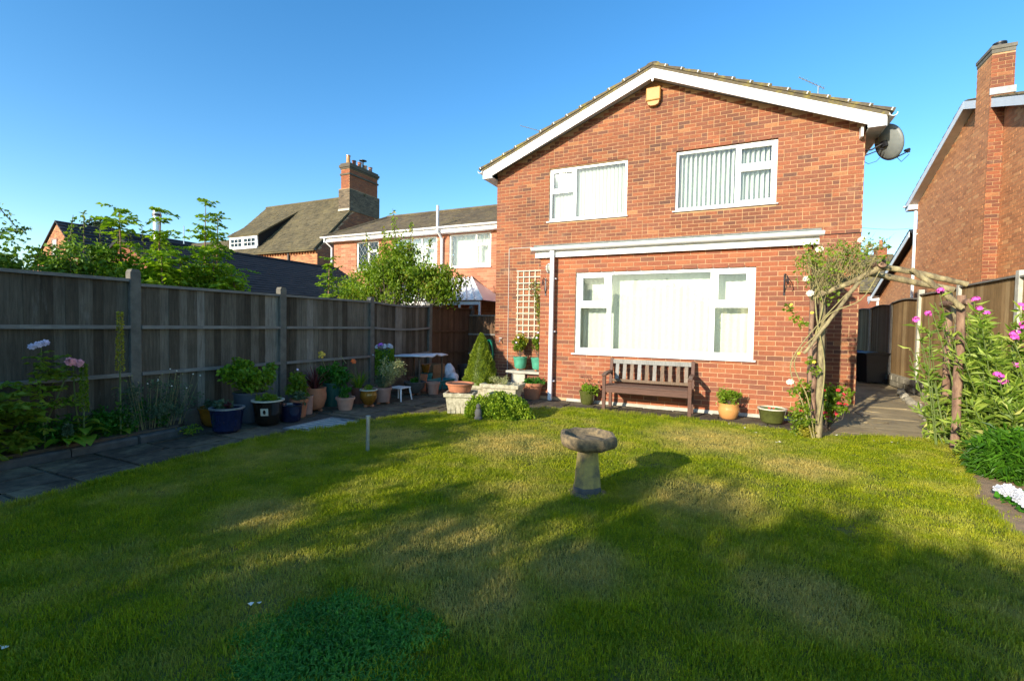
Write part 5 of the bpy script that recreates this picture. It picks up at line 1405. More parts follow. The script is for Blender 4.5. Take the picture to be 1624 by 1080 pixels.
t = pot('plant_pot', 'amber glazed urn on small clay feet', (-5.30, 5.86), .135, .24, 'glaze_amber', 'belly', rim='glaze_cream', feet=True, rb=.075)
p = plant('succulent', 'orange tinted succulents in the amber urn', (-5.30, 5.86, .24)); bushy(p, (-5.30, 5.86, .29), (.09, .09, .05), 'peach', 8, 30, .035, .04)
t = pot('plant_pot', 'mauve clay pot holding the cream variegated shrub', (-5.30, 6.20), .15, .24, 'terra_mauve', 'taper', feet=True, rb=.11)
p = plant('variegated_shrub', 'cream and green variegated shrub leaning right from the mauve pot', (-5.30, 6.20, .22), 'shrub')
bushy(p, (-5.18, 6.30, .58), (.24, .25, .17), 'cream', 34, 40, .032, .07, .4, base=(-5.30, 6.20, .22), stem='cane', sr=.006); bushy(p, (-5.36, 6.18, .36), (.12, .12, .14), 'grey', 12, 36, .04, .06, .25, nm='lower_leaves')
# flower tower
p = plant('flower_pouch', 'tall green column planter topped with white and purple petunias', (-5.62, 6.62, 0), 'planter')
mb = MB(); mb.lathe([(.11, .0), (.11, .30), (.10, .34)], (-5.62, 6.62, 0), 16); obj('base', mb, M['terra_dark'], p, smooth=True)
mb = MB(); mb.lathe([(.08, .34), (.135, .45), (.14, .82), (.12, .88)], (-5.62, 6.62, 0), 16); obj('core', mb, M['pot_green'], p, smooth=True)
mb = MB(); th = RG.uniform(0, 2 * PI, 2600); zz = RG.uniform(.44, .88, 2600); leaves(mb, np.stack([-5.62 + .14 * np.cos(th), 6.62 + .14 * np.sin(th), zz], 1), .035, .45, .2, 0, outw=np.stack([np.cos(th), np.sin(th), 0 * th], 1) * .7); obj('foliage', mb, L['shrub'], p)
heads(p, [(-5.72, 6.56, .92), (-5.70, 6.70, .93), (-5.56, 6.54, .93), (-5.50, 6.62, .925), (-5.58, 6.68, .94)], 'petal_white', .05, 'ball'); heads(p, [(-5.64, 6.54, .955)], 'petal_purple', .045, 'ball')
heads(p, [(-5.78, 6.50, .78)], 'petal_white', .016, 'open')
# white stool
t = thing('plastic_stool', 'low white plastic stool between the mauve pot and stone bowl', 'stool', (-5.28, 6.62, 0))
mb = MB(); mb.box(-5.42, -5.14, 6.48, 6.76, .215, .235); obj('seat', mb, M['upvc'], t, bev=.008)
for sx in (-1, 1):
    for sy in (-1, 1):
        mb = MB(); mb.tube([(-5.28 + sx * .12, 6.62 + sy * .12, .214), (-5.28 + sx * .15, 6.62 + sy * .15, 0)], [.016, .012], 6); obj('leg', mb, M['upvc'], t)
t = pot('plant_pot', 'ribbed grey stone bowl on feet beside the stool', (-5.42, 7.24), .20, .22, 'stone_planter', 'bowl', feet=True, rb=.09)
t.children[0].data.materials[0] = M['bathdark']
p = plant('strawberry_plant', 'sparse dark leafy plant in the grey stone bowl', (-5.42, 7.24, .22)); bushy(p, (-5.42, 7.24, .26), (.15, .15, .04), 'deep', 10, 24, .045, .05)
t = pot('plant_pot', 'empty terracotta pot in front of the teal trough', (-5.20, 7.52), .135, .23, 'terra_pale', 'taper', rb=.095)
# table with junk
tb_ = thing('garden_table', 'low potting table with a warped white top by the brown fence panel', 'table', (-5.62, 7.75, 0))
mb = MB(); K = 12; V = []
for i in range(K + 1):
    for j in range(7):
        x = -6.12 + .88 * j / 6; y = 7.15 + .95 * i / K; V.append((x, y, .735 + .012 * math.sin(i * 1.1) - .03 * (j == 6) * abs(math.sin(i * .9)) + .02 * (j - 3) / 3))
mb.add(V, [[i * 7 + j, i * 7 + j + 1, i * 7 + 8 + j, i * 7 + 7 + j] for i in range(K) for j in range(6)]); o = obj('tabletop', mb, M['upvc_blue'], tb_, smooth=True); s_m = o.modifiers.new('thick', 'SOLIDIFY'); s_m.thickness = .02
for (x, y) in ((-5.32, 7.25), (-5.32, 8.0), (-6.02, 7.25), (-6.02, 8.0)):
    mb = MB(); mb.box(x - .013, x + .013, y - .013, y + .013, 0, .70); obj('leg', mb, M['bark'], tb_)
for k, (lab, c, r, h, mt, z) in enumerate((('dull orange pot stacked under the white table', (-5.75, 8.05), .10, .16, 'glaze_amber', .34), ('terracotta pot standing under the white table', (-5.72, 7.55), .10, .30, 'terra_dark', 0), ('red clay pot beside the teal bucket under the table', (-5.58, 7.72), .09, .34, 'terracotta', 0), ('teal bucket at the back under the white table', (-5.75, 8.05), .14, .33, 'teal', 0))):
    pot('plant_pot' if k < 3 else 'bucket', lab, c, r, h, mt, 'taper', z0=z, group='things stored under the table', n=16)
t = thing('wooden_crate', 'brown open wooden crate of odds and ends beside the table', 'crate', (-6.02, 8.67, 0))
for (a, b, c, d) in ((-6.20, -6.18, 8.45, 8.90), (-5.86, -5.84, 8.45, 8.90), (-6.1799, -5.8601, 8.45, 8.47), (-6.1799, -5.8601, 8.88, 8.90)):
    mb = MB(); mb.box(a, b, c, d, .25, .46); obj('side_panel', mb, M['dust'], t)
mb = MB(); mb.box(-6.1799, -5.8601, 8.4701, 8.8799, .0, .27); obj('base', mb, M['dust'], t)
# teal trough
t = thing('plant_trough', 'long teal plastic trough lying on the paving', 'trough', (-5.46, 8.15, 0))
for nm, prof in (('body', None),):
    mb = MB(); V = []
    for (z, sx, sy) in ((0.0, .13, .24), (.17, .165, .30), (.175, .185, .32), (.185, .185, .32), (.185, .160, .295), (.05, .125, .235)):
        for (a, b) in ((-1, -1), (1, -1), (1, 1), (-1, 1)): V.append((-5.46 + a * sx, 8.15 + b * sy, z + .02))
    mb.add(V, [[i * 4 + j, i * 4 + (j + 1) % 4, i * 4 + 4 + (j + 1) % 4, i * 4 + 4 + j] for i in range(5) for j in range(4)] + [[20, 21, 22, 23], [3, 2, 1, 0]]); obj('body', mb, M['teal'], t, bev=.008)
for a in (-.08, .08):
    mb = MB(); mb.box(-5.46 + a - .02, -5.46 + a + .02, 8.05, 8.25, 0, .0199); obj('foot', mb, M['teal'], t)
# sacks and black bucket
def sack(label, c, r, h, seed):
    rg = np.random.default_rng(seed); mb = MB(); n, m = 16, 9; V = []
    for i in range(m):
        f = i / (m - 1); q = (1 - .25 * f) * (1 if f < .8 else 1 - (f - .8) * 3.2)
        for j in range(n):
            th = 2 * PI * j / n; k = 1 + .12 * math.sin(3 * th + f * 5 + seed) + rg.uniform(-.05, .05)
            V.append((c[0] + r[0] * q * k * math.cos(th) + .03 * f * math.sin(seed), c[1] + r[1] * q * k * math.sin(th), h * f))
    mb.add(V, [[i * n + j, i * n + (j + 1) % n, (i + 1) * n + (j + 1) % n, (i + 1) * n + j] for i in range(m - 1) for j in range(n)]); mb.add(V, [list(range((m - 1) * n, m * n))])
    tag(obj('compost_sack', mb, M['bag'], smooth=True, org=(c[0], c[1], 0)), label, 'sack', 'compost sacks by the brown fence panel')
sack('crumpled white plastic sack slumped beside the teal trough', (-5.50, 8.68), (.15, .13), .30, 1)
sack('taller crumpled white sack leaning behind the slumped one', (-5.78, 9.02), (.14, .14), .46, 4)
t = pot('bucket', 'black plastic dustbin against the low concrete edge', (-5.62, 9.42), .18, .42, 'black_plastic', 'tub', rb=.14, group='things stored under the table')

# stone planters, terracotta bowl, conifer, box bush
def planter(label, c, w, d, h, rot=0.0):
    t = thing('stone_planter', label, 'planter', (c[0], c[1], 0), 'pale stone planters beside the round bush')
    mb = MB(); V = []
    for (z, k) in ((0, .78), (h * .80, .92), (h * .82, 1.05), (h, 1.08), (h, .92), (h * .7, .84)):
        for (a, b) in ((-1, -1), (1, -1), (1, 1), (-1, 1)): V.append((a * w / 2 * k, b * d / 2 * k, z))
    mb.add(V, [[i * 4 + j, i * 4 + (j + 1) % 4, i * 4 + 4 + (j + 1) % 4, i * 4 + 4 + j] for i in range(5) for j in range(4)] + [[20, 21, 22, 23]])
    o = obj('body', mb, M['stone_planter'], t, world=False, bev=.008)
    n = 5
    for k in range(n):
        for sy in (-1, 1):
            x = (k - (n - 1) / 2) * w * .17; mb = MB(); mb.prism([(x - w * .055, h * .08), (x + w * .055, h * .08), (x + w * .065, h * .66), (x, h * .76), (x - w * .065, h * .66)], 'y', sy * d / 2 * .80 - .012 , sy * d / 2 * .80 + .022 * 1, .5)
            mbv = mb.V
            obj('relief_panel', mb, M['stone_planter'], o, world=False)
    t.rotation_euler = (0, 0, rot)
    return t
planter('pale square stone planter under the terracotta bowl, left of the bush', (-3.72, 6.12), .42, .42, .33, .35)
t = pot('plant_saucer', 'wide shallow terracotta bowl resting on the square stone planter', (-3.74, 6.12), .215, .13, 'terracotta', 'taper', z0=.331, rb=.16, group='bowls')
planter('long pale stone trough in front of the cone conifer', (-3.52, 7.15), .64, .40, .36, .12)
planter('pale stone planter directly below the cone conifer', (-4.02, 7.25), .50, .44, .30, .2)
p = plant('heather', 'dry straw-coloured plant in the long stone trough', (-3.52, 7.15, .34)); bushy(p, (-3.55, 7.15, .41), (.20, .11, .07), 'cream', 16, 40, .03, .06, .2)
cn = plant('dwarf_conifer', 'dense cone-shaped dwarf conifer in the stone planter', (-4.02, 7.25, .26), 'conifer')
def cone_bush(t, c, r, h, mat, n=15000, size=.024):
    mb = MB(); f = RG.uniform(0, 1, n) ** .75; f = 1 - f; f = RG.beta(1, 1.5, n); th = RG.uniform(0, 2 * PI, n)
    R_ = r * (1 - f) ** .72 * (1 + .08 * np.sin(5 * th + 14 * f) + .06 * np.sin(9 * th - 23 * f + 1)) * np.where(f < .08, .80 + 2.5 * f, 1) * RG.uniform(.90, 1.04, n)
    P = np.stack([c[0] + R_ * np.cos(th), c[1] + R_ * np.sin(th), c[2] + h * f], 1)
    leaves(mb, P, size, .22, .2, 0, outw=np.stack([np.cos(th), np.sin(th), .9 + 0 * th], 1) * 1.4); obj('foliage', mb, L[mat], t)
    mb = MB(); prof = [(r * .86 * (1 - k / 12) ** .72, h * k / 12 * .97) for k in range(12)] + [(.002, h * .96)]
    mb.lathe(prof, c, 20, .15); obj('dark_core', mb, L[mat], t, smooth=True)  # added solid core in a dark leaf tone, stops see-through between needles
cone_bush(cn, (-4.02, 7.28, .30), .30, .90, 'conifer')
bx = plant('box_bush', 'rounded low box bush at the patio edge', (-3.05, 6.05, 0), 'bush')
def dome(t, c, r, mat, n, size, lob=.10):
    v = rvec(n); v[:, 2] = np.abs(v[:, 2]); th = np.arctan2(v[:, 1], v[:, 0])
    k = (1 + lob * np.sin(3 * th + 2 * v[:, 2]) + lob * .8 * np.sin(7 * th + 5 * v[:, 2] + 1) + lob * .5 * np.sin(13 * th + 9 * v[:, 2])) * RG.uniform(.82, 1.05, n)
    P = np.array(c) + v * k[:, None] * np.array(r); P[:, 2] = np.maximum(P[:, 2], .01)
    mb = MB(); leaves(mb, P, size, .5, .1, 0, outw=v * 1.1); obj('foliage', mb, L[mat], t)
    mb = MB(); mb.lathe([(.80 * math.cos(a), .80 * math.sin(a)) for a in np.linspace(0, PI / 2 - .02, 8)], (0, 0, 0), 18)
    mb.V = [V * np.array(r) + np.array(c) for V in mb.V]; obj('dark_core', mb, L['deep'], t, smooth=True)  # added solid core in deep green, closes the gaps between leaves
dome(bx, (-3.00, 6.10, 0), (.41, .29, .32), 'box', 13000, .030)
# side lobe
dome(bx, (-3.32, 5.98, 0), (.22, .20, .27), 'box', 4500, .030)
t = thing('stone_ornament', 'small weathered stone figure half hidden in front of the round bush', 'ornament', (-3.20, 5.74, 0))
mb = MB(); mb.lathe([(.055, .012), (.06, .05), (.045, .07), (.052, .12), (.04, .16), (.03, .175)], (-3.20, 5.74, 0), 12, wob=.05); obj('body', mb, M['bathdark'], t, smooth=True)
mb = MB(); mb.lathe([(.002, .17), (.03, .185), (.034, .21), (.025, .235), (.002, .245)], (-3.20, 5.74, 0), 12, wob=.04); obj('head', mb, M['bathdark'], t, smooth=True)

# terracotta pot by the downpipe, olive pot, orange pot, olive bowl
t = pot('plant_pot', 'large ribbed terracotta pot beside the white downpipe', (-3.32, 7.98), .20, .30, 'terracotta', 'taper', rb=.13)
p = plant('trailing_plant', 'trailing green plant in the large terracotta pot', (-3.32, 7.98, .27)); bushy(p, (-3.30, 7.98, .32), (.22, .18, .06), 'deep', 20, 30, .04, .06, .35, droop=.4)
t = pot('plant_pot', 'small olive green glazed pot left of the bench', (-2.26, 7.92), .145, .24, 'glaze_olive', 'bowl', rb=.10)
p = plant('primula', 'bright lime plant with dried brown stalks in the olive pot', (-2.26, 7.92, .21)); bushy(p, (-2.22, 7.92, .27), (.15, .12, .06), 'lime', 14, 26, .055, .05, .4)
mb = MB()
for k in range(7):
    a = random.uniform(0, 6.28); mb.tube([(-2.26, 7.92, .24), (-2.26 + .09 * math.cos(a), 7.92 + .05 * math.sin(a), .38), (-2.26 + .16 * math.cos(a), 7.92 + .08 * math.sin(a), .46 + random.uniform(-.05, .08))], .003, 4)
obj('stalk', mb, M['terra_dark'], p); heads(p, [(-2.12, 7.9, .36), (-2.18, 7.9, .44), (-2.35, 7.9, .46)], 'terra_dark', .018, 'ball')
t = pot('plant_pot', 'orange glazed belly pot right of the bench', (-.03, 7.76), .145, .235, 'glaze_orange', 'belly', rb=.10)
p = plant('azalea', 'small bushy azalea with yellowing tips in the orange pot', (-.03, 7.76, .20)); bushy(p, (-.03, 7.76, .33), (.17, .14, .11), 'peach', 26, 36, .032, .06, .4, base=(-.03, 7.76, .20), stem='bark', sr=.006); bushy(p, (-.05, 7.74, .37), (.14, .11, .05), 'lime', 10, 36, .03, .05, .4, nm='new_leaves')
t = pot('plant_pot', 'wide olive green glazed bowl near the arch post', (.54, 7.70), .185, .22, 'glaze_olive', 'bowl', rim='glaze_cream', rb=.13)
p = plant('begonia', 'one small red bloom in the wide olive bowl', (.54, 7.70, .19)); heads(p, [(.50, 7.66, .225), (.56, 7.70, .22)], 'petal_coral', .02, 'open'); mb = MB(); leaves(mb, clump_points((.54, 7.68, .205), (.1, .1, .015), 40), .03, .5); obj('foliage', mb, L['deep'], p)

# trellis, step, two jade pots with climber
tr = thing('trellis', 'white square wooden trellis fixed to the brick wall', 'trellis', (-4.4, HY, 1.0))
for k in range(5):
    x = -4.70 + k * .148; mb = MB(); mb.box(x - .012, x + .012, HY - .026, HY - .009, 1.02, 2.66); obj('upright', mb, M['trellis'], tr)
for k in range(12):
    z = 1.06 + k * .1435; mb = MB(); mb.box(-4.73, -4.06, HY - .042, HY - .0265, z - .012, z + .012); obj('slat', mb, M['trellis'], tr)
st_ = thing('stone_step', 'low stone slab step on blocks below the trellis', 'step', (-4.3, 9.9, 0))
mb = MB(); mb.box(-4.72, -3.30, 9.72, 10.26, .255, .31); obj('slab', mb, M['concrete_pale'], st_, bev=.008)
for x in (-4.60, -3.75): mb = MB(); mb.box(x, x + .34, 9.78, 10.24, 0, .2549); obj('block', mb, M['concrete_pale'], st_, bev=.01)
mb = MB(); mb.box(-4.25, -3.76, 9.86, 10.2, 0, .2549); obj('block', mb, M['terra_dark'], st_)
for k, (x, lab, l2) in enumerate(((-4.47, 'jade green pot on the stone step, left one of the pair', 'leafy yellowing climber in the left jade pot'), (-4.02, 'jade green pot on the stone step, beside the bay corner', 'climber in the right jade pot growing up the trellis'))):
    pot('plant_pot', lab, (x, 9.98), .165, .27, 'pot_jade', 'bowl', z0=.311, feet=True, rb=.12, group='jade pots on the step')
    p = plant('climbing_plant', l2, (x, 9.98, .58)); bushy(p, (x + (.02 if k else -.05), 10.04, .92), (.25, .13, .20), 'peach' if k == 0 else 'lime', 24, 34, .050, .08, .42, base=(x, 9.98, .58), stem='bark', sr=.008); bushy(p, (x - .03, 10.0, 1.02), (.22, .10, .12), 'yellow' if k == 0 else 'peach', 9, 26, .045, .06, .42, nm='yellow_leaves')
    heads(p, [(x + random.uniform(-.1, .1), 9.90, .95 + .12 * q_) for q_ in range(3)], 'petal_lilac', .028, 'open')
    if k:
        mb = MB()
        for zz in np.linspace(1.0, 2.35, 17): leaves(mb, clump_points((-4.12 - .16 * max(0, zz - 1.9) * 2.5 + .05 * math.sin(zz * 6), 10.22, zz), (.10 if zz < 2 else .22, .05, .09), 34), .042, .4)
        obj('foliage', mb, L['peach'], p); mb = MB(); mb.tube([(-4.0, 9.98, .6), (-4.08, 10.2, 1.1), (-4.14, 10.22, 1.7), (-4.3, 10.22, 2.3)], .007, 5); obj('stem', mb, M['bark'], p)
# hose
t = thing('garden_hose', 'bright green garden hose coiled on the house corner', 'hose', (-5.40, 10.24, .5))
for k in range(6):
    mb = MB(); P = []
    for i in range(29):
        a = 2 * PI * i / 28; P.append((-5.40 + (.075 + .008 * k) * math.cos(a), 10.25 - .022 * k, .62 + (.36 + .008 * math.sin(k * 2)) * math.sin(a)))
    mb.tube(P, .012, 6, cap=False); obj('loop', mb, M['hose'], t, smooth=True)

# ================================================================== RUSTIC ARCH
ar = thing('rustic_arch', 'rustic pole arch of weathered logs over the path entrance', 'arch', (1.6, 6.9, 0))
def logp(nm, pts, r, mat='log', n=10, knots=0):
    P = []; R_ = []; pts = [np.array(p, float) for p in pts]
    for i in range(len(pts) - 1):
        K = 7
        for k in range(K if i < len(pts) - 2 else K + 1):
            f = k / K; P.append(pts[i] * (1 - f) + pts[i + 1] * f + RG.normal(0, .0035, 3))
    tot = len(P)
    for i in range(tot): R_.append((r[0] + (r[1] - r[0]) * i / (tot - 1)) * RG.uniform(.92, 1.10))
    mb = MB(); mb.tube(P, R_, n); return obj(nm, mb, M[mat], ar, smooth=True)
logp('post', [(1.00, 6.90, -.02), (1.0, 6.90, .9), (.985, 6.90, 1.88)], (.041, .034), 'log')
logp('post', [(.955, 7.02, .02), (.95, 7.02, .7), (.94, 7.04, 1.3)], (.028, .024), 'bark_red')
logp('post', [(.95, 7.42, 0), (.95, 7.42, 1.9)], (.035, .030), 'bark_red')
logp('post', [(2.30, 6.90, 0), (2.30, 6.90, 1.76)], (.044, .040), 'bark_red')
logp('post', [(2.36, 7.42, 0), (2.36, 7.42, 1.80)], (.040, .035), 'bark_red')
logp('beam', [(.87, 6.86, 1.74), (1.30, 6.86, 1.955), (1.55, 6.86, 2.10)], (.031, .036))
logp('beam', [(1.52, 6.87, 2.12), (1.90, 6.87, 2.02), (2.33, 6.87, 1.885)], (.036, .029))
logp('beam', [(.90, 7.42, 1.80), (1.25, 7.42, 1.98), (1.56, 7.42, 2.10)], (.040, .040))
logp('beam', [(1.54, 7.42, 2.10), (2.40, 7.42, 1.86)], (.040, .035))
logp('ridge_pole', [(1.545, 6.76, 2.135), (1.545, 7.5, 2.14)], (.045, .040), 'bark_red')
logp('brace', [(1.82, 6.80, 2.06), (2.05, 6.79, 1.85), (2.28, 6.79, 1.62)], (.028, .030))
logp('brace', [(.80, 6.80, 1.06), (1.02, 6.80, 1.42), (1.33, 6.80, 1.93)], (.018, .024))
logp('cross_pole', [(2.32, 6.74, 1.68), (2.32, 7.5, 1.70)], (.040, .038), 'bark_red')
logp('cross_pole', [(.96, 6.78, 1.80), (.96, 7.5, 1.82)], (.036, .036))
logp('side_brace', [(2.30, 6.95, 1.45), (2.32, 7.3, 1.80)], (.03, .03))

# climbing rose
rs = plant('climbing_rose', 'sprawling climbing rose with cream blooms over the left arch post', (.80, 6.85, 0), 'climbing rose')
mb = MB(); tips = []; tw = MB()
def cane(P, r0, r1, mb=mb):
    P = [np.array(p, float) for p in P]; Q = []
    for i in range(len(P) - 1):
        p0 = P[max(0, i - 1)]; p1 = P[i]; p2 = P[i + 1]; p3 = P[min(len(P) - 1, i + 2)]
        for k in range(6):
            f = k / 6; Q.append(.5 * ((2 * p1) + (-p0 + p2) * f + (2 * p0 - 5 * p1 + 4 * p2 - p3) * f * f + (-p0 + 3 * p1 - 3 * p2 + p3) * f ** 3))
    Q.append(P[-1]); mb.tube(Q, np.linspace(r0, r1, len(Q)), 7); return Q
cane([(.93, 6.80, 0), (.80, 6.78, .45), (.66, 6.78, .85), (.74, 6.78, 1.12), (.98, 6.80, 1.48), (1.22, 6.80, 1.80)], .008, .006)
cane([(.95, 6.82, 0), (.86, 6.82, .5), (.70, 6.80, .95), (.92, 6.80, 1.30), (1.05, 6.78, 1.55), (1.35, 6.76, 1.72), (1.52, 6.78, 2.05)], .0075, .006)
cane([(.98, 6.84, .2), (1.02, 6.80, .9), (.92, 6.80, 1.5), (.90, 6.82, 1.9), (.95, 6.85, 2.15)], .009, .006)
cane([(.92, 6.84, 1.3), (.98, 6.82, 1.7), (.86, 6.86, 1.95), (.82, 6.9, 2.2)], .009, .005)
obj('stem', mb, M['cane'], rs, smooth=True)
starts = [(.92, 6.84, 1.75), (1.0, 6.84, 1.85), (1.12, 6.84, 1.92), (1.25, 6.85, 1.97), (.86, 6.86, 1.9), (1.38, 6.86, 2.03), (1.05, 7.1, 1.9), (1.2, 7.3, 1.97)]
for k in range(170):
    s = np.array(random.choice(starts)) + RG.normal(0, .05, 3); az = RG.uniform(0, 2 * PI); ln = RG.uniform(.22, .80)
    lean = RG.uniform(-.25, .75)
    d = np.array([math.cos(az) * .30 + lean * .35, math.sin(az) * .4, RG.uniform(.15, .95)]); d /= np.linalg.norm(d)
    e = s + d * ln * .9; e[2] = min(e[2], 2.52 - .10 * abs(e[0] - 1.15) + RG.uniform(-.1, .0)); m = (s + e) / 2 + np.array([0, 0, .06])
    tw.tube([s, m, e, e + np.array([d[0], d[1], -.1]) * .07], [.0036, .0028, .0018, .001], 4, cap=False); tips.append((s, m, e))
    if k % 2 == 0:
        e2 = m + rvec(1)[0] * np.array([.22, .2, .16]) + np.array([0, 0, .05]); tw.tube([m, (m + e2) / 2 + [0, 0, .02], e2], [.0025, .002, .001], 3, cap=False); tips.append((m, (m + e2) / 2, e2))
obj('twig', tw, M['cane'], rs)
lm = MB()
for (s, m, e) in tips:
    if random.random() < .45:
        n = random.randint(4, 10); f = RG.uniform(.45, 1, n)[:, None]; leaves(lm, m * (1 - f) + e * f + RG.normal(0, .02, (n, 3)), .038, .42, .5, .2)
leaves(lm, clump_points((1.22, 7.0, 2.28), (.22, .22, .15), 170), .036, .42); leaves(lm, clump_points((1.02, 6.9, 1.80), (.16, .2, .13), 90), .04, .42)
leaves(lm, clump_points((.86, 6.85, 2.20), (.12, .16, .12), 110), .038, .42)
for c in ((.62, 6.76, 1.62), (.70, 6.78, 1.50), (.78, 6.78, 1.42), (.76, 6.78, .62), (.70, 6.78, .58), (.84, 6.75, .38), (.92, 6.78, .85), (.86, 6.78, .98), (.85, 6.74, .24), (.80, 6.76, .70)): leaves(lm, clump_points(c, (.07, .05, .06), 26), .045, .45)
obj('foliage', lm, L['rose'], rs)
heads(rs, [(.92, 6.78, 2.33), (1.36, 6.9, 2.44), (.80, 6.80, 1.98), (.84, 6.78, 1.80), (1.44, 6.9, 2.36), (.66, 6.76, .70)], 'petal_cream', .045, 'rose')
heads(rs, [(.86, 6.72, 1.56), (.64, 6.74, 1.66), (.90, 6.72, .96), (.74, 6.74, 1.06)], 'petal_yellow', .022, 'open')
# fuchsia and ground plant at the post foot
fu = plant('fuchsia', 'bushy fuchsia with hanging red flowers behind the arch post', (1.22, 7.55, 0), 'shrub')
C = bushy(fu, (1.20, 7.55, .38), (.22, .20, .34), 'lime', 34, 30, .052, .09, .45, base=(1.2, 7.55, 0), sr=.008, stem='bark')
C2 = bushy(fu, (.88, 7.20, .40), (.10, .14, .30), 'lime', 14, 26, .05, .08, .45, base=(.9, 7.2, 0), sr=.006, nm='side_shoots')
heads(fu, [tuple(np.array(c) + [0, -.12, RG.uniform(-.1, .05)]) for c in C[::2]] + [tuple(np.array(c) + [0, -.1, .05]) for c in C2[::3]], 'petal_red', .026, 'ball')
mb = MB(); gp_ = plant('yellow_creeper', 'low yellow-green creeper at the foot of the arch post', (.82, 6.95, 0)); leaves(mb, clump_points((.84, 6.95, .12), (.15, .12, .13), 700), .035, .4); leaves(mb, clump_points((.75, 6.92, .25), (.1, .1, .12), 240), .035, .4); obj('foliage', mb, L['rose'], gp_)
mb = MB(); leaves(mb, clump_points((.86, 6.84, .08), (.10, .08, .09), 260), .035, .4); obj('yellow_leaves', mb, L['yellow'], gp_)

# wheelie bins
def bin_(label, x, y, w, d, h, lid, rot=0, g='wheelie bins at the far end of the path'):
    t = thing('wheelie_bin', label, 'bin', (x, y, 0), g)
    mb = MB(); V = [(a * w / 2 * k, b * d / 2 * k, z) for (z, k) in ((.03, .80), (h * .92, 1.0), (h * .925, 1.07), (h * .955, 1.07)) for (a, b) in ((-1, -1), (1, -1), (1, 1), (-1, 1))]
    mb.add(V, [[i * 4 + j, i * 4 + (j + 1) % 4, i * 4 + 4 + (j + 1) % 4, i * 4 + 4 + j] for i in range(3) for j in range(4)] + [[3, 2, 1, 0], [12, 13, 14, 15]]); obj('body', mb, M['bin'], t, world=False, bev=.015)
    mb = MB(); mb.prism([(-d / 2 * 1.12, h * .956), (d / 2 * 1.1, h * .956), (d / 2 * 1.1, h * .99), (0, h * 1.03), (-d / 2 * 1.12, h * .985)], 'x', -w / 2 * 1.1, w / 2 * 1.1); obj('lid', mb, M[lid], t, world=False, bev=.012)
    for sx in (-1, 1):
        mb = MB(); mb.tube([(sx * (w * .40), d * .42, .075), (sx * (w * .40 + .045), d * .42, .075)], .075, 16); obj('wheel', mb, M['black_plastic'], t, world=False)
    mb = MB(); mb.tube([(-w * .4, d * .6, h * .93), (w * .4, d * .6, h * .93)], .014, 6); obj('handle', mb, M['black_plastic'], t, world=False)
    for k in (-.25, .25):
        mb = MB(); mb.box(k * w - .008, k * w + .008, -d / 2 * 1.0 - .006, -d / 2 * .93, h * .15, h * .80); 
    t.rotation_euler = (0, 0, rot); return t
bin_('dark grey wheelie bin with matching lid beside the tan fence', 3.30, 15.05, .46, .52, .80, 'bin', -1.3)
bin_('wheelie bin with a blue lid beside the house wall', 2.85, 15.5, .44, .50, .83, 'blue_plastic', -1.4)

# ================================================================== RIGHT BORDER PLANTS
mk = 0
FL = [(1.92, 6.95, 1.50), (2.03, 6.95, 1.55), (2.30, 6.6, 1.70), (2.31, 6.5, 1.60), (2.66, 6.6, 1.64), (2.67, 6.55, 1.45), (2.60, 6.5, 1.36), (2.55, 6.4, 1.30), (2.60, 6.5, 1.03), (2.45, 6.3, .88), (2.06, 6.75, 1.80), (2.38, 6.2, .93), (2.70, 6.6, 1.22)]
def stem_shape(sm, lm_, x, y, h, tip, dens):
    for s_i in range(random.randint(3, 5)):
        e = np.array(tip) + RG.normal(0, .07, 3) * (1 if s_i else 0) - np.array([0, 0, .12 * s_i]); b0 = np.array([x, y, .02]) + np.array([RG.uniform(-.07, .07), RG.uniform(-.07, .07), 0])
        m = b0 * .5 + e * .5 + np.array([RG.uniform(-.05, .05), RG.uniform(-.05, .05), .08])
        sm.tube([b0, m, e], [.007, .005, .003], 5)
        n = int(46 * dens * h)
        f = RG.uniform(.08, 1, n)[:, None]; P = np.where(f < .5, b0 * (1 - 2 * f) + m * 2 * f, m * (2 - 2 * f) + e * (2 * f - 1))
        D = rvec(n); D[:, 2] = np.abs(D[:, 2]) * .7 + .1
        leaves(lm_, P, .120, .12, .1, 0, D=D, tlo=0, thi=random.uniform(.5, 1))
FLAB = ['pink-flowered stem leaning furthest left over the path', 'second pink-flowered stem from the left, over the path edge', 'pink bloom under the log brace of the arch', 'pink bloom just below the end of the log brace',
        'tall stem with pink bloom highest at the right edge', 'pink flower cluster at the right edge below the highest bloom', 'large bright pink cluster near the white fence post', 'lower left half of the large pink cluster near the fence post',
        'small pink bloom midway down the dense leaves at right', 'lowest pink bloom above the dark green strappy clump', 'wispy stem with a faint pink bud beside the tan fence top', 'solitary magenta bloom low among the lance leaves', 'pink bloom halfway down at the frame edge']
for k, (fx, fy_, fz_) in enumerate(FL):
    x = max(2.32, fx + .25) + random.uniform(-.05, .15); y = fy_ + .25
    t = plant('border_plant', FLAB[k], (x, y, .02), 'plant', 'pink-flowered plants in the right-hand border'); sm = MB(); lm_ = MB()
    stem_shape(sm, lm_, x, y, fz_, (fx, fy_, fz_ - .03), .32 if fx < 2.2 else .8)
    obj('stem', sm, M['green_stem'], t); obj('foliage', lm_, L['border'], t); heads(t, [(fx, fy_, fz_), tuple(np.array((fx, fy_, fz_)) + RG.normal(0, .025, 3))], 'petal_pink', .030, 'ball')
bf = plant('border_foliage', 'dense mass of lance-leaved stems filling the right-hand border', (2.8, 7.4, .02), 'foliage'); bf['kind'] = 'stuff'
sm = MB(); lm_ = MB()
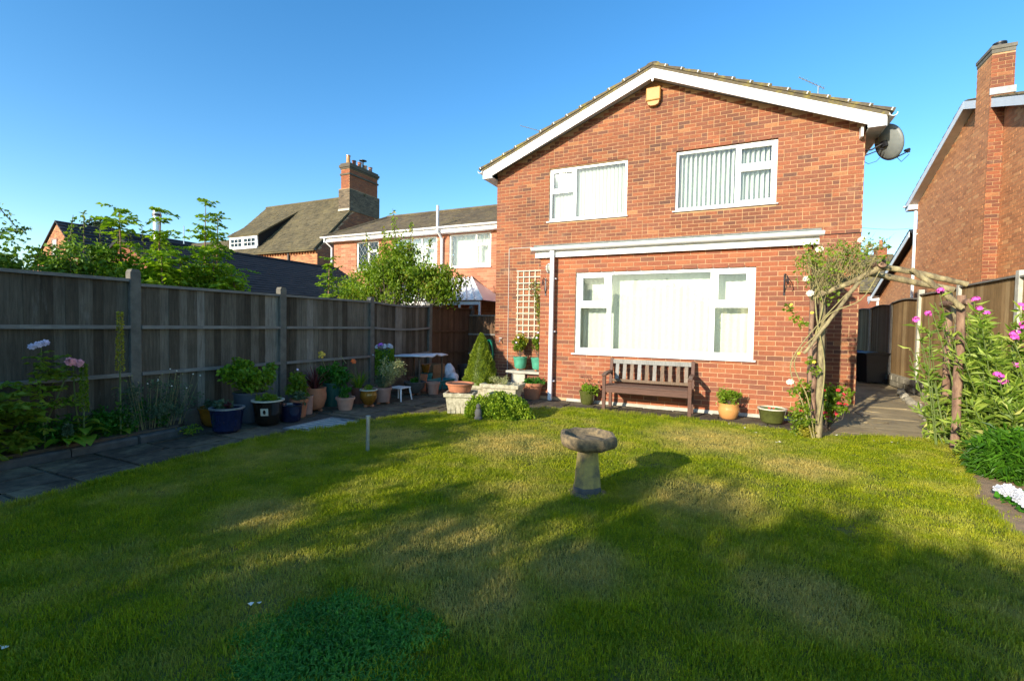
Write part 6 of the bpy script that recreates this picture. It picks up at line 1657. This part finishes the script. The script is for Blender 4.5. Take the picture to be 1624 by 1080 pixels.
for k in range(46):
    y = random.uniform(5.9, 8.9); lo = 2.34 + max(0, y - 7.2) * .30; x = random.uniform(lo, 3.35)
    h = .36 + (x - 2.2) * .95 + random.uniform(-.15, .35); h = min(h, 1.75)
    if x < 2.62 and y < 7.0: h = min(h, .62)
    stem_shape(sm, lm_, x, y, h, (x - random.uniform(0, .22), y - random.uniform(0, .1), h), .9)
obj('stem', sm, M['green_stem'], bf)['kind'] = 'stuff'; obj('foliage', lm_, L['border'], bf)['kind'] = 'stuff'
mb = MB(); dl = plant('dried_leaves', 'tangle of yellowing leaves at the foot of the right-hand border', (2.45, 6.4, 0)); dl['kind'] = 'stuff'
for k in range(40):
    y = random.uniform(5.75, 7.6); x = 2.26 + random.uniform(0, .4) - (.12 if y < 6.2 else 0); leaves(mb, clump_points((x, y, random.uniform(.06, .30)), (.13, .13, .12), 60), .085, .22, .4)
obj('foliage', mb, L['border'], dl)['kind'] = 'stuff'
dg = plant('day_lily_clump', 'dark green strappy clump spilling onto the bare soil at right', (2.30, 5.75, 0), 'plant')
mb = MB()
for k in range(430):
    a = random.uniform(0, 2 * PI); r = random.uniform(0, .22); h0 = random.uniform(.12, .42) * (1 - r * 1.2)
    leaves(mb, np.array([[2.32 + r * math.cos(a), 5.78 + r * math.sin(a), h0]] * 9) + RG.normal(0, .035, (9, 3)), .105, .11, .3, .25, outw=np.array([[math.cos(a), math.sin(a), .35]] * 9) * .9)
obj('foliage', mb, L['lily'], dg)
wf = plant('white_begonia', 'low white-flowered bedding plant on the bare soil at right', (2.05, 5.0, .02), 'flower')
mb = MB(); leaves(mb, clump_points((2.04, 4.98, .07), (.12, .12, .05), 130), .05, .5); obj('foliage', mb, L['deep'], wf)
heads(wf, [(1.97, 4.93, .115), (2.02, 4.90, .125), (1.94, 4.97, .12), (2.0, 5.0, .13)], 'petal_white', .042, 'rose')
wf = plant('white_begonia', 'second white-flowered bedding plant, nearer the frame edge', (2.06, 4.75, .02), 'flower')
mb = MB(); leaves(mb, clump_points((2.04, 4.75, .07), (.10, .10, .05), 110), .05, .5); obj('foliage', mb, L['deep'], wf)
heads(wf, [(1.98, 4.70, .11), (2.03, 4.66, .12), (2.04, 4.76, .13), (1.97, 4.77, .12)], 'petal_white', .042, 'rose')
rfp = plant('red_geranium', 'coral red bedding flowers at the very right edge', (2.38, 5.35, .02), 'flower')
mb = MB(); leaves(mb, clump_points((2.40, 5.38, .10), (.13, .13, .08), 170), .05, .5); obj('foliage', mb, L['peach'], rfp)
heads(rfp, [(2.34, 5.28, .20), (2.40, 5.33, .28), (2.44, 5.38, .22), (2.36, 5.45, .33)], 'petal_coral', .045, 'ball')

# ================================================================== LEFT BED PLANTS
def sprays(mb, c, r, n, size=.05, pairs=3):
    """rose-like compound leaves"""
    for k in range(n):
        p = clump_points(c, r, 1)[0]; pinnate(mb, p, random.uniform(0, 2 * PI), .12, pairs, size, .36, random.uniform(-.2, .7), .7)
ls = plant('leafy_shrub', 'dense leafy rose bush at the far left of the shaded bed', (-6.0, 1.75, .09), 'shrub')
mb = MB(); sprays(mb, (-6.0, 1.60, .40), (.24, .58, .38), 520, .075); C = clump_points((-6.02, 1.60, .45), (.18, .45, .3), 20); obj('foliage', mb, L['rose'], ls); sm = MB(); branches(sm, (-6.02, 1.65, .08), C, .009); obj('stem', sm, M['green_stem'], ls)
heads(ls, [(-5.84, 1.72, .36)], 'petal_red', .025, 'ball')
rb1 = plant('rose_bush', 'tall rose bush with pale lilac bloom at the top', (-6.08, 2.22, .09), 'rose')
mb = MB(); mb.tube([(-6.08, 2.2, .08), (-6.06, 2.16, .6), (-6.02, 2.16, 1.06)], [.010, .008, .005], 6); mb.tube([(-6.07, 2.2, .3), (-6.02, 2.32, .7), (-5.98, 2.36, .92)], [.007, .006, .004], 6); obj('stem', mb, M['green_stem'], rb1)
mb = MB()
for (c, n) in (((-6.02, 2.16, .97), 5), ((-6.04, 2.17, .87), 8), ((-6.04, 2.24, .76), 16), ((-6.03, 2.30, .84), 9), ((-6.05, 2.22, .64), 16), ((-6.05, 2.25, .52), 14)): sprays(mb, c, (.08, .13, .04), n, .056)
obj('foliage', mb, L['rose'], rb1); heads(rb1, [(-5.99, 2.13, 1.09), (-6.0, 2.18, 1.105), (-6.03, 2.10, 1.07)], 'petal_lilac', .036, 'rose')
rb2 = plant('rose_bush', 'pink rose bloom on a stem beside the tall green spike', (-6.0, 2.45, .09), 'rose')
mb = MB(); mb.tube([(-6.02, 2.46, .08), (-5.99, 2.40, .5), (-5.95, 2.37, .90)], [.009, .007, .005], 6); obj('stem', mb, M['green_stem'], rb2)
mb = MB(); sprays(mb, (-6.0, 2.38, .78), (.06, .08, .08), 6, .05); obj('foliage', mb, L['rose'], rb2); heads(rb2, [(-5.92, 2.34, .915), (-5.93, 2.41, .895)], 'petal_blush', .050, 'rose')
def mullein(label, x, y, z1, zb, leafmat, spike, bl, lsz, nleaf):
    t = plant('spire_plant', label, (x, y, .09), 'flower'); mb = MB(); mb.tube([(x, y, .08), (x, y, zb), (x + .01, y - .01, z1)], [.010, .008, .004], 6); obj('stem', mb, M['green_stem'], t)
    mb = MB(); n = 620; f = RG.uniform(0, 1, n); th = RG.uniform(0, 2 * PI, n); r = .030 * (1 - .5 * f)
    leaves(mb, np.stack([x + .01 * f + r * np.cos(th), y + r * np.sin(th), zb + (z1 - zb) * f], 1), .022, .4, .2, 0, outw=np.stack([np.cos(th), np.sin(th), .5 + 0 * th], 1)); obj('seed_spike', mb, L[spike], t)
    mb = MB()
    for k in range(nleaf):
        a = k * 2.4 + random.uniform(-.3, .3); z = .12 + (zb - .15) * (k / nleaf) ** 1.2; s = lsz * (1 - .6 * k / nleaf)
        K = 5; p = np.array([x, y, z]); e = .55; V = []; d = np.array([math.cos(a), math.sin(a), 0]); sd_ = np.array([-d[1], d[0], 0])
        for i in range(K + 1):
            w_ = s * .26 * math.sin(PI * min(1, (i + .35) / (K + .35))) + .001; V += [p - sd_ * w_ + [0, 0, w_ * .3], p, p + sd_ * w_ + [0, 0, w_ * .3]]
            p = p + (d * math.cos(e) + np.array([0, 0, math.sin(e)])) * s / K; e -= .32
        lfm = MB(); lfm.add(V, [[3 * i + j, 3 * i + j + 1, 3 * i + 4 + j, 3 * i + 3 + j] for i in range(K) for j in (0, 1)], random.uniform(.2, .9)); obj('leaf', lfm, L[leafmat], t, smooth=True)
mullein('thick green seed spike with broad leaves beside the pink rose', -5.92, 2.44, .88, .40, 'lime', 'lime', 10, .29, 11)
mullein('tallest yellow-tipped flower spire near the first fence post', -6.02, 2.80, 1.42, .78, 'peach', 'yellow', 8, .17, 9)
mullein('broad-leaved hosta-like rosette low at the kerb', -5.90, 2.30, .30, .20, 'shrub', 'grey', 6, .26, 9)
lc = plant('wispy_shrub', 'wispy fine-leaved shrub with seed heads beside the fence post', (-6.05, 3.2, .09), 'shrub')
mb = MB(); C = crown(mb, (-6.04, 3.22, .38), (.17, .42, .28), 46, 44, .036, .10, .22, .3, 0, .4); obj('foliage', mb, L['grey'], lc); sm = MB()
for k in range(26):
    y = 3.2 + random.uniform(-.35, .38); e = (-6.0 + random.uniform(-.1, .1), y + random.uniform(-.08, .08), random.uniform(.5, .78)); sm.tube([(-6.04, y * .7 + 3.2 * .3, .09), e], [.003, .0015], 4); heads(lc, [e], 'cane' if k % 3 else 'petal_cream', .009, 'open', 'seed_head')
obj('stem', sm, M['cane'], lc)
lc = plant('dark_ground_plant', 'dark low foliage filling the back of the shaded bed', (-6.12, 2.6, .09), 'plant'); mb = MB(); crown(mb, (-6.08, 2.65, .22), (.13, .7, .17), 46, 46, .045, .11, .3); obj('foliage', mb, L['deep'], lc); lc['kind'] = 'stuff'
p = plant('trailing_plant', 'thin trailing plant creeping over the kerb by the blue pot', (-5.78, 3.38, .02)); mb = MB(); leaves(mb, clump_points((-5.74, 3.36, .06), (.16, .14, .05), 170), .03, .35); obj('foliage', mb, L['peach'], p)

# ================================================================== TREES BEYOND THE LEFT FENCE
def tree(name, label, base, C_specs, mat, leafsize, aspect=.35, trunk=.06, droop=.2, cat='tree', group=None, up=.6, topz=None):
    t = thing(name, label, cat, base, group); mb = MB(); allC = []
    for (c, r, clumps, per, cr) in C_specs: allC.append(crown(mb, c, r, clumps, per, leafsize, cr, aspect, up, droop, .6))
    obj('crown', mb, L[mat], t); A_ = np.concatenate(allC); zc = np.mean(A_[:, 2]); sm = MB()
    sm.tube([base, (base[0] + .05, base[1], (base[2] + zc) * .5), (base[0], base[1] + .04, zc)], [trunk, trunk * .8, trunk * .5], 8); branches(sm, (base[0], base[1], base[2] + (zc - base[2]) * .3), A_[::2], trunk * .35)
    obj('trunk', sm, M['bark'], t); return t
def shoots(mb, specs, n, size, aspect=.26, droop=.7):
    for (p0, p1) in specs:
        p0, p1 = np.array(p0), np.array(p1); f = RG.uniform(0, 1, n)[:, None]; P = p0 * (1 - f) + p1 * f + RG.normal(0, .05, (n, 3)) * (1.15 - f); leaves(mb, P, size, aspect, .4, droop)
us = tree('leafy_thicket', 'bright leafy undergrowth between the saplings above the second fence panel', (-7.2, 4.2, 0), [((-7.15, 3.9, 1.78), (.25, .85, .34), 90, 50, .15), ((-7.3, 4.7, 1.75), (.3, .6, .36), 60, 50, .15)], 'rowan', .07, .34, .04, .2, 'shrub')
tb2 = tree('peach_tree', 'peach tree with curled yellow-green leaves behind the far fence panels', (-7.35, 9.0, 0),
     [((-7.55, 8.95, 2.35), (1.15, .7, .62), 96, 62, .22), ((-6.75, 9.3, 2.35), (.75, .6, .60), 56, 62, .22), ((-7.2, 9.0, 3.0), (.55, .45, .50), 28, 42, .18), ((-8.35, 8.6, 2.15), (.45, .4, .40), 24, 36, .2), ((-6.35, 9.55, 2.25), (.55, .45, .50), 50, 60, .2), ((-7.3, 8.9, 2.7), (.8, .5, .5), 60, 50, .2)], 'peach', .085, .24, .06, .7)
mb = MB(); sh_specs = [((-7.9, 8.9, 2.7), (-8.1, 8.8, 3.55)), ((-7.3, 9.0, 3.0), (-7.35, 8.9, 4.05)), ((-7.0, 9.1, 2.9), (-6.95, 9.1, 3.75)), ((-6.6, 9.2, 2.7), (-6.4, 9.1, 3.35)), ((-7.6, 9.0, 3.0), (-7.75, 9.0, 3.7)), ((-6.3, 9.3, 2.4), (-6.0, 9.2, 2.75))]
shoots(mb, sh_specs, 60, .085); obj('crown', mb, L['peach'], tb2); sm = MB()
for a, b in sh_specs: sm.tube([a, b], [.012, .004], 5)
obj('branch', sm, M['bark'], tb2)
hd = tree('laurel_hedge', 'dark rounded hedge shrub rising behind the first two fence panels', (-7.7, 3.0, 0), [((-7.45, 2.8, 1.88), (.35, .95, .42), 90, 60, .14), ((-7.6, 3.6, 1.80), (.3, .6, .38), 48, 60, .14)], 'hedge', .055, .4, .05, .2, 'shrub')
mb = MB(); spx = [((-7.4, 2.9 + .17 * k, 2.1), (-7.42 + .03 * math.sin(k), 2.92 + .17 * k + .04 * math.cos(k * 2), 2.45 + .22 * abs(math.sin(k * 1.7)))) for k in range(6)]; shoots(mb, spx, 40, .05, .3, .3); obj('crown', mb, L['rose'], hd)
sm = MB(); [sm.tube([a, b], [.008, .004], 4) for a, b in spx]; obj('branch', sm, M['bark'], hd)
ta = tree('garden_tree', 'loose arching leafy shrub at the far left above the fence', (-8.2, 2.0, 0), [((-8.0, 2.0, 1.95), (.5, .55, .42), 44, 60, .18)], 'hedge', .06, .36, .05, .3, 'shrub')
mb = MB(); spx = [((-7.9, 2.2, 2.1), (-7.8, 2.45, 2.62)), ((-7.9, 2.4, 2.3), (-7.7, 2.70, 2.42)), ((-8.0, 2.0, 2.2), (-8.0, 2.12, 2.55)), ((-7.8, 2.45, 2.62), (-7.75, 2.62, 2.35)), ((-7.6, 3.0, 2.2), (-7.6, 3.05, 2.65))]; shoots(mb, spx, 46, .05, .34, .4); obj('crown', mb, L['hedge'], ta)
sm = MB(); [sm.tube([a, b], [.006, .003], 4) for a, b in spx]; obj('branch', sm, M['bark'], ta)
def sapling(label, x, y, z0, z1, tiers, fl=.34, lf=.075, g='tall saplings behind the fence', top=None):
    t = thing('sapling', label, 'sapling', (x, y, 0), g); lx, ly = (top or (random.uniform(-.1, .1), random.uniform(-.1, .1)))
    sm = MB(); sm.tube([(x, y, 0), (x + lx * .5, y + ly * .5, (z0 + z1) / 2), (x + lx, y + ly, z1)], [.020, .013, .004], 6); obj('trunk', sm, M['bark_red'], t)
    mb = MB()
    for k in range(tiers):
        f = min(1, max(0, k / (tiers - 1) + (random.uniform(-.05, .05) if k < tiers - 1 else 0))); z = z0 + (z1 - z0) * f; px, py = x + lx * (z / z1), y + ly * (z / z1); nf = random.choice((3, 4, 5, 6)) if f < .85 else 4; L_ = fl * (1.05 - .50 * f) * random.uniform(.7, 1.3)
        for j in range(nf): pinnate(mb, (px, py, z + random.uniform(-.04, .04)), j * 2 * PI / nf + k * .8 + random.uniform(-.6, .6), L_ * random.uniform(.6, 1.3), 7, lf * 1.15 * (1 - .25 * f), .36, random.uniform(.0, 1.0), random.uniform(.7, 1.6))
    obj('crown', mb, L['rowan'], t)
sapling('sapling with layered leaves, nearest the first fence post', -7.35, 3.45, 1.7, 2.75, 9, .36, .085, top=(0, -.02))
sapling('sapling with feathery leaves in front of the metal flue', -7.45, 3.92, 1.7, 2.88, 10, .34, .08, top=(.02, .05))
sapling('short bushy sapling between the two flues', -7.1, 4.05, 1.6, 2.35, 7, .38, .085)
sapling('tall twin-stemmed sapling, taller stem behind the second panel', -7.40, 4.55, 1.7, 3.10, 11, .32, .08, top=(0, .03))
sapling('slim tall sapling just right of the tallest one', -7.5, 4.80, 1.8, 3.00, 9, .28, .075, top=(.02, .02))
sapling('broad sapling with low layered leaves behind the second panel', -7.05, 4.45, 1.55, 2.35, 8, .42, .09)
sapling('sapling spreading over the second fence panel to the right', -7.0, 4.85, 1.5, 2.10, 6, .40, .085)
sapling('low leafy sapling just behind the second fence post', -7.0, 3.75, 1.55, 2.2, 7, .42, .09)
sapling('lone slender sapling against the brick wall of the hipped house', -7.35, 6.95, 1.65, 2.60, 7, .26, .075)
for k, (xx, yy, lab) in enumerate(((-69.7, 30, 'distant dark conifer behind the charcoal roof, left top'), (-68.2, 30.5, 'distant dark conifer behind the charcoal roof, right top'))):
    t = thing('conifer_tree', lab, 'tree', (xx, yy, 0)); mb = MB(); C = clump_points((xx, yy, 9.8), (1.6, 1.6, 3.6), 90, .3)
    for c in C:
        w_ = max(.15, (13.4 - k * .5 - c[2]) / 5); P = np.array([xx + (c[0] - xx) * w_, c[1], c[2]]) + rvec(40) * .45; leaves(mb, P, .42, .3, .2, .3)
    obj('crown', mb, L['far'], t); sm = MB(); sm.tube([(xx, yy, 0), (xx, yy, 12)], [.3, .05], 6); obj('trunk', sm, M['bark'], t)
# low tree mass far beyond, right of the gap
# ================================================================== TREES BEHIND THE CAMERA (they cast the lawn's shade)
def shade_tree(label, base, specs, size=.11):
    t = thing('garden_tree', label, 'tree', base, 'trees at the foot of the garden'); mb = MB(); A_ = []
    for (c, r, clumps, per, cr) in specs: A_.append(crown(mb, c, r, clumps, per, size, cr, .45, .3, .1, .35))
    obj('crown', mb, L['shade'], t); A_ = np.concatenate(A_); sm = MB(); sm.tube([base, (base[0], base[1], base[2] + 1.5)], [.12, .09], 8); branches(sm, (base[0], base[1], base[2] + .6), A_[::3], .05); obj('trunk', sm, M['bark'], t)
shade_tree('round leafy tree behind the viewer to the left', (-6.9, -5.2, 0), [((-7.3, -5.2, 2.75), (1.05, .9, 1.05), 150, 90, .32), ((-6.15, -5.2, 1.95), (.95, .9, .98), 130, 90, .30), ((-8.8, -5.2, 1.7), (1.6, .8, 1.4), 110, 90, .35), ((-5.3, -5.2, 1.35), (1.0, .8, .98), 90, 90, .28)])
shade_tree('broad leafy tree behind the viewer', (-3.7, -5.2, 0), [((-4.35, -5.2, 1.9), (.95, .8, 1.25), 80, 70, .26), ((-3.0, -5.2, 2.0), (1.25, .8, 1.32), 105, 75, .30), ((-3.95, -5.2, 3.22), (.22, .25, .22), 8, 60, .12)])
shade_tree('upright bushy tree behind the viewer to the right', (-1.7, -5.2, 0), [((-2.05, -5.2, 1.90), (.85, .6, 1.22), 150, 90, .30), ((-1.80, -5.2, 2.88), (.20, .22, .26), 9, 60, .13), ((-1.15, -5.2, 1.25), (.65, .6, 1.25), 80, 90, .28)])
bh = thing('boundary_hedge', 'low clipped hedge behind the viewer at the foot of the garden', 'hedge', (-5, -5.6, 0)); mb = MB(); n = 16000
P = np.stack([RG.uniform(-13, .2, n), RG.uniform(-6.3, -5.4, n), RG.uniform(0, 2.3, n)], 1); leaves(mb, P, .13, .5); obj('foliage', mb, L['shade'], bh)

# ================================================================== GRASS
def blade_field(n, rad, hmin, hmax, w, seed, droopy=.5, tl=(0, 1)):
    rg = np.random.default_rng(seed)
    r = rad * np.sqrt(rg.uniform(0, 1, n)); th = rg.uniform(0, 2 * PI, n); B = np.stack([r * np.cos(th), r * np.sin(th), np.zeros(n)], 1)
    az = rg.uniform(0, 2 * PI, n); ln = rg.uniform(.1, droopy, n); h = rg.uniform(hmin, hmax, n)
    d = np.stack([np.cos(az), np.sin(az), 0 * az], 1); s = np.stack([-np.sin(az), np.cos(az), 0 * az], 1) * (w / 2)
    m = B + d * (h * ln * .35)[:, None] + np.stack([0 * h, 0 * h, h * .6], 1); e = B + d * (h * ln)[:, None] + np.stack([0 * h, 0 * h, h * (1 - ln * .3)], 1)
    V = np.stack([B - s, B + s, m + s * .8, m - s * .8, e], 1)
    mb = MB(); i = np.arange(n)[:, None] * 5; t = rg.uniform(tl[0], tl[1], n)
    mb.add(V.reshape(-1, 3), (i + np.array([[0, 1, 2, 3]])), t); mb.add(V.reshape(-1, 3), (i + np.array([[3, 2, 4]])), t)
    return mb
def mat_grass(name, g1, g2, dry, dryness=(.52, .66), worn=()):
    m, t, b, o = nt(name)
    r = ramp(t, [(0, g1), (1, g2)]); t.links.new(tone(t), r.inputs[0])
    r2 = ramp(t, [(0, tuple(c * .7 for c in dry)), (1, dry)]); t.links.new(tone(t), r2.inputs[0])
    f1 = ramp(t, [(dryness[0], (0, 0, 0)), (dryness[1], (1, 1, 1))]); t.links.new(noise(t, 1.05, 5, .72, None, 'pos'), f1.inputs[0])
    fac = f1.outputs[0]
    if worn:
        g_ = t.nodes.new('ShaderNodeNewGeometry').outputs['Position']; nz = noise(t, 5, 4, .7, None, 'pos')
        for (cx_, cy_, r_) in worn:
            v = t.nodes.new('ShaderNodeVectorMath'); v.operation = 'DISTANCE'; t.links.new(g_, v.inputs[0]); v.inputs[1].default_value = (cx_, cy_, .02)
            a_ = t.nodes.new('ShaderNodeMath'); a_.operation = 'MULTIPLY_ADD'; t.links.new(nz, a_.inputs[0]); a_.inputs[1].default_value = -.9 * r_; t.links.new(v.outputs['Value'], a_.inputs[2])
            mr = t.nodes.new('ShaderNodeMapRange'); mr.inputs[1].default_value = r_ * .75; mr.inputs[2].default_value = r_ * .05; mr.inputs[3].default_value = 0; mr.inputs[4].default_value = .95; t.links.new(a_.outputs[0], mr.inputs[0])
            mx_ = t.nodes.new('ShaderNodeMath'); mx_.operation = 'MAXIMUM'; t.links.new(fac, mx_.inputs[0]); t.links.new(mr.outputs[0], mx_.inputs[1]); fac = mx_.outputs[0]
    c = mul(t, r.outputs[0], r2.outputs[0], fac, 'MIX')
    f2 = ramp(t, [(.3, (.62, .72, .7)), (.7, (1.25, 1.15, 1.1))]); t.links.new(noise(t, 3.6, 4, .65, None, 'pos'), f2.inputs[0])
    c = mul(t, c, f2.outputs[0]); t.links.new(c, b.inputs['Base Color']); b.inputs['Roughness'].default_value = .55; b.inputs['Specular IOR Level'].default_value = .25
    tr = t.nodes.new('ShaderNodeBsdfTranslucent'); t.links.new(mul(t, c, (1.2, 1.3, .5)), tr.inputs[0])
    mx = t.nodes.new('ShaderNodeMixShader'); mx.inputs[0].default_value = .38; t.links.new(b.outputs[0], mx.inputs[1]); t.links.new(tr.outputs[0], mx.inputs[2]); t.links.new(mx.outputs[0], o.inputs[0])
    return m
M['grass'] = mat_grass('grass blades', (.165, .235, .004), (.43, .455, .012), (.62, .50, .15), (.47, .75), [(-1.54, 2.35, .55), (-.2, 3.95, .55), (-1.10, 2.02, .35), (-.75, 2.5, .35), (-2.9, 2.15, .35), (-2.2, 4.75, .7), (-.2, 6.1, .8), (.6, 5.3, .5), (-3.6, 4.4, .5), (.35, 2.7, .35)])
M['clover'] = mat_grass('clover', (.06, .20, .025), (.13, .34, .04), (.04, .12, .04), (.8, .9))
def scatter(name, region, dens, tufts, label, cat, seed, zoff=.012, smin=.7, smax=1.25):
    """one geometry-nodes object that strews tufts over its own ground patch"""
    mb = MB(); V, F = region; mb.add(V, F); me = to_mesh(name, mb); o = bpy.data.objects.new(name, me); COL.objects.link(o)
    tag(o, label, cat); o['kind'] = 'stuff'
    coll = bpy.data.collections.new(name + '_tufts')
    for i, (tm, mt) in enumerate(tufts):
        tmesh = to_mesh('tuft', tm); tmesh.materials.append(mt); coll.objects.link(bpy.data.objects.new('tuft', tmesh))
    ng = bpy.data.node_groups.new(name, 'GeometryNodeTree'); ng.interface.new_socket('Geometry', in_out='INPUT', socket_type='NodeSocketGeometry'); ng.interface.new_socket('Geometry', in_out='OUTPUT', socket_type='NodeSocketGeometry')
    gi = ng.nodes.new('NodeGroupInput'); go = ng.nodes.new('NodeGroupOutput'); dp_ = ng.nodes.new('GeometryNodeDistributePointsOnFaces'); dp_.inputs['Density'].default_value = dens; dp_.inputs['Seed'].default_value = seed
    ci = ng.nodes.new('GeometryNodeCollectionInfo'); ci.inputs['Collection'].default_value = coll; ci.inputs['Separate Children'].default_value = True; ci.inputs['Reset Children'].default_value = True
    ip = ng.nodes.new('GeometryNodeInstanceOnPoints'); ip.inputs['Pick Instance'].default_value = True
    rr_ = ng.nodes.new('FunctionNodeRandomValue'); rr_.data_type = 'FLOAT_VECTOR'; rr_.inputs[0].default_value = (0, 0, 0); rr_.inputs[1].default_value = (.12, .12, 6.283)
    rs_ = ng.nodes.new('FunctionNodeRandomValue'); rs_.data_type = 'FLOAT'; rs_.inputs[2].default_value = smin; rs_.inputs[3].default_value = smax
    lk = ng.links.new; lk(gi.outputs[0], dp_.inputs['Mesh']); lk(dp_.outputs['Points'], ip.inputs['Points']); lk(ci.outputs[0], ip.inputs['Instance']); lk(rr_.outputs[0], ip.inputs['Rotation']); lk(rs_.outputs[1], ip.inputs['Scale']); lk(ip.outputs[0], go.inputs[0])
    md = o.modifiers.new('scatter', 'NODES'); md.node_group = ng
    return o
def grid_region(x0, x1, y0, y1, step, ok, z=.013):
    V, F = [], []
    for i in range(int((x1 - x0) / step)):
        for j in range(int((y1 - y0) / step)):
            x, y = x0 + i * step, y0 + j * step
            if ok(x + step / 2, y + step / 2):
                n = len(V); V += [(x, y, z), (x + step, y, z), (x + step, y + step, z), (x, y + step, z)]; F.append([n, n + 1, n + 2, n + 3])
    return V, F
def cval(x, y): return (x + 1.44) ** 2 / .125 + (y - 1.36) ** 2 / .12 - .35 * math.sin(x * 17) * math.cos(y * 13)
def clov(x, y): return cval(x, y) < .62
def clov_in(x, y): return random.random() < (1.5 - cval(x, y)) / .9
tufts = [(blade_field(300, .11, .006 + .003 * k, .019 + .004 * k, .0029, 200 + k, .9), M['grass']) for k in range(5)]
near = scatter('grass', grid_region(-5, 2.4, .2, 4.1, .1, lambda x, y: inside(x, y) and not clov(x, y)), 165, tufts, 'mown lawn grass with green and dry patches', 'grass', 1)
tf = [(blade_field(200, .12, .008, .020 + .003 * k, .0042, 220 + k, .9), M['grass']) for k in range(4)]
far = scatter('grass', grid_region(-5, 2.4, 4.0, 7.5, .1, inside), 120, tf, 'mown lawn grass towards the patio, brighter in the sun', 'grass', 2)
tc = [(blade_field(240, .10, .016, .034, .0085, 240 + k, 1.2), M['clover']) for k in range(3)]
scatter('clover', grid_region(-2.6, -.6, .5, 2.2, .05, clov_in), 170, tc, 'dark bluish green clover patch in the shaded lawn', 'clover', 3)
te = [(blade_field(60, .05, .03, .065, .0040, 260 + k, .9), M['grass']) for k in range(3)]
edge = MB(); V, F = [], []
for i in range(len(LAWN) - 1):
    (xa, ya), (xb, yb) = LAWN[i], LAWN[i + 1]
    if min(ya, yb) < -1: continue
    n = len(V); V += [(xa - .015, ya - .0, .008), (xb - .015, yb, .008), (xb + .02, yb + .02, .008), (xa + .02, ya + .02, .008)]; F.append([n, n + 1, n + 2, n + 3])
scatter('grass', (V, F), 900, te, 'longer tufts of grass along the lawn edge', 'grass', 4)
# weeds
# petals and scraps on the lawn
mb = MB()
for (x, y) in ((-.02, 7.14), (.44, 7.22), (1.24, 7.1), (1.57, 7.28), (1.63, 6.95), (1.97, 7.21), (.31, 6.73), (-1.99, 1.43), (.62, 7.2), (.75, 6.9), (1.8, 7.0), (.2, 7.0), (-2.59, .8), (.5, 6.3)):
    leaves(mb, np.array([[x, y, .034]]) + RG.normal(0, .02, (2, 3)) * [1, 1, .1], .030, .5, 2, 0, D=np.stack([RG.normal(size=2), RG.normal(size=2), np.zeros(2)], 1))
o = obj('fallen_petals', mb, M['petal_cream'], kind='stuff'); tag(o, 'scattered fallen cream rose petals on the lawn near the arch', 'petals')
print('objects', len(bpy.data.objects))
